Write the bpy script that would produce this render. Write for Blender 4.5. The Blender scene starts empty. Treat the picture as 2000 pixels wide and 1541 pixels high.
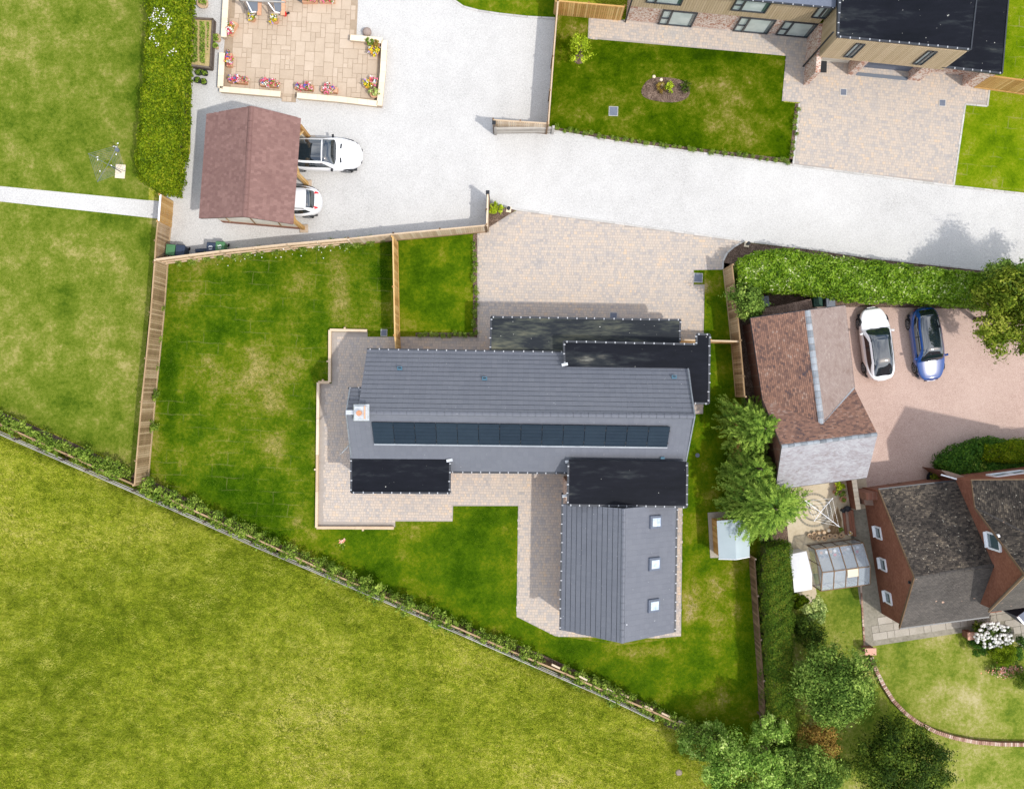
import bpy, bmesh, math, random
import numpy as np
from mathutils import Vector, Matrix
random.seed(7); RNG = np.random.default_rng(11)
C = bpy.context.scene.collection
sc = bpy.context.scene
PI = math.pi
# ------------------------------------------------------------------ camera (drone looking straight down)
H = 56.0           # flying height in metres
S = 32.0           # photo pixels per metre on the ground
cam = bpy.data.objects.new('camera', bpy.data.cameras.new('camera')); C.objects.link(cam)
cam.location = (0, 0, H); cam.rotation_euler = (0, 0, 0)
cam.data.sensor_width = 36; cam.data.sensor_fit = 'HORIZONTAL'
cam.data.lens = 36 * H * S / 2000.0
cam.data.clip_start = 1; cam.data.clip_end = 6000
sc.camera = cam
# ------------------------------------------------------------------ light
SUN = Vector((0.53, -0.384, 1.0)).normalized()
world = bpy.data.worlds.new('World'); sc.world = world; world.use_nodes = True
wn = world.node_tree; wn.nodes.clear()
out = wn.nodes.new('ShaderNodeOutputWorld'); bg = wn.nodes.new('ShaderNodeBackground')
sky = wn.nodes.new('ShaderNodeTexSky'); sky.sky_type = 'NISHITA'; sky.sun_disc = False
sky.sun_elevation = math.asin(SUN.z); sky.sun_rotation = math.atan2(SUN.x, SUN.y)
sky.dust_density = 2.0; sky.air_density = 1.0
tc = wn.nodes.new('ShaderNodeTexCoord'); cn = wn.nodes.new('ShaderNodeTexNoise')
cn.inputs['Scale'].default_value = 3.2; cn.inputs['Detail'].default_value = 7; cn.inputs['Roughness'].default_value = 0.6
cr = wn.nodes.new('ShaderNodeValToRGB'); cr.color_ramp.elements[0].position = 0.42; cr.color_ramp.elements[1].position = 0.62
cmx = wn.nodes.new('ShaderNodeMix'); cmx.data_type = 'RGBA'; cmx.inputs['B'].default_value = (10.5, 10.7, 11.2, 1)
wn.links.new(tc.outputs['Generated'], cn.inputs['Vector']); wn.links.new(cn.outputs['Fac'], cr.inputs['Fac'])
wn.links.new(cr.outputs['Color'], cmx.inputs['Factor']); wn.links.new(sky.outputs['Color'], cmx.inputs['A'])
wn.links.new(cmx.outputs['Result'], bg.inputs['Color']); bg.inputs['Strength'].default_value = 0.158
wn.links.new(bg.outputs['Background'], out.inputs['Surface'])
sl = bpy.data.lights.new('sun', 'SUN'); sl.energy = 2.6; sl.angle = math.radians(1.1); sl.color = (1.0, 0.955, 0.89)
sun = bpy.data.objects.new('sun', sl); C.objects.link(sun); sun.location = (20, -20, 60)
sun.rotation_euler = SUN.to_track_quat('Z', 'Y').to_euler()
vs = sc.view_settings; vs.view_transform = 'Standard'; vs.look = 'None'; vs.exposure = 0.21; vs.gamma = 1; vs.use_curve_mapping = False
sc.render.engine = 'CYCLES'; sc.cycles.max_bounces = 6; sc.cycles.transparent_max_bounces = 8

# ------------------------------------------------------------------ survey: a mark on the photo at height z -> world metres
def P(px, py, z=0.0):
    k = (H - z) / H / S
    return Vector(((px - 1000) * k, (770.5 - py) * k, z))
def XY(px, py, z=0.0):
    p = P(px, py, z); return (p.x, p.y)

# ------------------------------------------------------------------ materials
def L3(c): return (c[0], c[1], c[2], 1.0)
def mat(name, ramp, noise=(), tint=0.0, obj=0.0, rough=0.85, bump=0.0, bscale=30.0, metal=0.0, spec=0.3, stretch=None,
        interp='LINEAR', trans=0.0, brick=None, seams=None, coat=0.0, specks=None, wave=None, bdist=0.02, patches=None):
    m = bpy.data.materials.new(name); m.use_nodes = True
    nt = m.node_tree; N = nt.nodes; LK = nt.links.new
    b = N['Principled BSDF']; b.inputs['Roughness'].default_value = rough; b.inputs['Metallic'].default_value = metal
    b.inputs['Specular IOR Level'].default_value = spec; b.inputs['Coat Weight'].default_value = coat
    b.inputs['Coat Roughness'].default_value = 0.04
    g = N.new('ShaderNodeNewGeometry'); pos = g.outputs['Position']
    if stretch:
        mp = N.new('ShaderNodeMapping'); mp.inputs['Rotation'].default_value = (0, 0, stretch[0]); mp.inputs['Scale'].default_value = (stretch[1], stretch[2], 1)
        LK(pos, mp.inputs['Vector']); pos_s = mp.outputs['Vector']
    else: pos_s = pos
    if len(ramp) == 1 and not brick:
        b.inputs['Base Color'].default_value = L3(ramp[0][1]); col = None
    else:
        acc = None
        def add(sock, w):
            nonlocal acc
            n1 = N.new('ShaderNodeMath'); n1.operation = 'MULTIPLY_ADD'; LK(sock, n1.inputs[0]); n1.inputs[1].default_value = w; n1.inputs[2].default_value = -0.5 * w
            if acc is None: acc = n1.outputs[0]
            else:
                n2 = N.new('ShaderNodeMath'); n2.operation = 'ADD'; LK(acc, n2.inputs[0]); LK(n1.outputs[0], n2.inputs[1]); acc = n2.outputs[0]
        for (s_, w_, d_) in noise:
            t = N.new('ShaderNodeTexNoise'); t.inputs['Scale'].default_value = s_; t.inputs['Detail'].default_value = d_; t.inputs['Roughness'].default_value = 0.6
            LK(pos_s, t.inputs['Vector']); add(t.outputs['Fac'], w_)
        if tint:
            a = N.new('ShaderNodeAttribute'); a.attribute_name = 'tint'; add(a.outputs['Fac'], tint)
        if obj:
            oi = N.new('ShaderNodeObjectInfo'); add(oi.outputs['Random'], obj)
        for (cx, cy, rx, ry, w) in (patches or ()):
            wc, hc = (cx - 1000) / S, (770.5 - cy) / S
            mp = N.new('ShaderNodeMapping'); mp.inputs['Location'].default_value = (-wc / (rx / S), -hc / (ry / S), 0); mp.inputs['Scale'].default_value = (S / rx, S / ry, 0)
            LK(pos, mp.inputs['Vector']); ln = N.new('ShaderNodeVectorMath'); ln.operation = 'LENGTH'
            wn_ = N.new('ShaderNodeTexNoise'); wn_.inputs['Scale'].default_value = 0.7; wn_.inputs['Detail'].default_value = 4; LK(pos, wn_.inputs['Vector'])
            LK(mp.outputs['Vector'], ln.inputs[0]); aw = N.new('ShaderNodeMath'); aw.operation = 'MULTIPLY_ADD'; LK(wn_.outputs['Fac'], aw.inputs[0]); aw.inputs[1].default_value = 1.5; LK(ln.outputs['Value'], aw.inputs[2])
            mr = N.new('ShaderNodeMapRange'); mr.interpolation_type = 'SMOOTHSTEP'; LK(aw.outputs[0], mr.inputs['Value']); mr.inputs['From Min'].default_value = 0.75; mr.inputs['From Max'].default_value = 1.85; mr.inputs['To Min'].default_value = w; mr.inputs['To Max'].default_value = 0
            n2 = N.new('ShaderNodeMath'); n2.operation = 'ADD'; LK(acc, n2.inputs[0]); LK(mr.outputs['Result'], n2.inputs[1]); acc = n2.outputs[0]
        if wave:
            w = N.new('ShaderNodeTexWave'); w.inputs['Scale'].default_value = wave[0]; w.bands_direction = wave[1]; w.inputs['Distortion'].default_value = wave[3]
            LK(pos_s, w.inputs['Vector']); add(w.outputs['Fac'], wave[2])
        c5 = N.new('ShaderNodeMath'); c5.operation = 'ADD'; LK(acc, c5.inputs[0]); c5.inputs[1].default_value = 0.5
        r = N.new('ShaderNodeValToRGB'); r.color_ramp.interpolation = interp
        e = r.color_ramp.elements
        e[0].position = ramp[0][0]; e[0].color = L3(ramp[0][1]); e[1].position = ramp[-1][0]; e[1].color = L3(ramp[-1][1])
        for q in ramp[1:-1]:
            x = e.new(q[0]); x.color = L3(q[1])
        LK(c5.outputs[0], r.inputs['Fac']); col = r.outputs['Color']
        if specks:   # (scale, threshold, colour)
            for (s_, th, cc) in specks:
                t = N.new('ShaderNodeTexNoise'); t.inputs['Scale'].default_value = s_; t.inputs['Detail'].default_value = 1.5; LK(pos, t.inputs['Vector'])
                r2 = N.new('ShaderNodeValToRGB'); r2.color_ramp.elements[0].position = th; r2.color_ramp.elements[1].position = min(1, th + 0.05); LK(t.outputs['Fac'], r2.inputs['Fac'])
                mx = N.new('ShaderNodeMix'); mx.data_type = 'RGBA'; LK(r2.outputs['Color'], mx.inputs['Factor']); LK(col, mx.inputs['A']); mx.inputs['B'].default_value = L3(cc); col = mx.outputs['Result']
        if brick:    # (axis 'x'|'y', c1, c2, mortar, w, h, angle)
            mp = N.new('ShaderNodeMapping')
            mp.vector_type = 'POINT'
            mp.inputs['Rotation'].default_value = brick[5]
            LK(pos, mp.inputs['Vector'])
            bt = N.new('ShaderNodeTexBrick'); bt.inputs['Scale'].default_value = 1.0; bt.inputs['Brick Width'].default_value = brick[3]; bt.inputs['Row Height'].default_value = brick[4]
            bt.inputs['Mortar Size'].default_value = 0.008; bt.inputs['Color1'].default_value = L3(brick[0]); bt.inputs['Color2'].default_value = L3(brick[1]); bt.inputs['Mortar'].default_value = L3(brick[2])
            LK(mp.outputs['Vector'], bt.inputs['Vector'])
            mx = N.new('ShaderNodeMix'); mx.data_type = 'RGBA'; mx.inputs['Factor'].default_value = 0.6; LK(col, mx.inputs['A']); LK(bt.outputs['Color'], mx.inputs['B']); col = mx.outputs['Result']
        if seams:    # turf joints: (angle, w, h, colour, strength)
            mp = N.new('ShaderNodeMapping'); mp.inputs['Rotation'].default_value = (0, 0, seams[0]); LK(pos, mp.inputs['Vector'])
            dn = N.new('ShaderNodeTexNoise'); dn.inputs['Scale'].default_value = 1.3
            LK(pos, dn.inputs['Vector'])
            ad = N.new('ShaderNodeMix'); ad.data_type = 'RGBA'; ad.blend_type = 'LINEAR_LIGHT'; ad.inputs['Factor'].default_value = 0.12
            LK(mp.outputs['Vector'], ad.inputs['A']); LK(dn.outputs['Color'], ad.inputs['B'])
            bt = N.new('ShaderNodeTexBrick'); bt.inputs['Scale'].default_value = 1.0; bt.inputs['Brick Width'].default_value = seams[1]; bt.inputs['Row Height'].default_value = seams[2]
            bt.inputs['Mortar Size'].default_value = 0.045; bt.inputs['Mortar Smooth'].default_value = 1.0
            LK(ad.outputs['Result'], bt.inputs['Vector'])
            mk = N.new('ShaderNodeTexNoise'); mk.inputs['Scale'].default_value = 0.55; mk.inputs['Detail'].default_value = 3; LK(pos, mk.inputs['Vector'])
            r3 = N.new('ShaderNodeValToRGB'); r3.color_ramp.elements[0].position = 0.47; r3.color_ramp.elements[1].position = 0.62; LK(mk.outputs['Fac'], r3.inputs['Fac'])
            ml = N.new('ShaderNodeMath'); ml.operation = 'MULTIPLY'; LK(bt.outputs['Fac'], ml.inputs[0]); LK(r3.outputs['Color'], ml.inputs[1])
            m2 = N.new('ShaderNodeMath'); m2.operation = 'MULTIPLY'; LK(ml.outputs[0], m2.inputs[0]); m2.inputs[1].default_value = seams[4]
            mx = N.new('ShaderNodeMix'); mx.data_type = 'RGBA'; LK(m2.outputs[0], mx.inputs['Factor']); LK(col, mx.inputs['A']); mx.inputs['B'].default_value = L3(seams[3]); col = mx.outputs['Result']
        LK(col, b.inputs['Base Color'])
    if bump:
        t = N.new('ShaderNodeTexNoise'); t.inputs['Scale'].default_value = bscale; t.inputs['Detail'].default_value = 4; LK(pos_s, t.inputs['Vector'])
        bp = N.new('ShaderNodeBump'); bp.inputs['Strength'].default_value = bump; bp.inputs['Distance'].default_value = bdist; LK(t.outputs['Fac'], bp.inputs['Height']); LK(bp.outputs['Normal'], b.inputs['Normal'])
    if trans:
        tr = N.new('ShaderNodeBsdfTranslucent'); ms = N.new('ShaderNodeMixShader'); ms.inputs[0].default_value = trans
        if col is not None: LK(col, tr.inputs['Color'])
        else: tr.inputs['Color'].default_value = L3(ramp[0][1])
        LK(b.outputs[0], ms.inputs[1]); LK(tr.outputs[0], ms.inputs[2]); LK(ms.outputs[0], N['Material Output'].inputs['Surface'])
    return m
def glass(name, col, alpha=1.0, rough=0.03, ior=1.6):
    m = bpy.data.materials.new(name); m.use_nodes = True; b = m.node_tree.nodes['Principled BSDF']
    b.inputs['Base Color'].default_value = L3(col); b.inputs['Roughness'].default_value = rough; b.inputs['IOR'].default_value = ior
    b.inputs['Alpha'].default_value = alpha; b.inputs['Specular IOR Level'].default_value = 0.6
    return m
MT = {}
# ground
MT['field'] = mat('field_grass', [(0.12, (0.0869, 0.1237, 0.0060)), (0.38, (0.1855, 0.2304, 0.0140)), (0.58, (0.2841, 0.3091, 0.0240)), (0.8, (0.4059, 0.3822, 0.0750)), (1, (0.4987, 0.4271, 0.1500))],
                  noise=((0.055, 1.6, 2), (0.25, 0.8, 4), (2.0, 1.1, 6), (12, 1.7, 4)), rough=0.95, bump=1.0, bscale=9, stretch=(0.5, 1.0, 1.7), patches=((850, 1400, 330, 160, 0.124), (200, 1180, 240, 130, -0.126), (80, 980, 140, 90, 0.031), (640, 1270, 120, 60, 0.124), (1150, 1480, 200, 90, 0.074), (420, 1450, 250, 90, -0.045)), spec=0.0, bdist=0.12)
MT['lawn'] = mat('lawn_turf', [(0.08, (0.0208, 0.0568, 0.0013)), (0.38, (0.0532, 0.1049, 0.0026)), (0.6, (0.1155, 0.1529, 0.0065)), (0.8, (0.1987, 0.1879, 0.0364)), (1, (0.3180, 0.2640, 0.0910))],
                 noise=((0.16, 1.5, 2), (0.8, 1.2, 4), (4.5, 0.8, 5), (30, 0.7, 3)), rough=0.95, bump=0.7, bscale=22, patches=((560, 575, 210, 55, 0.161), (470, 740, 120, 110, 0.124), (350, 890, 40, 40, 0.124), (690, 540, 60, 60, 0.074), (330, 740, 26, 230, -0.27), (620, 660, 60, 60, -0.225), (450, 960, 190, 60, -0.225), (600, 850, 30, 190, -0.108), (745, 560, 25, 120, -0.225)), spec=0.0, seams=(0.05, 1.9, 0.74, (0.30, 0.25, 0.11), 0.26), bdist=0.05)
MT['lawn_lush'] = mat('lawn_lush', [(0.08, (0.0235, 0.0612, 0.0015)), (0.42, (0.0613, 0.1179, 0.0030)), (0.64, (0.1177, 0.1583, 0.0045)), (0.88, (0.2237, 0.2074, 0.0330)), (1, (0.3296, 0.2620, 0.1200))],
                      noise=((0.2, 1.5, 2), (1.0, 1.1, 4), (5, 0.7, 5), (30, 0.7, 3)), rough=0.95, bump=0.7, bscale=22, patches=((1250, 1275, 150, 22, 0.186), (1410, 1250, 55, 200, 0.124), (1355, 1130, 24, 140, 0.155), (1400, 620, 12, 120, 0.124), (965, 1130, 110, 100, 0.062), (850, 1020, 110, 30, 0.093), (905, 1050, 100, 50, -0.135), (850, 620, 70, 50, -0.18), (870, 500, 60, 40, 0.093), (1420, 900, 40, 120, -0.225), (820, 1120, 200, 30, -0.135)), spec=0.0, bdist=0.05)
MT['lawn_mid'] = mat('lawn_mid', [(0.08, (0.018, 0.044, 0.001)), (0.45, (0.046, 0.086, 0.001)), (0.70, (0.095, 0.120, 0.005)), (0.92, (0.19, 0.17, 0.035)), (1, (0.26, 0.21, 0.08))],
                      noise=((0.25, 1.5, 2), (1.2, 1.1, 4), (5, 0.8, 5), (30, 0.8, 3)), rough=0.95, bump=0.7, bscale=22, patches=((1330, 105, 230, 30, -0.225), (1160, 190, 60, 60, 0.074), (1420, 250, 110, 60, 0.087), (1200, 140, 60, 20, 0.093)), spec=0.0, bdist=0.05)
MT['lawn_dry'] = mat('lawn_dry', [(0.08, (0.0471, 0.0890, 0.0053)), (0.4, (0.1059, 0.1502, 0.0126)), (0.62, (0.1583, 0.1862, 0.0268)), (0.85, (0.2669, 0.2483, 0.0709)), (1, (0.3362, 0.3000, 0.1102))],
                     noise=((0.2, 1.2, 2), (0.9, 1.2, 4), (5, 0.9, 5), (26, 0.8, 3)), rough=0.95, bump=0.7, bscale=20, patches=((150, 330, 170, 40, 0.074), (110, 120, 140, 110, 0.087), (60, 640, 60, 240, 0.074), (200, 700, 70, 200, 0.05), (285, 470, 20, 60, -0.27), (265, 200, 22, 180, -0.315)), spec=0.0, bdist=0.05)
MT['lawn_lines'] = mat('lawn_fresh_turf', [(0.08, (0.050, 0.105, 0.002)), (0.45, (0.120, 0.190, 0.003)), (0.7, (0.180, 0.225, 0.008)), (1, (0.30, 0.26, 0.09))],
                      noise=((0.3, 1.0, 2), (1.2, 0.9, 4), (6, 0.7, 5), (30, 0.7, 3)), rough=0.95, bump=0.7, bscale=22, spec=0.0, seams=(0.1, 1.5, 0.62, (0.30, 0.24, 0.11), 0.5), bdist=0.05)
MT['lawn_pale'] = mat('lawn_pale', [(0.08, (0.07, 0.12, 0.012)), (0.4, (0.150, 0.195, 0.022)), (0.62, (0.235, 0.250, 0.050)), (0.85, (0.34, 0.31, 0.12)), (1, (0.42, 0.37, 0.19))],
                     noise=((0.2, 1.2, 2), (0.9, 1.2, 4), (5, 0.9, 5), (26, 0.8, 3)), rough=0.95, bump=0.7, bscale=20, spec=0.0, bdist=0.05)
MT['gravel'] = mat('white_gravel', [(0.05, (0.2588, 0.2484, 0.2360)), (0.35, (0.4530, 0.4463, 0.4310)), (0.6, (0.5409, 0.5337, 0.5172)), (1, (0.6657, 0.6626, 0.6353))],
                   noise=((0.12, 0.45, 3), (1.0, 0.3, 4), (11, 0.6, 3), (26, 1.5, 3)), rough=0.95, bump=0.6, bscale=25, spec=0.1, specks=((16, 0.70, (0.30, 0.29, 0.28)),))
MT['pink_gravel'] = mat('pink_resin_gravel', [(0.15, (0.30, 0.20, 0.165)), (0.5, (0.47, 0.345, 0.29)), (1, (0.61, 0.48, 0.42))],
                        noise=((0.2, 0.5, 2), (3.0, 0.3, 4), (20, 1.3, 3)), rough=0.9, bump=0.3, bscale=50, spec=0.2)
MT['sand_paving'] = mat('sand_paving', [(0.15, (0.36, 0.29, 0.19)), (0.5, (0.52, 0.44, 0.31)), (1, (0.62, 0.55, 0.42))],
                        noise=((0.5, 0.8, 3), (5.0, 0.7, 5), (40, 0.6, 2)), rough=0.9, bump=0.2, bscale=50)
MT['concrete'] = mat('old_concrete', [(0.1, (0.13, 0.12, 0.085)), (0.5, (0.25, 0.23, 0.18)), (1, (0.36, 0.33, 0.27))],
                     noise=((0.6, 1.0, 3), (6.0, 1.0, 5), (40, 0.6, 2)), rough=0.95, bump=0.3, bscale=40)
MT['soil'] = mat('bark_mulch_soil', [(0.2, (0.040, 0.026, 0.018)), (0.5, (0.12, 0.080, 0.058)), (0.8, (0.24, 0.17, 0.13)), (1, (0.36, 0.28, 0.22))],
                 noise=((2, 0.7, 4), (16, 1.3, 4), (50, 1.2, 2)), rough=1.0, bump=1.0, bscale=30)
MT['joint'] = mat('sand_joint', [(0.2, (0.30, 0.265, 0.235)), (1, (0.41, 0.37, 0.33))], noise=((3, 1, 4),), rough=1.0)
MT['paver'] = mat('block_paving', [(0.0, (0.2892, 0.2757, 0.2650)), (0.25, (0.3856, 0.3537, 0.3300)), (0.5, (0.4660, 0.4006, 0.3400)), (0.72, (0.4981, 0.4214, 0.3500)), (0.88, (0.5570, 0.4266, 0.3000)), (1, (0.5892, 0.4682, 0.3500))],
                  noise=((0.8, 0.7, 4), (20, 0.3, 3)), tint=0.55, rough=0.85, bump=0.25, bscale=60, spec=0.25)
MT['kerb'] = mat('kerb_block', [(0.0, (0.34, 0.33, 0.31)), (1, (0.60, 0.58, 0.55))], noise=((8, 0.8, 3),), obj=0.5, rough=0.9)
MT['slab'] = mat('buff_slab', [(0.0, (0.39, 0.305, 0.225)), (0.5, (0.475, 0.38, 0.285)), (1, (0.55, 0.45, 0.35))], noise=((1.0, 0.7, 4), (12, 0.6, 4)), obj=0.45, rough=0.9, bump=0.2, bscale=30)
MT['slab_joint'] = mat('slab_joint', [(0.2, (0.30, 0.23, 0.16)), (1, (0.42, 0.33, 0.24))], noise=((5, 1, 3),), rough=1)
MT['grey_slab'] = mat('grey_slab', [(0.0, (0.26, 0.235, 0.19)), (0.5, (0.36, 0.33, 0.275)), (1, (0.46, 0.42, 0.36))], noise=((1.5, 1.0, 4), (14, 0.8, 4)), obj=0.4, rough=0.95, bump=0.25, bscale=30)
MT['cap'] = mat('cream_coping', [(0.0, (0.66, 0.55, 0.39)), (1, (0.82, 0.71, 0.54))], noise=((2, 0.5, 3),), obj=0.4, rough=0.85)
# timber
MT['timber_old'] = mat('weathered_timber', [(0.0, (0.20, 0.125, 0.062)), (0.5, (0.36, 0.245, 0.135)), (1, (0.50, 0.37, 0.23))], noise=((0.8, 0.9, 3), (20, 0.6, 3)), obj=0.8, rough=0.85, bump=0.2, bscale=50)
MT['timber_new'] = mat('fresh_timber', [(0.0, (0.36, 0.19, 0.055)), (0.5, (0.52, 0.31, 0.105)), (1, (0.64, 0.43, 0.19))], noise=((1.0, 0.6, 3), (20, 0.5, 3)), obj=0.8, rough=0.8, bump=0.2, bscale=50)
MT['timber_pale'] = mat('pale_timber', [(0.0, (0.46, 0.34, 0.22)), (0.5, (0.60, 0.47, 0.33)), (1, (0.70, 0.60, 0.46))], noise=((1.0, 0.6, 3), (20, 0.5, 3)), obj=0.8, rough=0.85)
MT['timber_brown'] = mat('brown_timber', [(0.0, (0.10, 0.060, 0.032)), (0.5, (0.19, 0.12, 0.068)), (1, (0.30, 0.20, 0.12))], noise=((1.0, 0.6, 3), (20, 0.5, 3)), obj=0.8, rough=0.9)
MT['timber_grey'] = mat('silvered_timber', [(0.0, (0.22, 0.20, 0.175)), (0.5, (0.36, 0.34, 0.31)), (1, (0.50, 0.48, 0.44))], noise=((2.0, 0.8, 3), (20, 0.5, 3)), obj=0.6, rough=0.9)
MT['timber_dark'] = mat('dark_sleeper', [(0.0, (0.06, 0.045, 0.035)), (1, (0.20, 0.16, 0.13))], noise=((4, 1.2, 3), (30, 0.7, 3)), obj=0.4, rough=0.9)
# roofs
MT['tile_grey'] = mat('grey_roof_tile', [(0.0, (0.1067, 0.1156, 0.1403)), (0.5, (0.1334, 0.1423, 0.1680)), (1, (0.1630, 0.1709, 0.1956))], noise=((0.5, 0.5, 3), (14, 0.5, 3)), tint=0.22, rough=0.62, bump=0.15, bscale=60, spec=0.5, specks=((9, 0.745, (0.4, 0.4, 0.4)),))
MT['tile_brown'] = mat('plum_roof_tile', [(0.0, (0.1540, 0.0824, 0.0731)), (0.5, (0.2033, 0.1144, 0.0988)), (1, (0.2710, 0.1595, 0.1384))], noise=((0.6, 0.6, 3), (16, 0.4, 3)), tint=0.5, rough=0.8, bump=0.15, bscale=60)
MT['tile_red'] = mat('clay_roof_tile', [(0.0, (0.0594, 0.0528, 0.0660)), (0.22, (0.1452, 0.0858, 0.0693)), (0.5, (0.2376, 0.1320, 0.0957)), (0.75, (0.2904, 0.1584, 0.1089)), (1, (0.3300, 0.2442, 0.1980))], noise=((0.9, 1.0, 3), (10, 0.5, 4)), tint=0.6, rough=0.85, bump=0.3, bscale=50)
MT['tile_bleached'] = mat('bleached_clay_tile', [(0.0, (0.1768, 0.1156, 0.0986)), (0.3, (0.2448, 0.1836, 0.1598)), (0.7, (0.2992, 0.2380, 0.2108)), (1, (0.3672, 0.3060, 0.2788))], noise=((1.2, 0.9, 4), (14, 0.7, 4)), tint=0.35, rough=0.85, bump=0.3, bscale=40)  # clay tile lightened: sun on the east slope painted into the colour
MT['tile_lichen'] = mat('lichen_grey_tile', [(0.0, (0.1950, 0.1500, 0.1425)), (0.25, (0.2775, 0.2513, 0.2587)), (0.6, (0.3525, 0.3488, 0.3638)), (1, (0.4350, 0.4275, 0.4350))], noise=((1.6, 1.1, 4), (12, 0.6, 4)), tint=0.35, rough=0.85, bump=0.3, bscale=40, stretch=(0.13, 0.6, 1.6))  # clay tile turned pale grey: glare on the south slope painted in
MT['tile_dark'] = mat('mossy_dark_tile', [(0.0, (0.0158, 0.0144, 0.0130)), (0.4, (0.0540, 0.0446, 0.0374)), (0.7, (0.1008, 0.0828, 0.0648)), (1, (0.2448, 0.1944, 0.1368))], noise=((0.8, 1.0, 4), (14, 0.9, 4)), tint=0.55, rough=0.9, bump=0.3, bscale=50, specks=((7, 0.70, (0.42, 0.38, 0.30)),))
MT['tile_dusty'] = mat('dusty_dark_tile', [(0.0, (0.0413, 0.0368, 0.0338)), (0.45, (0.0825, 0.0735, 0.0660)), (1, (0.1425, 0.1237, 0.1087))], noise=((0.5, 0.9, 4), (14, 0.7, 4)), tint=0.3, rough=0.9, bump=0.3, bscale=50, specks=((3.2, 0.735, (0.45, 0.30, 0.22)),))  # greyer dark tile for the south slopes, ridges and valley
MT['lead'] = mat('lead_ridge', [(0.0, (0.12, 0.135, 0.15)), (1, (0.36, 0.39, 0.42))], noise=((3, 0.9, 3),), obj=0.7, rough=0.55, spec=0.5)
MT['flat_roof'] = mat('black_membrane', [(0.0, (0.0060, 0.0072, 0.0096)), (0.55, (0.0108, 0.0120, 0.0168)), (0.72, (0.0240, 0.0276, 0.0312)), (0.84, (0.0660, 0.0660, 0.0600)), (1, (0.2400, 0.2400, 0.2040))], noise=((0.35, 1.5, 4), (2.5, 0.8, 5)), rough=0.32, spec=0.06, bump=0.1, bscale=3, stretch=(0, 0.45, 1.7), specks=((6, 0.76, (0.5, 0.5, 0.45)),))  # pale stops paint puddle marks and their sheen into the colour
MT['flat_roof_dirty'] = mat('algae_membrane', [(0.0, (0.010, 0.012, 0.016)), (0.40, (0.018, 0.022, 0.027)), (0.58, (0.052, 0.058, 0.050)), (0.78, (0.115, 0.115, 0.080)), (1, (0.20, 0.19, 0.13))], noise=((0.4, 1.5, 4), (2.5, 1.0, 6)), rough=0.5, spec=0.12, bump=0.1, bscale=3, stretch=(0, 0.4, 1.6), specks=((7, 0.75, (0.5, 0.5, 0.45)),))
MT['dark_trim'] = mat('dark_trim', [(0.0, (0.022, 0.026, 0.032)), (1, (0.035, 0.04, 0.05))], noise=((3, 1, 3),), rough=0.4, spec=0.5)
MT['bracket'] = mat('white_bracket', [(0, (0.42, 0.43, 0.45))], rough=0.5)
MT['vent'] = mat('blue_grey_vent', [(0, (0.05, 0.13, 0.19))], rough=0.5)
MT['solar'] = mat('solar_glass', [(0.0, (0.0132, 0.0228, 0.0360)), (1, (0.0220, 0.0361, 0.0520))], noise=((2, 1, 3),), obj=0.5, rough=0.25, spec=0.08)
MT['solar_line'] = mat('solar_busbar', [(0, (0.022, 0.040, 0.064))], rough=0.3)
MT['metal'] = mat('galvanised_metal', [(0.0, (0.45, 0.48, 0.5)), (1, (0.75, 0.77, 0.78))], noise=((6, 1.2, 3),), rough=0.35, metal=0.7, spec=0.6)
MT['copper'] = mat('terracotta_pot', [(0.0, (0.45, 0.20, 0.10)), (1, (0.66, 0.40, 0.26))], noise=((8, 1.0, 3),), obj=0.6, rough=0.8)
MT['pot_pale'] = mat('pale_terracotta', [(0.0, (0.42, 0.28, 0.16)), (1, (0.62, 0.46, 0.30))], noise=((8, 1.0, 3),), obj=0.6, rough=0.85)
# walls
MT['brick_red'] = mat('brown_brick', [(0.0, (0.13, 0.055, 0.035)), (0.5, (0.24, 0.10, 0.060)), (1, (0.34, 0.16, 0.10))], noise=((1.0, 0.8, 3), (9, 1.2, 3)), rough=0.9, bump=0.2, bscale=40,
                      brick=((0.27, 0.11, 0.065), (0.15, 0.062, 0.042), (0.30, 0.25, 0.2), 0.23, 0.078, (PI/2, 0, 0)))
MT['brick_red_w'] = mat('brown_brick_gable', [(0.0, (0.1204, 0.0473, 0.0322)), (0.5, (0.2322, 0.0989, 0.0626)), (1, (0.3268, 0.1548, 0.1012))], noise=((1.0, 0.6, 3), (7, 1.0, 3)), rough=0.9, bump=0.3, bscale=20, stretch=(0.13, 3.0, 0.8), spec=0.05)
MT['brick_pale'] = mat('whitewashed_brick', [(0.28, (0.30, 0.12, 0.075)), (0.42, (0.42, 0.24, 0.17)), (0.55, (0.60, 0.50, 0.43)), (1, (0.74, 0.68, 0.62))], noise=((2.0, 0.5, 4), (9, 1.3, 3)), rough=0.9, bump=0.2, bscale=40, stretch=(0, 1.0, 2.0))
MT['clad'] = mat('tan_cladding', [(0.0, (0.40, 0.30, 0.175)), (1, (0.55, 0.43, 0.28))], noise=((0.7, 0.6, 3),), obj=0.5, rough=0.7)
MT['cream'] = mat('cream_render', [(0.0, (0.62, 0.58, 0.48)), (1, (0.78, 0.74, 0.64))], noise=((1.5, 0.8, 4),), rough=0.9)
MT['white'] = mat('white_upvc', [(0, (0.80, 0.81, 0.83))], rough=0.35, spec=0.5)
MT['window_glass'] = glass('window_glass', (0.06, 0.10, 0.11), rough=0.03, ior=1.9)
MT['blind'] = mat('pale_blind', [(0.0, (0.33, 0.40, 0.38)), (1, (0.60, 0.66, 0.63))], noise=((1.2, 1.6, 3),), rough=0.35, spec=0.6)
MT['skylight_glass'] = mat('skylight_glass', [(0.0, (0.30, 0.38, 0.52)), (1, (0.60, 0.66, 0.76))], noise=((3.5, 2.4, 3),), rough=0.08, spec=0.6)
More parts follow.
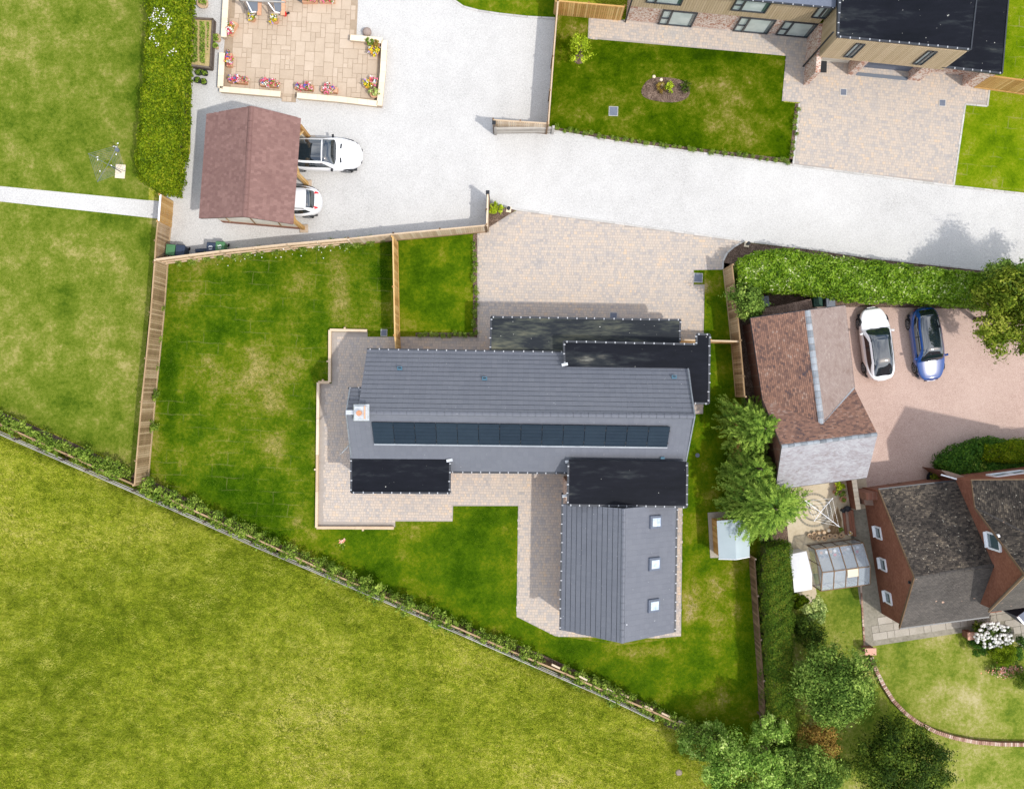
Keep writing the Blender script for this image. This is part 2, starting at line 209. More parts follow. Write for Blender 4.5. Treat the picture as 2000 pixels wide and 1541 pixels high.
MT['frost_glass'] = glass('greenhouse_glass', (0.62, 0.70, 0.78), alpha=0.26, rough=0.06, ior=1.6)
MT['pink_cap'] = mat('pink_brick_cap', [(0.0, (0.55, 0.29, 0.20)), (1, (0.70, 0.42, 0.32))], noise=((8, 1, 3),), rough=0.9)
MT['brick_edge'] = mat('edging_brick', [(0.0, (0.24, 0.13, 0.09)), (0.5, (0.42, 0.27, 0.20)), (1, (0.58, 0.46, 0.38))], noise=((10, 0.8, 3),), obj=1.0, rough=0.95)
MT['shed_roof'] = mat('pale_shed_felt', [(0.0, (0.33, 0.40, 0.42)), (1, (0.43, 0.50, 0.52))], noise=((1.5, 0.8, 3),), rough=0.7)
MT['plastic_white'] = mat('white_plastic', [(0.0, (0.70, 0.70, 0.71)), (1, (0.85, 0.85, 0.86))], noise=((2.5, 1.0, 3),), rough=0.5, bump=0.3, bscale=4, bdist=0.05)
MT['bin_green'] = mat('green_bin', [(0, (0.070, 0.19, 0.085))], rough=0.5)
MT['bin_dark'] = mat('slate_bin', [(0, (0.030, 0.045, 0.080))], rough=0.5)
MT['bin_deep'] = mat('deep_green_bin', [(0, (0.012, 0.055, 0.035))], rough=0.5)
MT['bin_grey'] = mat('grey_bin', [(0, (0.14, 0.16, 0.19))], rough=0.5)
MT['cover'] = mat('slate_cover', [(0.0, (0.10, 0.12, 0.16)), (1, (0.16, 0.18, 0.23))], noise=((6, 1, 3),), rough=0.6)
MT['straw'] = mat('straw', [(0.0, (0.30, 0.22, 0.09)), (1, (0.55, 0.44, 0.22))], noise=((12, 1.5, 3),), rough=1)
# cars
MT['paint_white'] = mat('white_paint', [(0, (0.82, 0.83, 0.85))], rough=0.3, spec=0.5, coat=0.8)
MT['paint_blue'] = mat('blue_paint', [(0, (0.004, 0.055, 0.24))], rough=0.2, metal=0.0, spec=0.5, coat=1.0)
MT['car_glass'] = glass('car_glass', (0.012, 0.02, 0.026), rough=0.02, ior=2.1)
MT['tyre'] = mat('tyre_rubber', [(0, (0.018, 0.018, 0.02))], rough=0.8)
MT['rim'] = mat('alloy_rim', [(0, (0.45, 0.46, 0.48))], rough=0.3, metal=0.8)
MT['black_plastic'] = mat('black_plastic', [(0, (0.02, 0.022, 0.026))], rough=0.5)
MT['lamp_clear'] = mat('headlamp', [(0, (0.55, 0.58, 0.62))], rough=0.1, spec=0.8)
MT['lamp_red'] = mat('tail_lamp', [(0, (0.55, 0.02, 0.02))], rough=0.15, spec=0.8)
MT['red'] = mat('red_plastic', [(0, (0.6, 0.015, 0.012))], rough=0.4)
MT['stone'] = mat('brown_stone', [(0.0, (0.24, 0.18, 0.15)), (1, (0.36, 0.29, 0.25))], noise=((9, 1, 3),), rough=0.8)
MT['bark'] = mat('bark', [(0.0, (0.06, 0.042, 0.028)), (1, (0.20, 0.15, 0.11))], noise=((9, 1.2, 3),), rough=0.95)
LM = 1.7
def leafmat(name, ramp, rough=0.5, trans=0.25, spec=0.35, clump=0.9):
    ramp = [(p, (min(0.9, c[0] * LM), min(0.9, c[1] * LM), c[2] * 1.0)) for p, c in ramp]
    return mat(name, ramp, noise=((0.9, clump, 3),), tint=0.9, rough=max(rough, 0.6), trans=trans, spec=spec * 0.35)
MT['leaf_hedge'] = leafmat('privet_leaf', [(0.0, (0.0260, 0.0521, 0.0019)), (0.4, (0.0670, 0.1116, 0.0028)), (0.75, (0.1302, 0.1767, 0.0056)), (1, (0.1953, 0.2139, 0.0186))])
MT['leaf_laurel'] = leafmat('laurel_leaf', [(0.0, (0.0226, 0.0591, 0.0052)), (0.45, (0.0882, 0.1664, 0.0078)), (0.75, (0.1470, 0.2307, 0.0209)), (0.92, (0.1923, 0.2682, 0.0783)), (1, (0.4072, 0.4292, 0.3915))], rough=0.35, spec=0.6)  # palest stop paints the whitish glints of the leaves into the colour
MT['leaf_conifer'] = leafmat('cypress_leaf', [(0.0, (0.0225, 0.0582, 0.0131)), (0.3, (0.0750, 0.1395, 0.0281)), (0.6, (0.1500, 0.2325, 0.0516)), (1, (0.2400, 0.3255, 0.0938))])
MT['leaf_yew'] = leafmat('clipped_conifer', [(0.0, (0.020, 0.048, 0.006)), (0.5, (0.052, 0.098, 0.012)), (0.8, (0.090, 0.130, 0.018)), (1, (0.16, 0.16, 0.03))])
MT['leaf_tree'] = leafmat('garden_tree_leaf', [(0.0, (0.0246, 0.0560, 0.0112)), (0.5, (0.0829, 0.1400, 0.0336)), (0.8, (0.1512, 0.2240, 0.0616)), (1, (0.2464, 0.3136, 0.1120))])
MT['leaf_dark'] = leafmat('dark_leaf', [(0.0, (0.009, 0.022, 0.004)), (0.5, (0.030, 0.056, 0.009)), (0.85, (0.066, 0.100, 0.018)), (1, (0.12, 0.16, 0.03))])
MT['leaf_pale'] = leafmat('pale_leaf', [(0.0, (0.0550, 0.1210, 0.0220)), (0.5, (0.1540, 0.2420, 0.0605)), (0.85, (0.2640, 0.3630, 0.1320)), (1, (0.3960, 0.4620, 0.2640))])
MT['leaf_ivy'] = leafmat('ivy_leaf', [(0.0, (0.010, 0.035, 0.006)), (0.5, (0.03, 0.085, 0.012)), (1, (0.07, 0.14, 0.02))], rough=0.35, spec=0.5)
MT['leaf_shrub'] = leafmat('young_laurel_leaf', [(0.0, (0.035, 0.070, 0.012)), (0.5, (0.105, 0.165, 0.030)), (1, (0.24, 0.30, 0.09))])
MT['leaf_copper'] = leafmat('copper_leaf', [(0.0, (0.10, 0.06, 0.02)), (0.5, (0.22, 0.13, 0.05)), (0.8, (0.16, 0.16, 0.04)), (1, (0.34, 0.2, 0.1))])
MT['leaf_gold'] = leafmat('olive_leaf', [(0.0, (0.035, 0.070, 0.006)), (0.5, (0.095, 0.130, 0.014)), (0.85, (0.17, 0.20, 0.035)), (1, (0.26, 0.27, 0.07))])
MT['leaf_var'] = leafmat('variegated_leaf', [(0.0, (0.08, 0.13, 0.05)), (0.5, (0.22, 0.28, 0.13)), (1, (0.5, 0.52, 0.36))])
MT['leaf_lime'] = leafmat('lime_leaf', [(0.0, (0.12, 0.17, 0.01)), (0.5, (0.22, 0.29, 0.02)), (1, (0.36, 0.42, 0.06))])
MT['blade'] = leafmat('grass_blade', [(0.0, (0.0385, 0.0583, 0.0060)), (0.35, (0.1155, 0.1431, 0.0140)), (0.7, (0.1925, 0.2173, 0.0350)), (1, (0.3410, 0.3286, 0.1200))], rough=0.7, trans=0.3, spec=0.15, clump=2.0)
MT['blade_dark'] = leafmat('lawn_edge_blade', [(0.0, (0.02, 0.06, 0.004)), (0.5, (0.05, 0.11, 0.008)), (1, (0.11, 0.17, 0.02))], rough=0.7, trans=0.3, spec=0.15)
MT['bloom_white'] = mat('white_bloom', [(0, (0.80, 0.79, 0.74))], rough=0.8, trans=0.2)
MT['bloom_mix'] = mat('mixed_bloom', [(0.0, (0.62, 0.03, 0.12)), (0.28, (0.80, 0.16, 0.32)), (0.5, (0.10, 0.08, 0.42)), (0.6, (0.82, 0.78, 0.78)), (0.76, (0.85, 0.30, 0.03)), (0.88, (0.85, 0.60, 0.03))], tint=1.0, noise=((40, 0.01, 1),), interp='CONSTANT', rough=0.7)
MT['bloom_pink'] = mat('pink_bloom', [(0.0, (0.66, 0.04, 0.12)), (0.35, (0.82, 0.17, 0.30)), (0.62, (0.82, 0.45, 0.52)), (0.75, (0.12, 0.10, 0.42)), (0.87, (0.82, 0.80, 0.80))], tint=1.0, noise=((40, 0.01, 1),), interp='CONSTANT', rough=0.7)
MT['bloom_yellow'] = mat('yellow_bloom', [(0.0, (0.80, 0.58, 0.02)), (0.45, (0.80, 0.78, 0.74)), (0.7, (0.45, 0.30, 0.55)), (0.85, (0.85, 0.40, 0.03))], tint=1.0, noise=((40, 0.01, 1),), interp='CONSTANT', rough=0.7)
MT['bloom_peach'] = mat('peach_bloom', [(0.0, (0.75, 0.28, 0.20)), (0.6, (0.80, 0.50, 0.40))], tint=1.0, noise=((40, 0.01, 1),), interp='CONSTANT', rough=0.7)

# ------------------------------------------------------------------ object helpers
def tag(o, label=None, cat=None, group=None, kind=None):
    if label: o['label'] = label
    if cat: o['category'] = cat
    if group: o['group'] = group
    if kind: o['kind'] = kind
    return o
def thing(name, label, cat, loc=(0, 0, 0), group=None, rz=0):
    o = bpy.data.objects.new(name, None); C.objects.link(o); o.location = loc; o.rotation_euler = (0, 0, rz)
    o.empty_display_size = 0.3
    o['w'] = [loc[0], loc[1], loc[2]]
    return tag(o, label, cat, group)
def woff(o):
    v = Vector((0, 0, 0))
    while o is not None:
        v += o.location; o = o.parent
    return v
def link(name, me, parent=None, m=None, loc=None, rz=0):
    o = bpy.data.objects.new(name, me); C.objects.link(o)
    if m is not None and len(me.materials) == 0: me.materials.append(m)
    if parent is not None: o.parent = parent
    if loc is not None:
        o.location = Vector(loc)
    if rz: o.rotation_euler = (0, 0, rz)
    return o
class MB:
    def __init__(s): s.v = []; s.f = []
    def poly(s, pts):
        n = len(s.v); s.v += [tuple(p) for p in pts]; s.f.append(tuple(range(n, n + len(pts))))
    def hexa(s, p):      # 8 points: bottom 4 ccw, top 4 ccw
        n = len(s.v); s.v += [tuple(q) for q in p]
        for f in ((3, 2, 1, 0), (4, 5, 6, 7), (0, 1, 5, 4), (1, 2, 6, 5), (2, 3, 7, 6), (3, 0, 4, 7)): s.f.append(tuple(n + i for i in f))
    def box(s, c, d, rz=0.0, bev=0.0):
        hx, hy, hz = d[0] / 2, d[1] / 2, d[2] / 2; ca, sa = math.cos(rz), math.sin(rz)
        def q(x, y, z): return (c[0] + x * ca - y * sa, c[1] + x * sa + y * ca, c[2] + z)
        if not bev:
            s.hexa([q(-hx, -hy, -hz), q(hx, -hy, -hz), q(hx, hy, -hz), q(-hx, hy, -hz), q(-hx, -hy, hz), q(hx, -hy, hz), q(hx, hy, hz), q(-hx, hy, hz)])
        else:
            n = len(s.v); b = bev
            s.v += [q(-hx, -hy, -hz), q(hx, -hy, -hz), q(hx, hy, -hz), q(-hx, hy, -hz), q(-hx, -hy, hz - b), q(hx, -hy, hz - b), q(hx, hy, hz - b), q(-hx, hy, hz - b),
                    q(-hx + b, -hy + b, hz), q(hx - b, -hy + b, hz), q(hx - b, hy - b, hz), q(-hx + b, hy - b, hz)]
            for f in ((3, 2, 1, 0), (0, 1, 5, 4), (1, 2, 6, 5), (2, 3, 7, 6), (3, 0, 4, 7), (4, 5, 9, 8), (5, 6, 10, 9), (6, 7, 11, 10), (7, 4, 8, 11), (8, 9, 10, 11)):
                s.f.append(tuple(n + i for i in f))
    def bar(s, a, b, w, h):   # box from a to b with width w (horizontal) and height h
        a = Vector(a); b = Vector(b); d = (b - a); t = d.normalized()
        up = Vector((0, 0, 1)) if abs(t.z) < 0.95 else Vector((1, 0, 0))
        sd = t.cross(up).normalized() * (w / 2); u = sd.cross(t).normalized() * (h / 2)
        s.hexa([a - sd - u, a + sd - u, b + sd - u, b - sd - u, a - sd + u, a + sd + u, b + sd + u, b - sd + u])
    def slab(s, pts, dv):      # planar polygon extruded by dv
        dv = Vector(dv); n = len(s.v); k = len(pts); P0 = [Vector(p) for p in pts]
        s.v += [tuple(p) for p in P0] + [tuple(p + dv) for p in P0]
        s.f.append(tuple(range(n, n + k))); s.f.append(tuple(range(n + 2 * k - 1, n + k - 1, -1)))
        for i in range(k):
            j = (i + 1) % k; s.f.append((n + i, n + k + i, n + k + j, n + j))
    def prism(s, xy, z0, z1): s.slab([(x, y, z1) for x, y in xy], (0, 0, z0 - z1))
    def lathe(s, c, prof, n=16):   # prof: (r, z)
        b = len(s.v)
        for r, z in prof:
            for i in range(n):
                a = 2 * PI * i / n; s.v.append((c[0] + r * math.cos(a), c[1] + r * math.sin(a), c[2] + z))
        for j in range(len(prof) - 1):
            for i in range(n):
                k = (i + 1) % n; s.f.append((b + j * n + i, b + j * n + k, b + (j + 1) * n + k, b + (j + 1) * n + i))
        s.f.append(tuple(b + i for i in range(n))[::-1]); s.f.append(tuple(b + (len(prof) - 1) * n + i for i in range(n)))
    def tube(s, a, b, r, n=8, r2=None):
        a = Vector(a); b = Vector(b); t = (b - a).normalized(); r2 = r if r2 is None else r2
        x = t.orthogonal().normalized(); y = t.cross(x); k = len(s.v)
        for p, rr in ((a, r), (b, r2)):
            for i in range(n):
                q = p + (x * math.cos(2 * PI * i / n) + y * math.sin(2 * PI * i / n)) * rr; s.v.append(tuple(q))
        for i in range(n):
            j = (i + 1) % n; s.f.append((k + i, k + j, k + n + j, k + n + i))
        s.f.append(tuple(k + i for i in range(n))[::-1]); s.f.append(tuple(k + n + i for i in range(n)))
    def mesh(s, name, off=(0, 0, 0), smooth=False):
        me = bpy.data.meshes.new(name); o = off
        me.from_pydata([(v[0] - o[0], v[1] - o[1], v[2] - o[2]) for v in s.v], [], s.f)
        bm = bmesh.new(); bm.from_mesh(me); bmesh.ops.recalc_face_normals(bm, faces=bm.faces); bm.to_mesh(me); bm.free()
        if smooth: me.shade_smooth()
        return me
    def build(s, name, m, parent=None, smooth=False):
        off = woff(parent) if parent is not None else (0, 0, 0)
        return link(name, s.mesh(name, off, smooth), parent, m)
def np_mesh(name, V, F, tint=None, off=None, smooth=False):
    """V (n,3) float, F (m,4) or (m,3) int"""
    V = np.asarray(V, dtype=np.float32)
    if off is not None: V = V - np.array(off, dtype=np.float32)
    me = bpy.data.meshes.new(name); k = F.shape[1]; m_ = F.shape[0]
    me.vertices.add(len(V)); me.vertices.foreach_set('co', V.ravel())
    me.loops.add(m_ * k); me.loops.foreach_set('vertex_index', F.astype(np.int32).ravel())
    me.polygons.add(m_); me.polygons.foreach_set('loop_start', np.arange(0, m_ * k, k, dtype=np.int32))
    try: me.polygons.foreach_set('loop_total', np.full(m_, k, dtype=np.int32))
    except Exception: pass
    me.update(calc_edges=True)
    if tint is not None:
        a = me.attributes.new('tint', 'FLOAT', 'POINT'); a.data.foreach_set('value', np.asarray(tint, dtype=np.float32))
    if smooth: me.shade_smooth()
    else: me.shade_flat()
    return me
def pip(pts, poly):
    x, y = pts[:, 0], pts[:, 1]; r = np.zeros(len(pts), bool); n = len(poly); j = n - 1
    for i in range(n):
        xi, yi = poly[i]; xj, yj = poly[j]
        c = ((yi > y) != (yj > y)) & (x < (xj - xi) * (y - yi) / ((yj - yi) if yj != yi else 1e-9) + xi)
        r ^= c; j = i
    return r
def sample_poly(poly, n, rng=RNG):
    a = np.array(poly); lo, hi = a.min(0), a.max(0); o = np.zeros((0, 2))
    while len(o) < n:
        q = rng.uniform(lo, hi, (n * 2, 2)); o = np.vstack([o, q[pip(q, poly)]])
    return o[:n]
def nrmz(a): return a / (np.linalg.norm(a, axis=1, keepdims=True) + 1e-9)
def leaf_mesh(name, Cn, Nn, size, tint, off, aspect=0.5, axis=None, rng=RNG):
    """one folded rhombus per leaf"""
    n = len(Cn); Nn = nrmz(Nn)
    r = rng.normal(size=(n, 3)) if axis is None else axis
    a = nrmz(r - (r * Nn).sum(1, keepdims=True) * Nn); b = np.cross(Nn, a)
    sz = (size * rng.uniform(0.65, 1.35, (n, 1)))
    V = np.stack([Cn - a * sz, Cn - b * sz * aspect + Nn * sz * 0.12, Cn + a * sz, Cn + b * sz * aspect + Nn * sz * 0.12], 1).reshape(-1, 3)
    F = np.arange(n * 4).reshape(n, 4)
    return np_mesh(name, V, F, np.repeat(tint, 4), off)
def leaves(name, parent, Cn, Nn, size, m, aspect=0.5, axis=None, rng=RNG, tint=None):
    t = rng.uniform(0, 1, len(Cn)) if tint is None else tint
    off = woff(parent) if parent is not None else (0, 0, 0)
    o = link(name, leaf_mesh(name, Cn, Nn, size, t, off, aspect, axis, rng), parent, m)
    if name == 'blooms': o['kind'] = 'stuff'
    return o
def crown_pts(c, r, n, nclump, rng, flat=1.0, clump=(0.26, 0.42), core=0.15, low=-0.35):
    c = np.array(c); r = np.array(r)
    d = nrmz(rng.normal(size=(nclump * 3, 3))); d = d[d[:, 2] > low][:nclump]; nc = len(d)
    rad = rng.uniform(0.52, 0.86, (nc, 1)); cc = c + d * r * rad
    cs = rng.uniform(clump[0], clump[1], nc) * r.mean()
    idx = rng.integers(0, nc, n); dd = nrmz(rng.normal(size=(n, 3)) + 0.55 * d[idx] + np.array([0, 0, 0.25]))
    an = 1 + rng.uniform(-0.35, 0.5, (nc, 3)) * np.array([1, 1, 0.5]); wob = 1 + 0.28 * np.sin(dd[:, 0] * 7 + idx * 1.7) * np.cos(dd[:, 1] * 6 + idx) + 0.15 * np.sin(dd[:, 1] * 13 + idx * 2.1)
    rr_ = np.where(rng.uniform(size=n) < 0.12, rng.uniform(1.0, 1.45, n), rng.uniform(0.55, 1.08, n))
    if core >= 0.3: an = np.ones((nc, 3)); wob = 1.0; rr_ = rng.uniform(0.85, 1.03, n)
    q = cc[idx] + dd * an[idx] * (cs[idx] * rr_ * wob)[:, None]
    ctint = rng.uniform(-0.32, 0.32, nc)[idx]
    k = int(n * core)
    if k:
        q[:k] = c + nrmz(rng.normal(size=(k, 3))) * r * rng.uniform(0.1, 0.7, (k, 1))
    return q, dd, np.clip(rng.uniform(0, 1, n) * 0.8 + 0.1 + ctint, 0, 1)

def sheet(name, pts, z, m, kind='structure', parent=None, px=True, depth=None):
    w = [XY(x, y) for x, y in pts] if px else pts
    b = MB()
    if depth: b.prism(w, z - depth, z)
    else:
        b.poly([(x, y, z) for x, y in w])
    o = b.build(name, m, parent)
    me = o.data; bm = bmesh.new(); bm.from_mesh(me)
    for f in bm.faces:
        if f.normal.z < 0 and abs(f.normal.z) > 0.5 and not depth: f.normal_flip()
    bmesh.ops.triangulate(bm, faces=[f for f in bm.faces if len(f.verts) > 4]); bm.to_mesh(me); bm.free()
    if kind: o['kind'] = kind
    return o

# roof slope made of real overlapping tiles; vgap instead bares dark deck strips as course shadows (E0-E1 eave, R1-R0 top edge)
def tile_slope(name, parent, E0, E1, R1, R0, tw, gauge, m, thick=0.022, lift=0.035, stagger=0.5, gap=0.012, seed=1, jit=0.004, deck=None, hole=None, vgap=0.0):
    rng = np.random.default_rng(seed)
    E0, E1, R0, R1 = (np.array(v, float) for v in (E0, E1, R0, R1))
    u = E1 - E0; u /= np.linalg.norm(u); nn = np.cross(u, (R0 + R1) / 2 - E0); nn /= np.linalg.norm(nn)
    if nn[2] < 0: nn = -nn
    v = np.cross(nn, u)
    if np.dot(v, (R0 + R1) / 2 - E0) < 0: v = -v
    f = lambda p: (np.dot(p - E0, u), np.dot(p - E0, v))
    sR0, tR0 = f(R0); sR1, tR1 = f(R1); sE1, tE1 = f(E1); T = max(tR0, tR1)
    rows = max(1, int(round(T / gauge))); g = T / rows; V = []; tn = []
    def edges(t):
        a = min(max(t / max(tR0, 1e-6), 0), 1) if tR0 > 0.05 else 1; b_ = min(max(t / max(tR1, 1e-6), 0), 1) if tR1 > 0.05 else 1
        return sR0 * a, sE1 + (sR1 - sE1) * b_
    for i in range(rows):
        t0, t1 = i * g, (i + 1) * g + (0.01 if not vgap else -vgap)
        (l0, r0), (l1, r1) = edges(i * g), edges((i + 1) * g)
        lo, hi = min(l0, l1), max(r0, r1)
        k0 = math.floor(lo / tw) - 1; k1 = math.ceil(hi / tw) + 1
        for k in range(k0, k1):
            a = k * tw + (stagger * tw if i % 2 else 0); b_ = a + tw - gap
            al, bl = max(a, l0), min(b_, r0); au, bu = max(a, l1), min(b_, r1)
            if bl - al < 0.03 and bu - au < 0.03: continue
            if bl < al: bl = al = min(max((a + b_) / 2, min(l0, r0)), max(l0, r0))
            if bu < au: bu = au = min(max((a + b_) / 2, min(l1, r1)), max(l1, r1))
            j = rng.uniform(-jit, jit); z0 = lift + j; z1 = 0.004
            if hole and hole((E0 + u * (a + b_) / 2 + v * t0)): continue
            p = lambda s_, t_, h_: E0 + u * s_ + v * t_ + nn * h_
            V += [p(al, t0, z0 + 0.0), p(bl, t0, z0 + 0.0), p(bu, t1, z1 + thick * 0.3), p(au, t1, z1 + thick * 0.3), p(al, t0, -0.005), p(bl, t0, -0.005), p(bu, t1, -0.005), p(au, t1, -0.005)]
            tn += [rng.uniform()] * 8
    V = np.array(V); n = len(V) // 8
    base = np.array([[0, 1, 2, 3], [4, 5, 1, 0], [5, 6, 2, 1], [7, 4, 0, 3]])
    F = (np.arange(n)[:, None, None] * 8 + base[None]).reshape(-1, 4)
    o = link(name, np_mesh(name, V, F, tn, woff(parent) if parent else None), parent, m); o['kind'] = 'stuff'
    bm = bmesh.new(); bm.from_mesh(o.data); bmesh.ops.recalc_face_normals(bm, faces=bm.faces); bm.to_mesh(o.data); bm.free(); o.data.shade_flat()
    if deck:
        d = MB(); q = [E0, E1, R1] + ([R0] if np.linalg.norm(R0 - R1) > 0.05 else [])
        d.slab([Vector(x) - Vector(nn) * 0.07 for x in q], tuple(-nn * 0.08)); d.build('roof_deck', deck, parent)
    return u, v, nn

def ridge_tiles(parent, A, B, n, m, w=0.26, h=0.1):
    A = Vector(A); B = Vector(B); d = (B - A) / n; t = d.normalized(); L = d.length
    sd = t.cross(Vector((0, 0, 1))).normalized(); up = sd.cross(t).normalized()
    b = MB(); prof = [(-w / 2, -h * 1.0), (-w * 0.3, -h * 0.2), (0, 0.02), (w * 0.3, -h * 0.2), (w / 2, -h * 1.0)]
    for j in range(4):
        p0, p1 = prof[j], prof[j + 1]
        b.poly([sd * p0[0] + up * p0[1], sd * p1[0] + up * p1[1], sd * p1[0] + up * p1[1] + t * (L - 0.02), sd * p0[0] + up * p0[1] + t * (L - 0.02)])
    b.poly([sd * q[0] + up * q[1] for q in prof]); b.poly([sd * q[0] + up * q[1] + t * (L - 0.02) for q in prof])
    me = b.mesh('ridge_tile'); me.materials.append(m); off = woff(parent)
    for i in range(n):
        q = A + d * i - off; q.z += 0.02 + random.uniform(-0.004, 0.004)
        link('ridge_tile', me, parent, None, q)

# ------------------------------------------------------------------ the ground
sheet('ground', [(-60000, -60000), (60000, -60000), (60000, 60000), (-60000, 60000)], 0.0, MT['field'])
sheet('upper_west_lawn', [(-700, -700), (345, -700), (300, 0), (290, 392), (0, 364), (-700, 290)], 0.012, MT['lawn_dry'])
sheet('lower_west_lawn', [(-700, 322), (0, 394), (312, 428), (300, 520), (285, 700), (266, 918), (150, 865), (0, 800), (-700, 470)], 0.012, MT['lawn_dry'])
sheet('gravel_path', [(-700, 290), (0, 363.5), (318, 394), (316, 429), (0, 395), (-700, 322)], 0.008, MT['gravel'])
sheet('gravel_yard', [(300, 520), (325, 380), (372, 300), (385, -700), (900, -700), (862, -60), (885, 0), (905, 14), (935, 22), (975, 28), (1030, 34), (1085, 37), (1078, 130), (1070, 245),
                      (1080, 256), (1200, 277), (1548, 322), (1862, 362), (2000, 377), (2700, 450), (2700, 640), (1930, 530), (1700, 505), (1452, 472), (1200, 437), (1010, 411), (955, 398), (950, 450), (768, 470), (500, 492)], 0.008, MT['gravel'])
sheet('north_lawn', [(862, -60), (885, 0), (905, 14), (935, 22), (975, 28), (1030, 34), (1088, 36), (1100, -700), (800, -700)], 0.016, MT['lawn_lush'])
sheet('east_plot_lawn', [(1088, 25), (1155, 35), (1155, 70), (1540, 105), (1530, 200), (1562, 203), (1548, 320), (1350, 296), (1200, 276), (1078, 254), (1073, 245)], 0.016, MT['lawn_mid'])
sheet('far_east_lawn', [(1858, 363), (1884, 200), (1930, 206), (1935, 170), (2700, 260), (2700, 450), (2000, 376)], 0.016, MT['lawn_lines'])
sheet('north_east_lawn', [(1900, 160), (1930, -700), (2700, -700), (2700, 250)], 0.014, MT['lawn_lines'])
plot = [(300, 512), (500, 490), (768, 466), (925, 455), (1425, 515), (1452, 780), (1490, 1090), (1500, 1480), (1412, 1464), (1280, 1400), (1050, 1295), (800, 1180), (500, 1045), (262, 940)]
sheet('garden_lawn', plot, 0.012, MT['lawn'])
sheet('front_lawn', [(779, 470), (925, 456), (925, 652), (779, 655)], 0.017, MT['lawn_lush'])
sheet('rear_lawn', [(500, 1040), (618, 1031), (770, 1030), (884, 1018), (885, 988), (1012, 988), (1009, 1203), (1080, 1240), (1210, 1260), (1332, 1245), (1332, 1000), (1345, 800), (1376, 640), (1376, 528), (1412, 528), (1452, 780), (1490, 1090), (1500, 1480), (1412, 1462), (1050, 1290), (800, 1176)], 0.017, MT['lawn_lush'])
sheet('planting_strip', [(-700, 560), (0, 803), (150, 868), (265, 925), (300, 940), (500, 1040), (700, 1132), (900, 1218), (1060, 1278), (1240, 1362), (1420, 1448), (1416, 1470), (1230, 1385), (1050, 1305), (800, 1195), (500, 1062), (262, 950), (0, 832), (-700, 590)], 0.021, MT['soil'])
sheet('pink_gravel_drive', [(1480, 590), (1560, 570), (2700, 600), (2700, 960), (1830, 925), (1760, 960), (1690, 985), (1640, 930)], 0.008, MT['pink_gravel'])
sheet('hedge_bed', [(1413, 528), (1411, 510), (1420, 493), (1435, 480), (1454, 474), (1600, 490), (1700, 505), (1930, 530), (2700, 640), (2700, 670), (2000, 606), (1700, 600), (1560, 600), (1455, 780), (1430, 700)], 0.012, MT['soil'])
sheet('side_strip', [(1436, 700), (1500, 640), (1560, 950), (1545, 1170), (1552, 1560), (1490, 1560), (1480, 1100), (1450, 900)], 0.016, MT['soil'])
sheet('neighbour_lawn', [(1548, 1120), (1700, 1120), (2700, 1180), (2700, 2300), (1440, 2300), (1480, 1540), (1490, 1500), (1548, 1480)], 0.009, MT['lawn_pale'])
sheet('sand_patio', [(1528, 925), (1690, 930), (1702, 1000), (1662, 1010), (1664, 1060), (1580, 1075), (1595, 1160), (1586, 1182), (1555, 1160), (1540, 1060)], 0.022, MT['sand_paving'])
sheet('side_yard', [(1655, 998), (1696, 992), (1740, 1000), (1800, 1180), (1722, 1195), (1680, 1180), (1668, 1100)], 0.026, MT['concrete'])
sheet('gravel_verge', [(1688, 930), (1760, 900), (1840, 915), (1900, 900), (1900, 960), (1700, 1000)], 0.012, MT['pink_gravel'])

# block paving: real blocks
PAV = {}
def paving(name, poly_px, ang, z, seed, bed_name):
    rng = np.random.default_rng(seed); w = [XY(x, y) for x, y in poly_px]
    base = sheet(name, poly_px, z, MT['joint'])
    a = np.array(w); c = a.mean(0); ca, sa = math.cos(ang), math.sin(ang); R = np.array([[ca, sa], [-sa, ca]])
    q = (a - c) @ R.T; lo, hi = q.min(0), q.max(0)
    rh = 0.166; rects = []
    y = lo[1]
    while y < hi[1]:
        x = lo[0] - rng.uniform(0, 0.2)
        while x < hi[0]:
            l = rng.choice([0.125, 0.166, 0.21], p=[0.25, 0.4, 0.35]); rects.append((x, y, l)); x += l
        y += rh
    r = np.array(rects); g = 0.006
    ctr = np.stack([r[:, 0] + r[:, 2] / 2, r[:, 1] + rh / 2], 1)
    ok = np.ones(len(r), bool)
    for dx in (-1, 1):
        for dy in (-1, 1):
            t = np.stack([ctr[:, 0] + dx * r[:, 2] * 0.3, ctr[:, 1] + dy * rh * 0.3], 1) @ R + c; ok &= pip(t, w)
    r = r[ok]; n = len(r)
    h = 0.008 + rng.uniform(-0.0015, 0.0015, n)
    x0, x1, y0, y1 = r[:, 0] + g, r[:, 0] + r[:, 2] - g, r[:, 1] + g, r[:, 1] + rh - g; b = 0.008
    def v(x, y_, zz): 
        p = np.stack([x, y_], 1) @ R + c; return np.column_stack([p, zz])
    z0 = np.full(n, z - 0.001)
    V = np.stack([v(x0, y0, z0), v(x1, y0, z0), v(x1, y1, z0), v(x0, y1, z0), v(x0 + b, y0 + b, z + h), v(x1 - b, y0 + b, z + h), v(x1 - b, y1 - b, z + h), v(x0 + b, y1 - b, z + h)], 1).reshape(-1, 3)
    bf = np.array([[4, 5, 6, 7], [0, 1, 5, 4], [1, 2, 6, 5], [2, 3, 7, 6], [3, 0, 4, 7]])
    F = (np.arange(n)[:, None, None] * 8 + bf[None]).reshape(-1, 4)
    o = link('paving_blocks', np_mesh('paving_blocks', V, F, np.repeat(rng.uniform(0, 1, n), 8)), base, MT['paver']); o['kind'] = 'stuff'
    return base
drive = [(932, 457), (950, 444), (1010, 411), (1200, 437), (1452, 472), (1434, 482), (1420, 494), (1412, 510), (1411, 527), (1355, 528), (1355, 556), (1376, 556), (1373, 700), (1360, 720), (940, 720), (932, 690)]
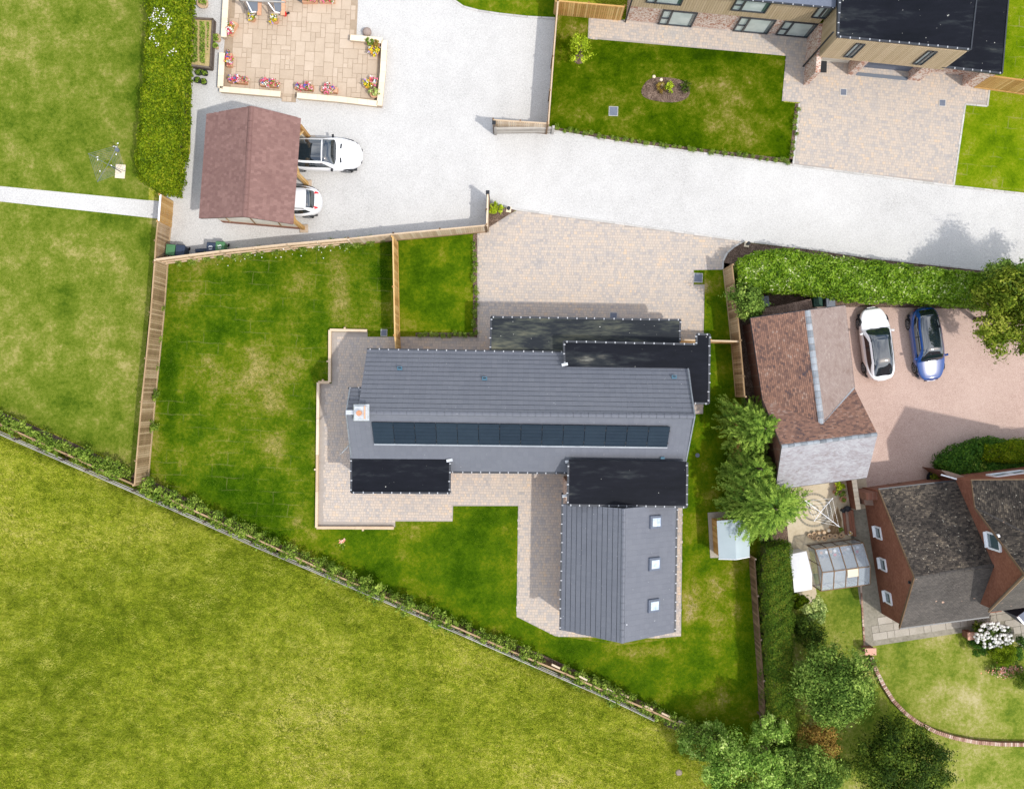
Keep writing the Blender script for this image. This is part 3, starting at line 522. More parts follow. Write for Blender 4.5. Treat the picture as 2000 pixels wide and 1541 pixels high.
paving('block_paved_drive', drive, -0.02, 0.020, 3, 0)
paving('block_paved_terrace', [(658, 658), (932, 658), (932, 690), (1000, 720), (1373, 720), (1373, 808), (1335, 810), (1330, 1242), (1280, 1246), (1085, 1242), (1009, 1204), (1012, 988), (885, 988), (884, 1018), (772, 1018), (772, 1024), (630, 1022), (634, 756), (658, 752)], -0.015, 0.0215, 4, 0)
paving('neighbour_block_drive', [(1150, 34), (1222, 40), (1400, 56), (1580, 60), (1925, 60), (1935, 172), (1928, 207), (1886, 203), (1862, 362), (1548, 322), (1562, 201), (1527, 198), (1535, 110), (1148, 76)], -0.1, 0.021, 5, 0)
sheet('gravel_border', [(648, 648), (718, 649), (718, 660), (658, 660), (658, 757), (634, 757), (630, 1020), (772, 1022), (772, 1029), (621, 1028), (625, 749), (648, 749)], 0.0195, MT['joint'])

# kerb blocks, one object each
def kerb(pts, label, w=0.11, L=0.6, z=0.06, m='kerb', name='kerb_line'):
    W = [P(x, y) for x, y in pts]
    root = thing(name, None, None, W[0]); root['kind'] = 'structure'
    me = MB(); me.box((L / 2, 0, z / 2 + 0.0), (L - 0.012, w, z), bev=0.008); mesh = me.mesh('kerb_block'); mesh.materials.append(MT[m])
    for a, b in zip(W[:-1], W[1:]):
        d = b - a; n = max(1, int(d.length / L)); rz = math.atan2(d.y, d.x)
        for i in range(n):
            o = link('kerb_block', mesh, root, None, a + d * i / n - W[0], rz); o.scale.x = (d.length / n) / L
kerb([(862, -60), (885, 0), (905, 14), (935, 22), (975, 28), (1030, 34), (1085, 37)], '')
kerb([(1080, 256), (1200, 277), (1548, 323), (1862, 364), (2000, 379), (2120, 392)], '', m='kerb')
kerb([(957, 396), (1010, 410), (1200, 436), (1452, 471), (1600, 489), (1700, 504), (1930, 529)], '', z=0.05)
kerb([(1452, 472), (1434, 482), (1420, 494), (1412, 510), (1411, 527)], '', L=0.3, z=0.07)
kerb([(1862, 364), (1885, 204), (1928, 208), (1932, 176)], '', z=0.045)
kerb([(1549, 321), (1561, 203)], '', z=0.045)
sheet('corner_bed', [(955, 396), (1008, 411), (948, 449)], 0.03, MT['soil'])
for nm, q in (('drive_edge_bed', [(924, 458), (932, 457), (932, 660), (924, 658)]), ('path_edge_bed', [(812, 650), (926, 650), (926, 658), (812, 658)]),
              ('lane_edge_bed', [(1075, 248), (1200, 268), (1350, 289), (1549, 312), (1548, 321), (1350, 297), (1200, 276), (1080, 256)]), ('drive_side_bed', [(1553, 203), (1561, 203), (1548, 319), (1541, 318)])):
    sheet(nm, q, 0.03, MT['soil'])
b = MB(); pts = [P(1300 + 47 * math.cos(t) * (1 + 0.05 * math.sin(3 * t)), 176 + 27 * math.sin(t) * (1 + 0.12 * math.sin(2 * t + 1)), 0.035) for t in np.linspace(0, 2 * PI, 28, endpoint=False)]
b.poly([tuple(p) for p in pts]); o = b.build('island_bed', MT['soil']); o['kind'] = 'structure'

# ------------------------------------------------------------------ fences
def board_fence(top_px, h, label, m, pitch=0.125, face='in', posts=2.4, rails=True, cap=None, rail_m=None, group=None, post_out=True, name='timber_fence', z0=0.0, kick=True):
    """top_px: the fence's top line; the fence stands upright below it"""
    W = [P(x, y, h) for x, y in top_px]; W = [Vector((p.x, p.y, z0)) for p in W]
    root = thing(name, label, 'fence', W[0], group)
    bm = MB(); bm.box((0, 0, h / 2 - 0.03), (pitch * 0.9, 0.022, h - 0.10)); me = bm.mesh('board'); me.materials.append(MT[m])
    pm = MB(); pm.box((0, 0, h / 2), (0.09, 0.09, h + 0.04)); pme = pm.mesh('post'); pme.materials.append(MT[rail_m or m])
    cnt = 0; extra = MB(); rl = MB(); cp = MB(); kb = MB()
    for a, b_ in zip(W[:-1], W[1:]):
        d = b_ - a; L = d.length; t = d.normalized(); rz = math.atan2(d.y, d.x); nrm = Vector((-t.y, t.x, 0))
        mid = (a + b_) / 2; toward = -1 if nrm.dot(mid) > 0 else 1      # side facing the house
        sgn = toward if face == 'in' else -toward
        n = int(L / pitch)
        for i in range(n):
            p = a + t * (i + 0.5) * L / n + nrm * sgn * 0.035 + nrm * random.uniform(-0.004, 0.004)
            if cnt < 300:
                o = link('board', me, root, None, p - W[0] + Vector((0, 0, random.uniform(-0.012, 0.012))), rz)
            else: extra.box((p.x, p.y, z0 + h / 2 - 0.03), (pitch * 0.9, 0.022, h - 0.1), rz)
            cnt += 1
        for zz in ((0.35, h * 0.5, h - 0.3) if rails else ()):
            rl.bar(a + nrm * -sgn * 0.015 + Vector((0, 0, zz)), b_ + nrm * -sgn * 0.015 + Vector((0, 0, zz)), 0.075, 0.06)
        cp.bar(a + Vector((0, 0, h - 0.05)), b_ + Vector((0, 0, h - 0.05)), 0.075 if not cap else 0.10, 0.045)
        if kick: kb.bar(a + nrm * sgn * 0.065 + Vector((0, 0, 0.08)), b_ + nrm * sgn * 0.065 + Vector((0, 0, 0.08)), 0.03, 0.15)
        npst = max(1, int(round(L / posts)))
        for i in range(npst + 1):
            link('post', pme, root, None, a + d * i / npst - W[0] - nrm * sgn * 0.055, rz)
    if rl.v: rl.build('rail', MT[rail_m or m], root)
    cp.build('capping_rail', MT[cap or m], root)
    if kick: kb.build('gravel_board', MT[rail_m or m], root)
    if extra.v: e = extra.build('board_run', MT[m], root); e['kind'] = 'stuff'
    return root
board_fence([(308, 432), (304, 470), (301.5, 512), (294, 610), (285, 700), (276, 785), (266, 900), (262, 948)], 2.0, 'long weathered board fence between the west lawn and the main garden', 'timber_old')
g = board_fence([(313, 380), (309, 432)], 2.05, 'orange board gate with white top rail at the end of the gravel path', 'timber_new', cap='white', posts=1.6, name='timber_gate', kick=False); g['category'] = 'gate'
board_fence([(302, 507), (430, 490.5), (560, 477), (680, 466.5)], 2.0, 'rail-backed fence from the wheelie bins along the south of the gravel yard', 'timber_old', face='out', rail_m='timber_pale', cap='timber_pale')
board_fence([(680, 466.5), (768, 457), (950, 440)], 2.0, 'pale board-faced fence above the small square lawn, ending at the drive corner', 'timber_pale', rail_m='timber_brown')
board_fence([(767, 462), (769, 560), (771, 655), (773.5, 690)], 2.0, 'orange board fence dividing the main garden from the small square front lawn', 'timber_new', rail_m='timber_new')
board_fence([(952.5, 376), (950.5, 442)], 2.0, 'short pale fence end beside the triangular corner bed', 'timber_pale', rail_m='timber_brown', posts=1.0)
board_fence([(1091, -160), (1090, 0), (1081, 110), (1071, 243)], 2.0, 'tall fence between the white gravel yard and the lawn with the island bed', 'timber_pale', rail_m='timber_brown', face='out')
board_fence([(963, 234), (1069, 241)], 2.0, 'short fence spur behind the silvered field gate', 'timber_pale', rail_m='timber_brown', posts=1.7)
board_fence([(1430, 517), (1440, 606), (1446, 665), (1452, 735), (1455, 775)], 2.1, 'brown board fence between the block drive and the tiled garage, under the overhanging bush', 'timber_old')
board_fence([(1438, 792), (1446, 870), (1452, 955), (1455, 990)], 2.1, 'orange-brown fence partly hidden under the two feathery cypress trees', 'timber_new', rail_m='timber_new')
board_fence([(1474, 1092), (1479, 1164), (1485, 1250), (1491, 1330), (1496, 1420), (1500, 1475)], 1.25, 'low dark fence along the clipped conifer hedge, south of the garden shed', 'timber_brown', rail_m='timber_pale', kick=False)
board_fence([(1085, 1), (1150, 7), (1220, 13)], 2.0, 'bright new fence panel joining the boundary to the timber-clad house', 'timber_new', kick=False)
board_fence([(1935, 148), (2000, 157), (2200, 186)], 2.0, 'bright new fence east of the black flat roof', 'timber_new', cap='timber_new', pitch=0.15)
board_fence([(-250, 716), (0, 829), (130, 888), (261, 947)], 1.0, 'low brown board fence along the field below the dry west lawn', 'timber_brown', pitch=0.14, kick=False, rail_m='timber_brown', cap='timber_old')
board_fence([(290, 957), (500, 1053), (602, 1100), (704, 1145), (800, 1187), (899, 1229), (1010, 1277), (1105, 1316), (1175, 1347), (1275, 1390), (1417, 1455)], 1.0, 'low brown board fence behind the row of young shrubs, beside the field', 'timber_brown', pitch=0.13, kick=False, rail_m='timber_brown', cap='timber_old')
board_fence([(1330, 664), (1446, 667)], 1.9, 'narrow side gate and fence panel joining the grey-roofed house to the east boundary', 'timber_new', cap='timber_pale', pitch=0.1, posts=1.8, kick=False)
# post and rail along the field
def post_rail(pts, h, label):
    W = [P(x, y, h) for x, y in pts]; W = [Vector((p.x, p.y, 0)) for p in W]
    root = thing('post_and_rail_fence', label, 'fence', W[0])
    pm = MB(); pm.box((0, 0, h / 2), (0.10, 0.10, h), bev=0.01); pme = pm.mesh('post'); pme.materials.append(MT['timber_dark'])
    L0 = 1.55
    tot = [0]
    for a, b_ in zip(W[:-1], W[1:]): tot.append(tot[-1] + (b_ - a).length)
    def at(s_):
        for i in range(len(W) - 1):
            if s_ <= tot[i + 1] or i == len(W) - 2: return W[i].lerp(W[i + 1], (s_ - tot[i]) / (tot[i + 1] - tot[i]))
    n = int(tot[-1] / L0); rm = MB(); rm.box((0.5, 0, 0), (1.0, 0.04, 0.09)); rme = rm.mesh('rail'); rme.materials.append(MT['timber_grey'])
    for i in range(n + 1):
        p = at(min(i * L0, tot[-1])); link('post', pme, root, None, p - W[0] + Vector((0, 0, 0)), random.uniform(-0.05, 0.6))
        if i < n:
            q = at((i + 1) * L0); d = q - p
            for zz in (0.42, 0.78, 1.10):
                o = link('rail', rme, root, None, p - W[0] + Vector((0, -0.07, zz)), math.atan2(d.y, d.x)); o.scale.x = d.length * 1.01
post_rail([(-250, 728), (0, 847), (265, 962), (500, 1067), (764, 1179), (1007, 1284), (1200, 1368), (1297, 1415)], 1.15, 'long silvered post and rail fence separating the rough field from the gardens')
# field gate by the yard
root = thing('field_gate', 'silvered five-bar gate standing open against the short fence spur', 'gate', P(968, 262))
a = P(968, 262.5); c_ = P(1079, 261)
for zz in (0.2, 0.42, 0.64, 0.88, 1.2):
    q = MB(); q.bar(a + Vector((0, 0, zz)), c_ + Vector((0, 0, zz)), 0.11 if zz > 1 else 0.05, 0.09); q.build('rail', MT['timber_grey'], root)
q = MB(); q.bar(a + Vector((0.1, 0.03, 0.2)), c_ + Vector((-0.1, 0.03, 1.15)), 0.04, 0.08); q.build('brace', MT['timber_grey'], root)
for p in (a, c_):
    q = MB(); q.box((p.x, p.y, 0.7), (0.15, 0.15, 1.4), bev=0.02); q.build('post', MT['timber_grey'], root)
for (x, y, lb) in ((966, 259, 'dark square post at the closing end of the silvered field gate'), (952, 376, 'dark post ending the short fence beside the triangular bed')):
    p = P(x, y) if x > 960 else P(952.5, 376, 2.0); p.z = 0; r = thing('gate_post', lb, 'post', p); q = MB(); q.box((p.x, p.y, 1.0), (0.17, 0.17, 2.0)); q.build('shaft', MT['timber_dark'], r)
    q = MB(); q.box((p.x, p.y, 2.03), (0.22, 0.22, 0.06), bev=0.02); q.build('post_cap', MT['black_plastic'], r)

# ------------------------------------------------------------------ main house
def rot_pt(p): return p
house = thing('grey_roofed_house', 'large house with long slate-grey tiled roof, solar panels and four black flat roofs', 'house', P(1000, 800))
ZE, ZR = 3.24, 6.22
NW = P(717, 682, ZE); NE = P(1343.5, 692, ZE)
RW = P(676, 805.5, ZR); RE = P(1357, 813, ZR)
SW = P(686, 920, ZE); SE = P(1337, 924, ZE)
u = (NE - NW).normalized()
RWn = P(704, 806, ZR)
tile_slope('roof_tiles', house, NW, NE, RE, Vector((NW.x, 0, 0)) * 0 + P(698.5, 806, ZR), 0.30, 0.335, MT['tile_grey'], seed=5, stagger=0, deck=MT['dark_trim'], vgap=0.030, lift=0.016, gap=0.003, jit=0.002)
A0 = P(683.5, 758, 4.85 + 0.02); A1 = P(710, 758.5, 4.85 + 0.02)
tile_slope('roof_tiles', house, A0, A1, P(706, 806, ZR + 0.02), RW + Vector((0, 0, 0.02)), 0.30, 0.335, MT['tile_grey'], seed=6, stagger=0, deck=MT['dark_trim'], vgap=0.030, lift=0.016, gap=0.003, jit=0.002)
tile_slope('roof_tiles', house, SE, SW, RW, RE, 0.30, 0.335, MT['tile_grey'], seed=7, stagger=0, deck=MT['tile_grey'], lift=0.008, gap=0.003, jit=0.002)
ridge_tiles(house, RW, RE, 46, MT['tile_grey'], w=0.30, h=0.12)
# walls below
def wallprism(parent, px_pts, z1, m, name='wall', zpx=None):
    q = MB(); q.prism([XY(x, y, zpx or z1) for x, y in px_pts], 0, z1); return q.build(name, m, parent)
wallprism(house, [(728, 694), (1332, 702), (1328, 912), (698, 908)], 3.1, MT['brick_pale'])
q = MB()
for X_, (n_, r_, s_) in (('w', (NW + Vector((0.35, -0.3, 0)), P(704, 806, ZR - 0.2), SW + Vector((0.35, 0.3, 0)))), ('e', (NE + Vector((-0.35, -0.3, 0)), RE + Vector((-0.35, 0, -0.2)), SE + Vector((-0.35, 0.3, 0))))):
    q.slab([Vector((n_.x, n_.y, 3.0)), Vector((r_.x, r_.y, r_.z)), Vector((s_.x, s_.y, 3.0))], (0.22 if X_ == 'w' else -0.22, 0, 0))
q.build('gable_wall', MT['brick_pale'], house)
# wing
WE = 3.1; WR = 5.3
wsw = P(1094.5, 1230, WE); wse = P(1317, 1234.5, WE); wrs = P(1215, 1256, WR)
wnw = P(1098.3, 984, WE); wne = P(1321.3, 984.5, WE); wrn = P(1218.5, 993, WR)
wing_cut = None
tile_slope('roof_tiles', house, wsw, wnw, wrn, wrs, 0.30, 0.33, MT['tile_grey'], seed=8, stagger=0, deck=MT['dark_trim'], vgap=0.030, lift=0.016, gap=0.003, jit=0.002)
tile_slope('roof_tiles', house, wne, wse, wrs, wrn, 0.30, 0.33, MT['tile_grey'], seed=9, stagger=0, deck=MT['tile_grey'], lift=0.008, gap=0.003, jit=0.002)
ridge_tiles(house, wrs, wrn, 20, MT['tile_grey'], w=0.30, h=0.12)
wallprism(house, [(1105, 940), (1314, 945), (1308, 1226), (1104, 1222)], 3.0, MT['brick_pale'])
q = MB(); q.slab([wsw + Vector((0.3, 0.3, -0.1)), wrs + Vector((0, 0.3, -0.2)), wse + Vector((-0.3, 0.3, -0.1))], (0, 0.2, 0)); q.build('gable_wall', MT['brick_pale'], house)
q = MB(); q.slab([wnw + Vector((0.05, -0.04, -0.1)), wrn + Vector((0, -0.04, -0.12)), wne + Vector((-0.05, -0.04, -0.1))], (0, -0.1, 0)); q.build('gable_wall', MT['dark_trim'], house)
# flat roofs
def flat(parent, px, z, m, name='flat_roof', th=0.30, wall=None, trim=True, wm=None):
    w = [XY(x, y, z) for x, y in px]
    q = MB(); q.prism(w, z - th, z); q.build('fascia', MT['dark_trim'], parent)
    c = np.mean(w, 0); wi = [(c[0] + (x - c[0]) * 1.0, c[1] + (y - c[1]) * 1.0) for x, y in w]
    s_ = sheet(name, wi, z + 0.006, m, kind=None, parent=parent, px=False)
    # the sheet() call builds in world coordinates and re-parents
    if wall:
        q = MB(); q.prism([XY(x, y, z) for x, y in wall], 0, z - th); q.build('wall', wm or MT['brick_pale'], parent)
    # raised edge trim
    if trim:
        q = MB(); k = len(w)
        for i in range(k):
            a_ = Vector((*w[i], z + 0.03)); b_ = Vector((*w[(i + 1) % k], z + 0.03)); q.bar(a_, b_, 0.07, 0.05)
        q.build('edge_trim', MT['dark_trim'], parent)
flat(house, [(960.5, 620), (1328, 626), (1327, 700), (959, 697)], 3.02, MT['flat_roof_dirty'], wall=[(975, 640), (1318, 645), (1318, 690), (975, 690)], trim=False)
flat(house, [(1102, 668), (1360, 673), (1361, 653.5), (1385.5, 654), (1383, 787), (1352, 786.5), (1344, 722), (1343, 719), (1103, 716)], 4.03, MT['flat_roof'], wall=[(1110, 676), (1372, 680), (1368, 775), (1350, 770), (1340, 730), (1110, 740)], trim=False)
flat(house, [(687, 893), (878, 896), (877.5, 962), (686.5, 961)], 3.92, MT['flat_roof'], wall=[(694, 880), (870, 880), (870, 954), (694, 953)], trim=False)
flat(house, [(1111, 898), (1341, 902), (1340, 989), (1110, 985)], 4.45, MT['flat_roof'], wall=[(1118, 903), (1334, 906), (1332, 980), (1118, 977)], trim=False, wm=MT['dark_trim'])
# gutters with their white brackets
brm = MB(); brm.box((0, 0, 0), (0.06, 0.10, 0.02), bev=0.005); brme = brm.mesh('gutter_bracket'); brme.materials.append(MT['bracket'])
def gutter(parent, a, b_, step=0.54, m='dark_trim'):
    a = Vector(a); b_ = Vector(b_); q = MB(); q.bar(a, b_, 0.11, 0.08); q.build('gutter', MT[m], parent)
    d = b_ - a; n = max(1, int(d.length / step)); off = woff(parent)
    for i in range(n + 1):
        p = a + d * ((i + 0.3) / (n + 0.6)) + Vector((0, 0, 0.05)) + Vector((random.uniform(-0.04, 0.04), random.uniform(-0.02, 0.02), 0)); link('gutter_bracket', brme, parent, None, p - off, math.atan2(d.y, d.x))
G = [((717, 682, ZE), (1102, 688, ZE)), ((879, 922, ZE), (1109, 924, ZE)), ((959, 619, 3.02), (1329, 625, 3.02)), ((959, 619, 3.02), (958, 684, 3.02)), ((1328.5, 625, 3.02), (1327.5, 668, 3.02)),
     ((1101, 667, 4.03), (1360, 672.5, 4.03)), ((1101, 667, 4.03), (1103, 714, 4.03)), ((1386, 653.5, 4.03), (1384, 788, 4.03)), ((1384, 788, 4.03), (1353, 787.5, 4.03)), ((1360, 653, 4.03), (1386, 653.5, 4.03)), ((1360.5, 654, 4.03), (1360, 673, 4.03)),
     ((686, 895, 3.92), (686, 962, 3.92)), ((686, 962, 3.92), (879, 963, 3.92)), ((879, 900, 3.92), (878.5, 962, 3.92)),
     ((1110, 905, 4.45), (1109, 986, 4.45)), ((1109, 986, 4.45), (1341, 990, 4.45)), ((1342, 903, 4.45), (1341, 990, 4.45)),
     ((1098.5, 962, WE), (1094, 1230, WE)), ((1322, 990, WE), (1318, 1234, WE)), ((680, 758, 4.85), (706, 758, 4.85))]
for a, b_ in G: gutter(house, P(*a), P(*b_))
# solar array: frame laid on the south slope
nS = np.cross(np.array(RE - RW), np.array(SW - RW)); nS = Vector(nS / np.linalg.norm(nS)); nS = nS if nS.z > 0 else -nS
def on_slope(px, py):   # point of the south slope seen at this mark
    z = 5.0
    for _ in range(25):
        p = P(px, py, z); z += 0.7 * (-(p - RW).dot(nS) / nS.z)
    return P(px, py, z)
TL, TR, BR, BL = on_slope(726, 822), on_slope(1309, 831), on_slope(1303, 870), on_slope(731, 863.5)
for i in range(14):
    f0, f1 = i / 14, (i + 1) / 14; e = 0.0009
    q4 = [BL.lerp(BR, f0 + e), BL.lerp(BR, f1 - e), TL.lerp(TR, f1 - e), TL.lerp(TR, f0 + e)]
    q = MB(); q.slab([v_ + nS * 0.13 for v_ in q4], nS * -0.035); pn = q.build('solar_panel', MT['solar'], house)
    q = MB(); c4 = sum(q4, Vector()) / 4
    for j in range(1, 6):
        a_ = q4[0].lerp(q4[3], j / 6) + nS * 0.132; b2 = q4[1].lerp(q4[2], j / 6) + nS * 0.132; q.bar(a_.lerp(b2, 0.03), a_.lerp(b2, 0.97), 0.012, 0.004)
    q.build('cell_line', MT['solar_line'], pn)
    for fy in (0.2, 0.8):
        q = MB(); c_ = q4[1].lerp(q4[2], fy) + nS * 0.14; q.box(c_, (0.05, 0.08, 0.03)); q.build('panel_clamp', MT['black_plastic'], house)
q = MB(); q.bar(BL + nS * 0.08 - Vector((0, 0.06, 0)), BR + nS * 0.08 - Vector((0, 0.06, 0)), 0.10, 0.04); q.build('array_flashing', MT['lead'], house)
for (x, y) in ((1294, 893),):
    p = on_slope(x, y); q = MB(); q.box(p + nS * 0.06, (0.22, 0.12, 0.05)); q.build('roof_vent', MT['vent'], house)
nN = np.cross(np.array(NE - NW), np.array(RE - NW)); nN = Vector(nN / np.linalg.norm(nN)); nN = nN if nN.z > 0 else -nN
def on_north(px, py):
    z = 5.0
    for _ in range(25):
        p = P(px, py, z); z += 0.7 * (-(p - NW).dot(nN) / nN.z)
    return P(px, py, z)
for (x, y) in ((781, 721), (946.5, 741), (1316.5, 738)):
    p = on_north(x, y); q = MB(); q.box(p + nN * 0.07, (0.28, 0.20, 0.05)); vv = q.build('roof_vent', MT['vent'], house); q = MB(); q.box(p + nN * 0.11, (0.16, 0.06, 0.04)); q.build('vent_slot', MT['black_plastic'], vv)
# flashings and ridge end
for (a, b_) in (((683.5, 757, 4.9), (676, 806, 6.27)), ((676, 806, 6.27), (686, 893, 3.99)), ((1344, 720, 4.12), (1357, 813, 6.27)), ((1357, 813, 6.27), (1340, 900, 3.9))):
    q = MB(); q.bar(P(*a), P(*b_), 0.07, 0.06); q.build('verge_trim', MT['lead'], house)
for (x, y, z) in ((706, 763, 4.95), (878, 899, 4.0), (1110, 901, 3.95), (1103, 712, 4.15), (1104, 968, 3.3)):
    q = MB(); p = P(x, y, z); q.box(p, (0.35, 0.16, 0.05), 0.2); q.build('lead_flashing', MT['metal'], house)
# chimney
cp_ = P(704, 806, 6.6); ch = MB(); ch.box((cp_.x, cp_.y, 5.9), (0.62, 0.62, 1.3)); chs = ch.build('chimney_stack', MT['metal'], house)
q = MB(); q.box((cp_.x, cp_.y, 6.30), (0.86, 0.9, 0.05), bev=0.02); q.build('chimney_flashing', MT['metal'], chs)
q = MB(); q.box((cp_.x, cp_.y, 6.60), (0.70, 0.70, 0.08), bev=0.02); q.build('chimney_cap', MT['metal'], chs)
q = MB(); q.lathe((cp_.x - 0.04, cp_.y - 0.02, 6.64), [(0.13, 0), (0.12, 0.2), (0.15, 0.22), (0.15, 0.26), (0.08, 0.26)], 14); q.build('chimney_pot', MT['copper'], chs)
q = MB(); q.bar(P(712, 793, 6.68), P(712, 818, 6.68), 0.07, 0.05); q.build('cap_strap', MT['copper'], chs)
q = MB(); q.bar(RW + Vector((0.0, 0, 0.08)), RW + Vector((0.55, 0, 0.08)), 0.24, 0.05); q.build('ridge_flashing', MT['metal'], house)
# skylights in the wing
nE = np.cross(np.array(wse - wne), np.array(wrs - wne)); nE = Vector(nE / np.linalg.norm(nE)); nE = nE if nE.z > 0 else -nE
ue = (wse - wne).normalized(); ve = nE.cross(ue)
if ve.z < 0: ve = -ve
for (x, y) in ((1278.5, 1019), (1276.5, 1101), (1275, 1182)):
    z = 4
    for _ in range(25):
        p = P(x, y, z); z += 0.7 * (-(p - wne).dot(nE) / nE.z)
    p = P(x, y, z); r4 = lambda a_, b2, o_: [p + ue * sx * a_ + ve * sy * b2 + nE * o_ for sx, sy in ((-1, -1), (1, -1), (1, 1), (-1, 1))]
    q = MB(); fr = r4(0.36, 0.42, 0.14); q.slab(fr, nE * -0.16); sk = q.build('skylight', MT['cover'], house)
    q = MB(); q.slab(r4(0.29, 0.35, 0.165), nE * -0.03); q.build('frame', MT['bin_grey'], sk)
    q = MB(); q.slab(r4(0.235, 0.29, 0.18), nE * -0.02); q.build('pane', MT['skylight_glass'], sk)
p = P(1222, 1219, 5.3); q = MB(); q.box((p.x + 0.05, p.y, 5.38), (0.07, 0.07, 0.02)); q.build('roof_clip', MT['bracket'], house)
# aerial on the west gable
ar = thing('tv_aerial', 'grey television aerial on the west gable of the grey-roofed house', 'aerial', P(684, 880, 3.6))
q = MB(); q.tube(P(686, 893, 3.6), P(683, 868, 4.2), 0.025); q.build('mast', MT['metal'], ar)
q = MB(); q.tube(P(668, 884, 4.3), P(682, 869, 4.3), 0.035); q.build('boom', MT['metal'], ar)
for t_ in np.linspace(0.05, 0.95, 7):
    c_ = P(668, 884, 4.33).lerp(P(682, 869, 4.33), t_); q = MB(); q.bar(c_ + Vector((-0.12, -0.12, 0)), c_ + Vector((0.12, 0.12, 0)), 0.02, 0.02); q.build('element', MT['metal'], ar)
# timber edging of the terrace
def edging(pts, label, w=0.16, h=0.26, m='timber_pale', name='sleeper_wall', seg=2.4):
    W = [P(x, y) for x, y in pts]; root = thing(name, label, 'wall', W[0])
    for a, b_ in zip(W[:-1], W[1:]):
        d = b_ - a; n = max(1, int(round(d.length / seg)))
        for i in range(n):
            q = MB(); p0 = a + d * i / n; p1 = a + d * (i + 1) / n; t = d.normalized() * 0.006; q.bar(p0 + t + Vector((0, 0, h / 2)), p1 - t + Vector((0, 0, h / 2)), w * random.uniform(0.92, 1.05), h + random.uniform(-0.01, 0.01)); q.build('sleeper', MT[m], root)
        q = MB(); c_ = a.lerp(b_, 0.6); n_ = Vector((-d.y, d.x, 0)).normalized(); sg = -1 if n_.dot(P(800, 850) - c_) > 0 else 1; c2 = c_ + n_ * sg * 0.13; q.box((c2.x, c2.y, h / 2), (0.1, 0.1, h)); q.build('peg', MT[m], root)
edging([(718, 646.5), (645.5, 645), (645, 747), (623, 747), (619.5, 1029.5), (770, 1030)], 'pale timber sleeper edging round the west end of the block terrace')

# ------------------------------------------------------------------ north-west car port
cpz0, cpz1, cpr = 2.85, 3.30, 4.73
g_nw = P(404, 223, cpz0); g_sw = P(389, 427, cpz0); g_ne = P(588, 231, cpz1); g_se = P(573, 438.6, cpz1); g_rn = P(490.5, 207, cpr); g_rs = P(477, 424, cpr)
car_port = thing('tiled_car_port', 'open-fronted two-bay car port with a plum-brown tiled roof', 'garage', P(490, 330))
tile_slope('roof_tiles', car_port, g_nw, g_sw, g_rs, g_rn, 0.165, 0.2, MT['tile_brown'], seed=21, vgap=0.014, stagger=0.5, deck=MT['timber_dark'], lift=0.026, gap=0.005)
tile_slope('roof_tiles', car_port, g_se, g_ne, g_rn, g_rs, 0.165, 0.2, MT['tile_brown'], seed=22, stagger=0.5, deck=MT['timber_dark'], lift=0.012, gap=0.005)
ridge_tiles(car_port, g_rs, g_rn, 15, MT['tile_brown'], w=0.36, h=0.12)
def wall_from(parent, a, b_, z0, z1, th, m, name='wall'):
    q = MB(); a = Vector((a[0], a[1], (z0 + z1) / 2)); b_ = Vector((b_[0], b_[1], (z0 + z1) / 2)); q.bar(a, b_, th, z1 - z0); return q.build(name, m, parent)
ys = 9.0
sA = Vector((g_sw.x + 0.5, g_sw.y + 0.40, 0)); sB = Vector((g_se.x - 0.35, g_se.y + 0.42, 0)); nA = Vector((g_nw.x + 0.5, g_nw.y - 0.4, 0)); nB = Vector((g_ne.x - 0.35, g_ne.y - 0.4, 0))
wall_from(car_port, sA, sB, 0, 0.5, 0.24, MT['brick_red'], 'brick_plinth'); wall_from(car_port, sA, sB, 0.5, 2.75, 0.16, MT['cream'], 'wall'); wall_from(car_port, nA, nB, 0, 2.75, 0.18, MT['cream'], 'wall'); wall_from(car_port, sA, nA, 0, 2.6, 0.18, MT['timber_dark'], 'wall')
q = MB(); q.slab([Vector((sA.x, sA.y, 2.7)), Vector((sB.x, sB.y, 2.7)), Vector((sB.x, sB.y, 3.1)), Vector((g_rs.x, (sA.y + sB.y) / 2, 4.55))], (0, 0.12, 0)); q.build('gable_wall', MT['cream'], car_port)
for f in (0.0, 0.33, 0.66):
    q = MB(); c_ = sA.lerp(sB, f + 0.12); q.bar(c_ + Vector((0, -0.1, 0.5)), c_ + Vector((0.25, -0.1, 2.7)), 0.1, 0.05); q.build('timber_stud', MT['timber_old'], car_port)
for f, nm in ((0.0, 0), (0.5, 1), (1.0, 2)):
    c_ = Vector((g_se.x - 0.15, g_se.y + 0.35, 0)).lerp(Vector((g_ne.x - 0.15, g_ne.y - 0.35, 0)), f)
    q = MB(); q.box((c_.x, c_.y, 1.5), (0.2, 0.2, 3.0)); q.build('post', MT['timber_new'], car_port)
    q = MB(); q.box((c_.x + 0.02, c_.y, 0.06), (0.5, 0.5, 0.12), bev=0.03); q.build('pad_stone', MT['slab'], car_port)
    q = MB(); q.bar(c_ + Vector((0.0, 0, 2.1)), c_ + Vector((0.0, 0.5 if f < 1 else -0.5, 3.0)), 0.12, 0.12); q.build('brace', MT['timber_new'], car_port)
q = MB(); p = P(458, 434); q.box((p.x, p.y + 0.1, 0.12), (0.9, 0.28, 0.18), -0.05); lg = thing('timber_offcut', 'grey weathered plank leaning at the south wall of the car port', 'plank', (p.x, p.y, 0)); q.build('plank', MT['timber_grey'], lg)

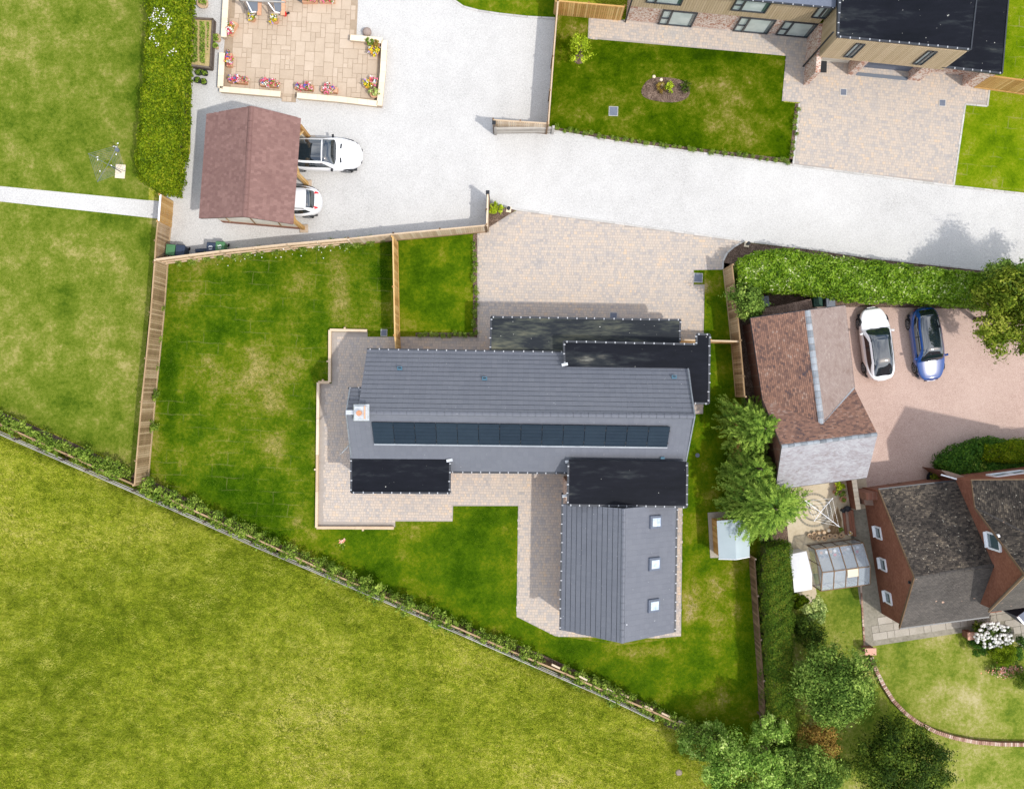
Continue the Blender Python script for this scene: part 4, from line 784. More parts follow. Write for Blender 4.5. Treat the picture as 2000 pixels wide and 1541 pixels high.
# ------------------------------------------------------------------ middle-right tiled garage
dz, dr, dw = 2.87, 5.35, 4.45
gar = thing('clay_tiled_garage', 'L-shaped garage with red clay tiles on its north arm and a pale lichen-grey south slope', 'garage', P(1600, 800))
ew_ne = P(1668, 757, dz); ew_se = P(1693, 932, dz); ew_re = P(1714, 848, dr); ew_rw = P(1527, 872, dr)
ew_nw = ew_ne + (ew_rw - ew_re) * 1.0; ew_nw.z = dz; ew_sw = ew_se + (ew_rw - ew_re); ew_sw.z = dz
tile_slope('roof_tiles', gar, ew_nw, ew_ne, ew_re, ew_rw, 0.165, 0.11, MT['tile_red'], seed=31, vgap=0.016, deck=MT['timber_dark'], lift=0.03, gap=0.008)
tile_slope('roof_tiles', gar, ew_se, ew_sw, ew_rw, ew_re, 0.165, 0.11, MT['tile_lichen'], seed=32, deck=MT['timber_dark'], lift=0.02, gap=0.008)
ridge_tiles(gar, ew_rw, ew_re, 15, MT['lead'], w=0.22, h=0.1)
w_nw = P(1466, 622, dz); w_ne = P(1650, 597, dz); w_rn = P(1577, 606, dw); w_rs = P(1605, 829, dw)
w_sw = P(1521, 795, dz + 1.3); 
# valley ends: west eave runs on to the south, the slope is cut by the valley
w_we = P(1493, 798, dz - 0.0)
tile_slope('roof_tiles', gar, P(1493.5, 806, dz + 0.03), w_nw + Vector((0, 0, 0.03)), w_rn + Vector((0, 0, 0.03)), w_rs + Vector((0, 0, 0.03)), 0.165, 0.11, MT['tile_red'], seed=33, vgap=0.016, deck=MT['timber_dark'], lift=0.035, gap=0.008)
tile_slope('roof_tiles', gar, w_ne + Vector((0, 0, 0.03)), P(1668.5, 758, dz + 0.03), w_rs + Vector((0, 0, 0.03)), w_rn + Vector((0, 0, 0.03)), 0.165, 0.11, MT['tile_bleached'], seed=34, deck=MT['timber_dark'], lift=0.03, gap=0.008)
ridge_tiles(gar, w_rs + Vector((0, 0, 0.05)), w_rn + Vector((0, 0, 0.05)), 17, MT['lead'], w=0.34, h=0.08)
for (a, b_) in (((1522, 797, 3.2), (1603, 829, dw + 0.03)), ((1668, 758, dz + 0.06), (1607, 829, dw + 0.06))):
    q = MB(); q.bar(P(*a), P(*b_), 0.10, 0.05); q.build('valley', MT['lead'], gar)
for (a, b_) in ((w_ne, P(1668.5, 758, dz)), (w_nw, P(1493, 800, dz)), (ew_sw, ew_se), (w_nw, w_rn), (w_rn, w_ne)):
    q = MB(); q.bar(Vector(a) + Vector((0, 0, -0.05)), Vector(b_) + Vector((0, 0, -0.05)), 0.09, 0.09); q.build('gutter', MT['dark_trim'], gar)
wallprism(gar, [(1474, 630), (1646, 606), (1662, 760), (1502, 790)], 2.8, MT['brick_red'])
wallprism(gar, [(1500, 790), (1662, 766), (1688, 922), (1532, 942)], 2.8, MT['brick_red'])
q = MB()
for e_, s_, r_, dd in ((ew_ne, ew_se, ew_re, -0.25), (ew_nw, ew_sw, ew_rw, 0.25)):
    q.slab([e_ + Vector((dd, -0.15, -0.15)), s_ + Vector((dd, 0.15, -0.15)), r_ + Vector((dd, 0, -0.2))], (dd, 0, 0))
q.slab([w_nw + Vector((0.15, -0.25, -0.15)), w_ne + Vector((-0.15, -0.25, -0.15)), w_rn + Vector((0, -0.25, -0.2))], (0, -0.2, 0)); q.build('gable_wall', MT['brick_red'], gar)
# lean-to behind
lt = thing('flat_store', 'low brown felt-roofed store between the laurel hedge and the clay-tiled garage', 'shed', P(1540, 605))
q = MB(); q.prism([XY(x, y, 2.3) for x, y in ((1486, 604), (1584, 584), (1588, 603), (1488, 624))], 2.2, 2.3); q.build('roof', MT['soil'], lt)
q = MB(); q.prism([XY(x, y, 2.2) for x, y in ((1489, 606), (1582, 587), (1585, 602), (1490, 620))], 0, 2.2); q.build('wall', MT['timber_dark'], lt)
# ------------------------------------------------------------------ brick house (bottom right)
bh = thing('brown_brick_house', 'brown brick house with mossy dark tiled roofs and small white windows', 'house', P(1860, 1080))
az, azr = 2.9, 5.9
a_nw = P(1716, 957, az - 0.1); a_sw = P(1757, 1226, az); a_rw = P(1786, 1127, azr); a_ne = P(1885, 938, az - 0.1); a_se = P(1932, 1203, az)
a_re = P(1957, 1103, azr)
tile_slope('roof_tiles', bh, a_ne, a_nw, a_rw, a_re, 0.165, 0.11, MT['tile_dark'], seed=41, vgap=0.014, deck=MT['timber_dark'], lift=0.03, gap=0.008)
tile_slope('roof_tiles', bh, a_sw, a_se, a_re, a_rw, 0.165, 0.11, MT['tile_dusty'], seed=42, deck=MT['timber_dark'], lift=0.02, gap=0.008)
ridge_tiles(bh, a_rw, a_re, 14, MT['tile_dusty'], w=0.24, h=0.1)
gw0 = P(1694, 985); gw1 = P(1721, 1191); gx = (gw1 - gw0)
q = MB(); rp = Vector((a_rw.x + 0.12, a_rw.y, azr - 0.15)); n0 = P(1697, 990); 
wn_ = Vector((a_nw.x + 0.12, a_nw.y - 0.12, 0)); ws_ = Vector((a_sw.x + 0.12, a_sw.y + 0.15, 0))
q.slab([wn_, ws_, ws_ + Vector((0, 0, az - 0.12)), rp, wn_ + Vector((0, 0, az - 0.2))], (0.25, 0, 0)); gwall = q.build('gable_wall', MT['brick_red_w'], bh)
q = MB(); q.slab([wn_ + Vector((0.25, 0, 0)), wn_ + Vector((5.6, 0.75, 0)), ws_ + Vector((5.9, 0.75, 0)), ws_ + Vector((0.25, 0, 0))], (0, 0, az - 0.2)); q.build('wall', MT['brick_red'], bh)
for a, b_ in ((a_sw, a_rw), (a_rw, a_nw)):
    q = MB(); q.bar(Vector(a) + Vector((0, 0, -0.03)), Vector(b_) + Vector((0, 0, -0.03)), 0.06, 0.12); q.build('verge_trim', MT['timber_brown'], bh)
q = MB(); q.bar(a_sw + Vector((0, -0.04, -0.05)), a_se + Vector((0, -0.04, -0.05)), 0.1, 0.09); q.build('gutter', MT['dark_trim'], bh)
q = MB(); q.bar(a_nw + Vector((0, 0.04, -0.05)), a_ne + Vector((0, 0.04, -0.05)), 0.1, 0.09); q.build('gutter', MT['dark_trim'], bh)
def west_window(parent, pa, pb, z0, z1, wall_a, wall_b, frame=0.07):
    """window set in a west wall: wall line wall_a->wall_b, between fractions pa..pb"""
    d = (wall_b - wall_a); d.z = 0; a_ = wall_a + d * pa; b2 = wall_a + d * pb; n_ = Vector((-abs(d.y), d.x if d.y < 0 else -d.x, 0)).normalized(); n_ = Vector((-1, 0, 0)) if n_.x > 0 else n_
    f = MB(); a0 = Vector((a_.x, a_.y, 0)); b0 = Vector((b2.x, b2.y, 0)); o_ = n_ * 0.03
    for z in (z0, z1): f.bar(a0 + o_ + Vector((0, 0, z)), b0 + o_ + Vector((0, 0, z)), 0.10, frame)
    for p_ in (a0, b0): f.bar(p_ + o_ + Vector((0, 0, z0)), p_ + o_ + Vector((0, 0, z1)), 0.10, frame)
    w = f.build('window', MT['white'], parent)
    g_ = MB(); g_.bar(a0 + n_ * 0.01 + Vector((0, 0, (z0 + z1) / 2)), b0 + n_ * 0.01 + Vector((0, 0, (z0 + z1) / 2)), 0.04, z1 - z0 - 0.04); g_.build('pane', MT['window_glass'], w)
    s_ = MB(); s_.bar(a0 + n_ * 0.10 + Vector((0, 0, z0 - 0.05)), b0 + n_ * 0.10 + Vector((0, 0, z0 - 0.05)), 0.20, 0.05); s_.build('sill', MT['white'], w)
wl = (wn_ - ws_).length
for (x, y) in ((1720, 1040), (1730, 1102), (1739, 1167)):
    # project along the sight line on to the gable wall at mid height 1.5
    p = P(x, y, 1.55); f = (p - wn_).dot((ws_ - wn_).normalized()) / wl; hw = 0.34 / wl * 1.0
    west_window(bh, f - hw, f + hw, 1.15, 1.95, wn_, ws_)
# chimney-like buttress and taller block
q = MB(); p = P(1705, 975, 1.8); q.prism([XY(x, y, 2.2) for x, y in ((1691, 963), (1716, 960), (1722, 976), (1693, 977))], 0, 2.2); q.build('buttress', MT['brick_red'], bh)
q = MB(); q.prism([XY(x, y, 1.4) for x, y in ((1687, 975), (1716, 972), (1720, 988), (1689, 986))], 0, 1.4); q.build('buttress', MT['brick_red'], bh)
cz, cr_ = 5.0, 9.3
c_nw = P(1898, 937, cz)
ang = 0.13; ux = Vector((math.cos(ang), math.sin(ang), 0)); uy = Vector((-math.sin(ang), math.cos(ang), 0))
def lp(a, b_, z): return Vector((c_nw.x, c_nw.y, z)) + ux * a - uy * b_
b1, bm_, b2_, rw_ = 1.58, 4.5, 7.4, 3.45
b_n, b_s, b_ap = lp(0, b1, cz), lp(0, b2_, cz), lp(0, bm_, cr_)
pN = lp(0.15, 0.15, 0); pS = lp(0.15, b2_ - 0.15, 0)
q = MB(); q.slab([pN, pN + ux * 6.6, pS + ux * 6.6, pS], (0, 0, cz - 0.12)); q.build('wall', MT['brick_red_w'], bh)
q = MB(); q.slab([lp(0.15, b1, cz - 0.13), lp(0.15, b2_ - 0.1, cz - 0.13), lp(0.15, bm_, cr_ - 0.2)], tuple(ux * 0.2)); q.build('gable_wall', MT['brick_red_w'], bh)
tile_slope('roof_tiles', bh, lp(0, b1, cz), lp(0, 0, cz), lp(rw_, 0, cr_), lp(rw_, bm_, cr_), 0.165, 0.11, MT['tile_dark'], seed=43, vgap=0.014, deck=MT['timber_dark'], lift=0.03, gap=0.008)
tile_slope('roof_tiles', bh, lp(2 * rw_, 0, cz), lp(2 * rw_, b2_, cz), lp(rw_, bm_, cr_), lp(rw_, 0, cr_), 0.165, 0.11, MT['tile_dark'], seed=44, deck=MT['timber_dark'], lift=0.03, gap=0.008)
tile_slope('roof_tiles', bh, lp(0, b1, cz), lp(0.06, b1, cz), lp(rw_, bm_, cr_), lp(0, bm_, cr_), 0.165, 0.11, MT['tile_dark'], seed=45, vgap=0.014, deck=MT['timber_dark'], lift=0.03, gap=0.008)
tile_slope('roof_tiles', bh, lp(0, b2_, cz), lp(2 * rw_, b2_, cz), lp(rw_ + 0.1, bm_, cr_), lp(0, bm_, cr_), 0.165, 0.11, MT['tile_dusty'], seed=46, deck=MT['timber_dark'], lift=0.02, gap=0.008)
q = MB(); q.slab([lp(0.15, 0.15, cz - 0.13), lp(2 * rw_ - 0.2, 0.15, cz - 0.13), lp(rw_, 0.15, cr_ - 0.2)], tuple(-uy * 0.2)); q.build('gable_wall', MT['brick_red_w'], bh)
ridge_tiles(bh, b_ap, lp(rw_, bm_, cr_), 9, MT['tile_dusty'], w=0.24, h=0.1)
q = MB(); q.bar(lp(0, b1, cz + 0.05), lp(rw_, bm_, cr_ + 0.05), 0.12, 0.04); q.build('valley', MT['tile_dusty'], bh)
for a, b_ in ((b_n, b_ap), (b_s, b_ap), (c_nw, b_n), (c_nw, lp(rw_, 0, cr_))):
    q = MB(); q.bar(Vector(a) - ux * 0.02 + Vector((0, 0, -0.03)), Vector(b_) - ux * 0.02 + Vector((0, 0, -0.03)), 0.05, 0.10); q.build('verge_trim', MT['timber_brown'], bh)
# gable window
wA = Vector((b_n.x + 0.12, b_n.y, 0)); wB = Vector((b_s.x + 0.12, b_s.y, 0)); p = P(1946, 1057, 6.3); f = (p - wA).dot((wB - wA).normalized()) / (wB - wA).length
west_window(bh, f - 0.075, f + 0.075, 5.7, 6.95, wA, wB, 0.1)
# north window of the tall block
q = MB()
for z in (3.2, 4.3):
    q.bar(pN + ux * 1.6 + uy * 0.03 + Vector((0, 0, z)), pN + ux * 3.6 + uy * 0.03 + Vector((0, 0, z)), 0.1, 0.1)
for t_ in (1.6, 2.6, 3.6): q.bar(pN + ux * t_ + uy * 0.03 + Vector((0, 0, 3.2)), pN + ux * t_ + uy * 0.03 + Vector((0, 0, 4.3)), 0.1, 0.1)
wv = q.build('window', MT['white'], bh); q = MB(); q.bar(pN + ux * 1.6 + Vector((0, 0, 3.75)), pN + ux * 3.6 + Vector((0, 0, 3.75)), 0.05, 1.1); q.build('pane', MT['window_glass'], wv)
# vents, wall lamp, downpipe
q = MB(); q.tube(P(1921, 993, 4.9), P(1913, 975, 0.3), 0.04); q.build('downpipe', MT['white'], bh)
p = P(1918, 988, 5.0); q = MB(); q.box(p, (0.22, 0.25, 0.2), 0.1, bev=0.04); q.build('vent_box', MT['bin_grey'], bh)
p = P(1734, 1077, 2.2); q = MB(); q.box(p, (0.12, 0.2, 0.2)); q.build('vent_box', MT['bin_dark'], bh)
p = P(1776, 1137, 5.0); q = MB(); q.box(p, (0.1, 0.14, 0.14)); q.build('vent_box', MT['black_plastic'], bh)
p = P(1986, 1117, 6.0); q = MB(); q.box(p, (0.25, 0.08, 0.08)); q.build('wall_lamp', MT['white'], bh)
q = MB(); q.bar(P(1838, 927, 2.9), P(1898, 944, 2.9), 0.08, 0.08); q.build('gutter', MT['white'], bh)
q = MB(); q.prism([XY(x, y, 2.5) for x, y in ((1838, 918), (1850, 920), (1900, 935), (1895, 946), (1860, 936))], 0, 2.5); q.build('porch_wall', MT['brick_red'], bh)
# small conservatory corner
cs = thing('white_lean_to', 'corner of a white-framed glass lean-to at the east edge beside the brick house', 'conservatory', P(2030, 1230))
q = MB(); q.slab([P(1987, 1204, 2.2), P(2060, 1150, 2.8), P(2110, 1190, 2.8), P(2020, 1240, 2.2)], (0, 0, -0.05)); q.build('roof', MT['cover'], cs)
q = MB(); q.bar(P(1987, 1204, 2.2), P(2020, 1240, 2.2), 0.1, 0.12); q.build('gutter', MT['white'], cs)
q = MB(); q.prism([XY(x, y) for x, y in ((1955, 1190), (2040, 1130), (2100, 1190), (1990, 1215))], 0, 2.1); q.build('wall', MT['bin_dark'], cs)

# ------------------------------------------------------------------ modern clad house (top right)
mh = thing('timber_clad_house', 'modern house with tan vertical cladding over pale brick and black flat roofs', 'house', P(1580, 73))
F0 = P(1222, 40); F1 = P(1577.6, 72.8); fd = (F1 - F0).normalized(); fn = Vector((fd.y, -fd.x, 0))
FN = Vector((-fd.y, fd.x, 0))   # into the house
zc, zt = 2.13, 4.72
q = MB(); q.slab([F0, F1, F1 + FN * 8, F0 + FN * 8], (0, 0, zc)); q.build('brick_storey', MT['brick_pale'], mh)
q = MB(); q.slab([F0 + Vector((0, 0, zc)), F1 + Vector((0, 0, zc)), F1 + FN * 8 + Vector((0, 0, zc)), F0 + FN * 8 + Vector((0, 0, zc))], (0, 0, zt - zc)); q.build('upper_storey', MT['clad'], mh)
q = MB(); q.slab([F0 + Vector((0, 0, zt)) + fn * 0.25 - fd * 0.2, F1 + Vector((0, 0, zt)) + fn * 0.25, F1 + FN * 9 + Vector((0, 0, zt)), F0 + FN * 9 + Vector((0, 0, zt)) - fd * 0.2], (0, 0, 0.18)); q.build('flat_roof', MT['cover'], mh)
gutter(mh, F0 + Vector((0, 0, zt + 0.1)) + fn * 0.27 - fd * 0.2, F1 + Vector((0, 0, zt + 0.1)) + fn * 0.27, 0.55)
def clad_boards(a, b_, z0, z1, nrm, pitch=0.15):
    d = b_ - a; n = int(d.length / pitch); rz = math.atan2(d.y, d.x)
    q = MB(); q.box((0, 0, (z1 - z0) / 2), (pitch * 0.86, 0.03, z1 - z0)); me = q.mesh('cladding_board'); me.materials.append(MT['clad']); off = woff(mh)
    for i in range(n):
        p = a + d * (i + 0.5) / n + nrm * 0.02; link('cladding_board', me, mh, None, Vector((p.x, p.y, z0)) - off, rz)
clad_boards(F0, F1, zc - 0.04, zt, fn)
def facade_window(a, b_, z0, z1, nrm, casement=0.26, blind=True, fr=0.07):
    """a,b on the wall line"""
    d = b_ - a; q = MB(); Z = lambda p, z: Vector((p.x, p.y, z)) + nrm * 0.06
    for z in (z0 + fr / 2, z1 - fr / 2): q.bar(Z(a, z), Z(b_, z), 0.10, fr)
    for p_ in (a, b_): q.bar(Z(p_, z0), Z(p_, z1), 0.10, fr)
    m_ = a + d * casement; q.bar(Z(m_, z0), Z(m_, z1), 0.10, fr * 1.6)
    if casement < 0.45: q.bar(Z(a, z0 + (z1 - z0) * 0.45), Z(m_, z0 + (z1 - z0) * 0.45), 0.10, fr)
    w = q.build('window', MT['dark_trim'], mh)
    q = MB(); c0, c1 = Z(a, (z0 + z1) / 2) - nrm * 0.03, Z(m_, (z0 + z1) / 2) - nrm * 0.03; q.bar(c0, c1, 0.02, z1 - z0 - 0.04); q.build('pane', MT['blind'], w)
    q = MB(); c0, c1 = Z(m_, (z0 + z1) / 2) - nrm * 0.03, Z(b_, (z0 + z1) / 2) - nrm * 0.03; q.bar(c0, c1, 0.02, z1 - z0 - 0.04); q.build('pane', MT['blind'], w)
    q = MB(); q.bar(Z(b_, (z0 + z1) / 2) - d.normalized() * 0.22 - nrm * 0.015, Z(b_, (z0 + z1) / 2) - nrm * 0.015, 0.02, z1 - z0 - 0.06); q.build('dark_pane', MT['window_glass'], w)
def fx(px):   # foot of the facade at this x
    t = (px - 1222) / (1577.6 - 1222); return F0.lerp(F1, t)
for x0, x1 in ((1286, 1349), (1432, 1497), (1515, 1576)): facade_window(fx(x0), fx(x1), 0.05, 2.08, fn)
def fx_up(px, py, z): 
    p = P(px, py, z); p.z = 0; return F0 + fd * (p - F0).dot(fd)
facade_window(fx_up(1262, 3, 2.9), fx_up(1329, 10, 2.9), 2.9, 4.55, fn); facade_window(fx_up(1428, 18, 2.9), fx_up(1493, 24, 2.9), 2.9, 4.55, fn); facade_window(fx_up(1585, 33, 2.9), fx_up(1611, 35, 2.9), 2.9, 4.55, fn, casement=0.5)
# projecting block
B0 = Vector((577 / S, 633 / S, 0)); B1 = Vector((808 / S, 609 / S, 0)); bd = (B1 - B0).normalized(); bn = Vector((bd.y, -bd.x, 0)); BN = -bn
zb = 5.27
q = MB(); q.slab([B0 + Vector((0, 0, 2.3)), B1 + Vector((0, 0, 2.3)), B1 + BN * 9 + Vector((0, 0, 2.3)), B0 + BN * 9 + Vector((0, 0, 2.3))], (0, 0, zb - 2.3 - 0.2)); q.build('upper_storey', MT['clad'], mh)
clad_boards(B0, B1, 2.25, zb - 0.2, bn, 0.12); 
wdir = BN; clad_boards(B0 + BN * 2.0, B0, 2.25, zb - 0.2, -bd, 0.12)
flat(mh, [(1636, 72), (1896, 98), (1908, -10), (1925, -260), (1645, -260)], zb, MT['flat_roof'], trim=True)
gutter(mh, P(1636, 72, zb), P(1894, 97, zb), 0.55); gutter(mh, P(1636, 72, zb), P(1641, 0, zb), 0.55)
flat(mh, [(1830, 128), (1957, 144), (1970, -10), (1985, -260), (1850, -260)], 2.6, MT['flat_roof'], trim=True)
gutter(mh, P(1840, 131, 2.6), P(1957, 144, 2.6), 0.55)
def bx(px, py, z): p = P(px, py, z); p.z = 0; return B0 + bd * (p - B0).dot(bd)
for (xa, ya, xb, yb) in ((1648, 108, 1664, 111), (1783, 122, 1800, 124)):
    facade_window(bx(xa, ya, 2.75), bx(xb, yb, 2.75) , 2.75, 4.75, bn, casement=0.5, fr=0.05)
p = P(1749, 96, 4.3); q = MB(); q.box((p.x, p.y, p.z), (0.26, 0.12, 0.12), bev=0.02); q.build('wall_lamp', MT['white'], mh)
# ground storey under the block: wing wall, piers, garage door
def pier(x0, y0, w, dpt, m='brick_pale', z=2.3):
    p = P(x0, y0); q = MB(); q.slab([p, p + bd * w, p + bd * w + BN * dpt, p + BN * dpt], (0, 0, z)); return q.build('pier', MT[m], mh)
q = MB(); t0 = P(1569, 167); t1 = P(1576, 76); q.slab([t0, t0 + Vector((0.28, 0, 0)), t1 + Vector((0.28, 0, 0)), t1], (0, 0, 2.25)); q.build('wing_wall', MT['brick_pale'], mh)
pier(1655, 147, 0.42, 1.2); pier(1772, 157, 0.72, 1.4); pier(1878, 169, 0.9, 1.3)
q = MB(); a = P(1668, 141); b_ = P(1775, 151)
for i in range(9): q.bar(a + Vector((0, 0.35, 0.13 + i * 0.235)), b_ + Vector((0, 0.35, 0.13 + i * 0.235)), 0.05 + 0.0 * i, 0.225)
q.build('garage_door', MT['cover'], mh)
q = MB(); q.slab([P(1672, 148, 0.05), P(1772, 158, 0.05), P(1773, 151, 0.05), P(1671, 141, 0.05)], (0, 0, -0.05)); q.build('threshold', MT['bin_grey'], mh)
q = MB(); q.slab([P(1600, 120) , P(1655, 124), P(1655, 100), P(1600, 98)], (0, 0, 2.25)); q.build('porch_wall', MT['cream'], mh)
q = MB(); q.slab([P(1800, 140), P(1900, 150), P(1905, 100), P(1800, 100)], (0, 0, 2.28)); q.build('side_wall', MT['brick_pale'], mh)
q = MB(); q.tube(Vector((569 / S - 0.02, 640 / S, 0)), Vector((569 / S, 641 / S, 5.2)), 0.05); q.build('downpipe', MT['black_plastic'], mh)
q = MB(); q.tube(P(1221, 44), Vector((P(1221, 44).x, P(1221, 44).y, 4.7)), 0.05); q.build('downpipe', MT['black_plastic'], mh)
mt = thing('door_mat', 'black rectangular mat in the porch of the timber-clad house', 'mat', P(1605, 126)); q = MB(); c_ = P(1605, 126); q.box((c_.x, c_.y, 0.06), (0.58, 1.05, 0.03), -0.03, bev=0.008); q.build('mat_pad', MT['black_plastic'], mt)

# ------------------------------------------------------------------ north-west patio
patio = sheet('buff_slab_patio', [(440, -200), (700, -200), (699, 12), (696, 78), (748, 82), (738, 200), (579, 188), (578, 201), (550, 199), (551, 185), (430, 174), (440, 70)], 0.02, MT['slab_joint'])
def slab_field(parent, poly_px, ang, cell, z, mkey, seed, name='paving_slab', sizes=((2, 2), (2, 2), (2, 1), (1, 2), (3, 2), (2, 3), (1, 1))):
    rnd = random.Random(seed); w = [XY(x, y) for x, y in poly_px]; a = np.array(w); c = a.mean(0); ca, sa = math.cos(ang), math.sin(ang); R = np.array([[ca, sa], [-sa, ca]])
    q = (a - c) @ R.T; lo, hi = q.min(0), q.max(0); nx, ny = int((hi[0] - lo[0]) / cell) + 1, int((hi[1] - lo[1]) / cell) + 1
    occ = np.zeros((nx, ny), bool); meshes = {}; off = woff(parent); cnt = 0
    for j in range(ny):
        for i in range(nx):
            if occ[i, j]: continue
            ss = list(sizes); rnd.shuffle(ss); ss.append((1, 1))
            for (sx, sy) in ss:
                if i + sx > nx or j + sy > ny or occ[i:i + sx, j:j + sy].any(): continue
                occ[i:i + sx, j:j + sy] = True
                cx, cy = lo[0] + (i + sx / 2) * cell, lo[1] + (j + sy / 2) * cell
                cs_ = np.array([[cx + dx * sx * cell * 0.42, cy + dy * sy * cell * 0.42] for dx in (-1, 1) for dy in (-1, 1)]) @ R + c
                if pip(cs_, w).all():
                    if (sx, sy) not in meshes:
                        mb = MB(); mb.box((0, 0, 0), (sx * cell - 0.02, sy * cell - 0.02, 0.04), bev=0.006); me = mb.mesh(name); me.materials.append(MT[mkey]); meshes[(sx, sy)] = me
                    pc = np.array([cx, cy]) @ R + c
                    if cnt < 300: link(name, meshes[(sx, sy)], parent, None, Vector((pc[0], pc[1], z + rnd.uniform(-0.003, 0.003))) - off, ang)
                    cnt += 1
                break
slab_field(patio, [(444, -60), (699, -60), (699, 12), (697, 66), (742, 76), (738, 194), (432, 176), (444, 70)], -0.055, 0.295, 0.025, 'slab', 4)
slab_field(patio, [(552, 176), (578, 178), (577, 200), (551, 198)], -0.055, 0.295, 0.024, 'slab', 5)
def garden_wall(pts, label, z=0.45, w=0.34):
    W = [P(x, y, z) for x, y in pts]; root = thing('patio_wall', label, 'wall', (W[0].x, W[0].y, 0))
    for a, b_ in zip(W[:-1], W[1:]):
        d = b_ - a; n = max(1, int(round(d.length / 0.6))); t = d.normalized()
        q = MB(); m0 = Vector((a.x, a.y, (z - 0.06) / 2)); m1 = Vector((b_.x, b_.y, (z - 0.06) / 2)); q.bar(m0, m1, w - 0.1, z - 0.06); q.build('brickwork', MT['slab'], root)
        for i in range(n):
            q = MB(); q.bar(a + d * i / n + t * 0.004, a + d * (i + 1) / n - t * 0.004, w, 0.06); q.build('coping_stone', MT['cap'], root)
garden_wall([(445, -120), (441, 0), (437, 73)], 'cream-capped patio wall at the top left, beside the pergola')
garden_wall([(434, 104), (430.5, 171), (430, 173)], 'cream-capped patio wall on the west side, below the gap')
garden_wall([(429, 174.5), (548, 184.5)], 'cream-capped patio wall along the bottom left, behind two flower troughs')
garden_wall([(580, 187), (660, 194), (737, 203)], 'cream-capped patio wall along the bottom right, behind two flower troughs')
garden_wall([(741, 207), (748, 140), (751, 80)], 'cream-capped patio wall down the east side of the patio')
garden_wall([(684, 74), (747, 80)], 'short cream-capped patio wall at the north-east corner beside the stone ball')
st = thing('stone_ball', 'round brown stone ball on the gravel beside the short patio wall', 'ornament', P(718, 66)); q = MB(); c_ = P(718, 66)
q.lathe((c_.x, c_.y, 0.0), [(0.14, 0), (0.22, 0.05), (0.27, 0.16), (0.27, 0.28), (0.22, 0.4), (0.12, 0.48), (0.02, 0.5)], 18); q.build('ball', MT['stone'], st, smooth=True)

def plant_pot(px, py, r, label, bloom=None, leaf='leaf_shrub', pot='copper', spread=1.25, h=0.4, n=220, group=None, z=0.0, cat='flower pot', lsize=0.06, name='flower_pot', trough=None):
    c = P(px, py); root = thing(name, label, cat, (c.x, c.y, z), group); rng = np.random.default_rng(int(px * 7 + py))
    q = MB()
    if trough: q.box((c.x, c.y, z + h / 2), (trough[0], trough[1], h), trough[2], bev=0.02)
    else: q.lathe((c.x, c.y, z + 0.02), [(r * 0.68, 0), (r * 0.95, h - 0.06), (r * 1.06, h - 0.06), (r * 1.06, h), (r * 0.9, h), (r * 0.86, h - 0.07)], 16)
    q.build('trough' if trough else 'pot', MT[pot], root)
    if n:
        rr = np.array([r * spread, r * spread, r * 0.9 + 0.05]) if not trough else np.array([trough[0] * 0.55, trough[1] * 0.75, 0.25])
        pts, nn_, tt = crown_pts((0, 0, 0), rr, n, 9, rng, low=-0.1)
        if trough:
            ca, sa = math.cos(trough[2]), math.sin(trough[2]); pts = np.stack([pts[:, 0] * ca - pts[:, 1] * sa, pts[:, 0] * sa + pts[:, 1] * ca, pts[:, 2]], 1)
        pts[:, 2] = np.abs(pts[:, 2]); pts += np.array([c.x, c.y, z + h])
        leaves('foliage', root, pts, nn_, lsize, MT[leaf], rng=rng)
        if bloom:
            k = int(n * 0.8); P2 = pts[rng.integers(0, n, k)] + rng.normal(size=(k, 3)) * 0.02; P2[:, 2] += 0.05
            # neighbouring blooms share a colour
            cell = np.floor(P2[:, :2] / 0.14); hsh = np.abs(np.sin(cell[:, 0] * 12.9898 + cell[:, 1] * 78.233) * 43758.5) % 1
            leaves('blooms', root, P2, np.tile([0, 0, 1.0], (k, 1)) + rng.normal(size=(k, 3)) * 0.35, 0.036, MT[bloom], aspect=0.8, rng=rng, tint=np.clip(hsh * 0.96, 0, 0.97))
    return root
T = -0.08
plant_pot(468, 161, 0.3, 'trough of pink, red and white flowers at the south-west patio corner', 'bloom_pink', trough=(1.1, 0.35, T), n=500)
plant_pot(529, 168, 0.3, 'trough of pink and white flowers left of the patio steps', 'bloom_pink', trough=(1.1, 0.32, T), n=500)
plant_pot(596, 174, 0.3, 'trough of violet and pink flowers right of the patio steps', 'bloom_pink', trough=(1.1, 0.32, T), n=500)
plant_pot(645, 179, 0.3, 'trough of deep pink flowers, second from the right on the south wall', 'bloom_pink', trough=(1.0, 0.32, T), n=480)
plant_pot(451, 121, 0.3, 'trough of pink and orange flowers on the west wall below the gap', 'bloom_mix', trough=(0.8, 0.32, PI / 2), n=400)
plant_pot(456, 60, 0.3, 'trough of orange, blue and red flowers on the west wall above the gap', 'bloom_mix', trough=(0.85, 0.34, PI / 2 - 0.5), n=420)
plant_pot(495, 40, 0.24, 'tub of yellow and white pansies under the left end of the pergola', 'bloom_yellow', n=260)
plant_pot(540, 44, 0.24, 'tub of white and yellow pansies under the right end of the pergola', 'bloom_yellow', n=260)
plant_pot(724, 86, 0.24, 'terracotta pot of tall green grass in the north-east patio corner', None, leaf='leaf_shrub', n=300)
plant_pot(737, 92, 0.2, 'pot of bronze foliage beside the tall grass pot', None, leaf='leaf_copper', n=220)
plant_pot(733, 106, 0.26, 'pot of orange, white and violet flowers on the east patio wall', 'bloom_yellow', n=280)
plant_pot(720, 170, 0.24, 'pot of mixed pansies in the south-east patio corner', 'bloom_yellow', n=260)
plant_pot(730, 165, 0.24, 'pot of magenta and white flowers in the south-east patio corner', 'bloom_mix', n=260)
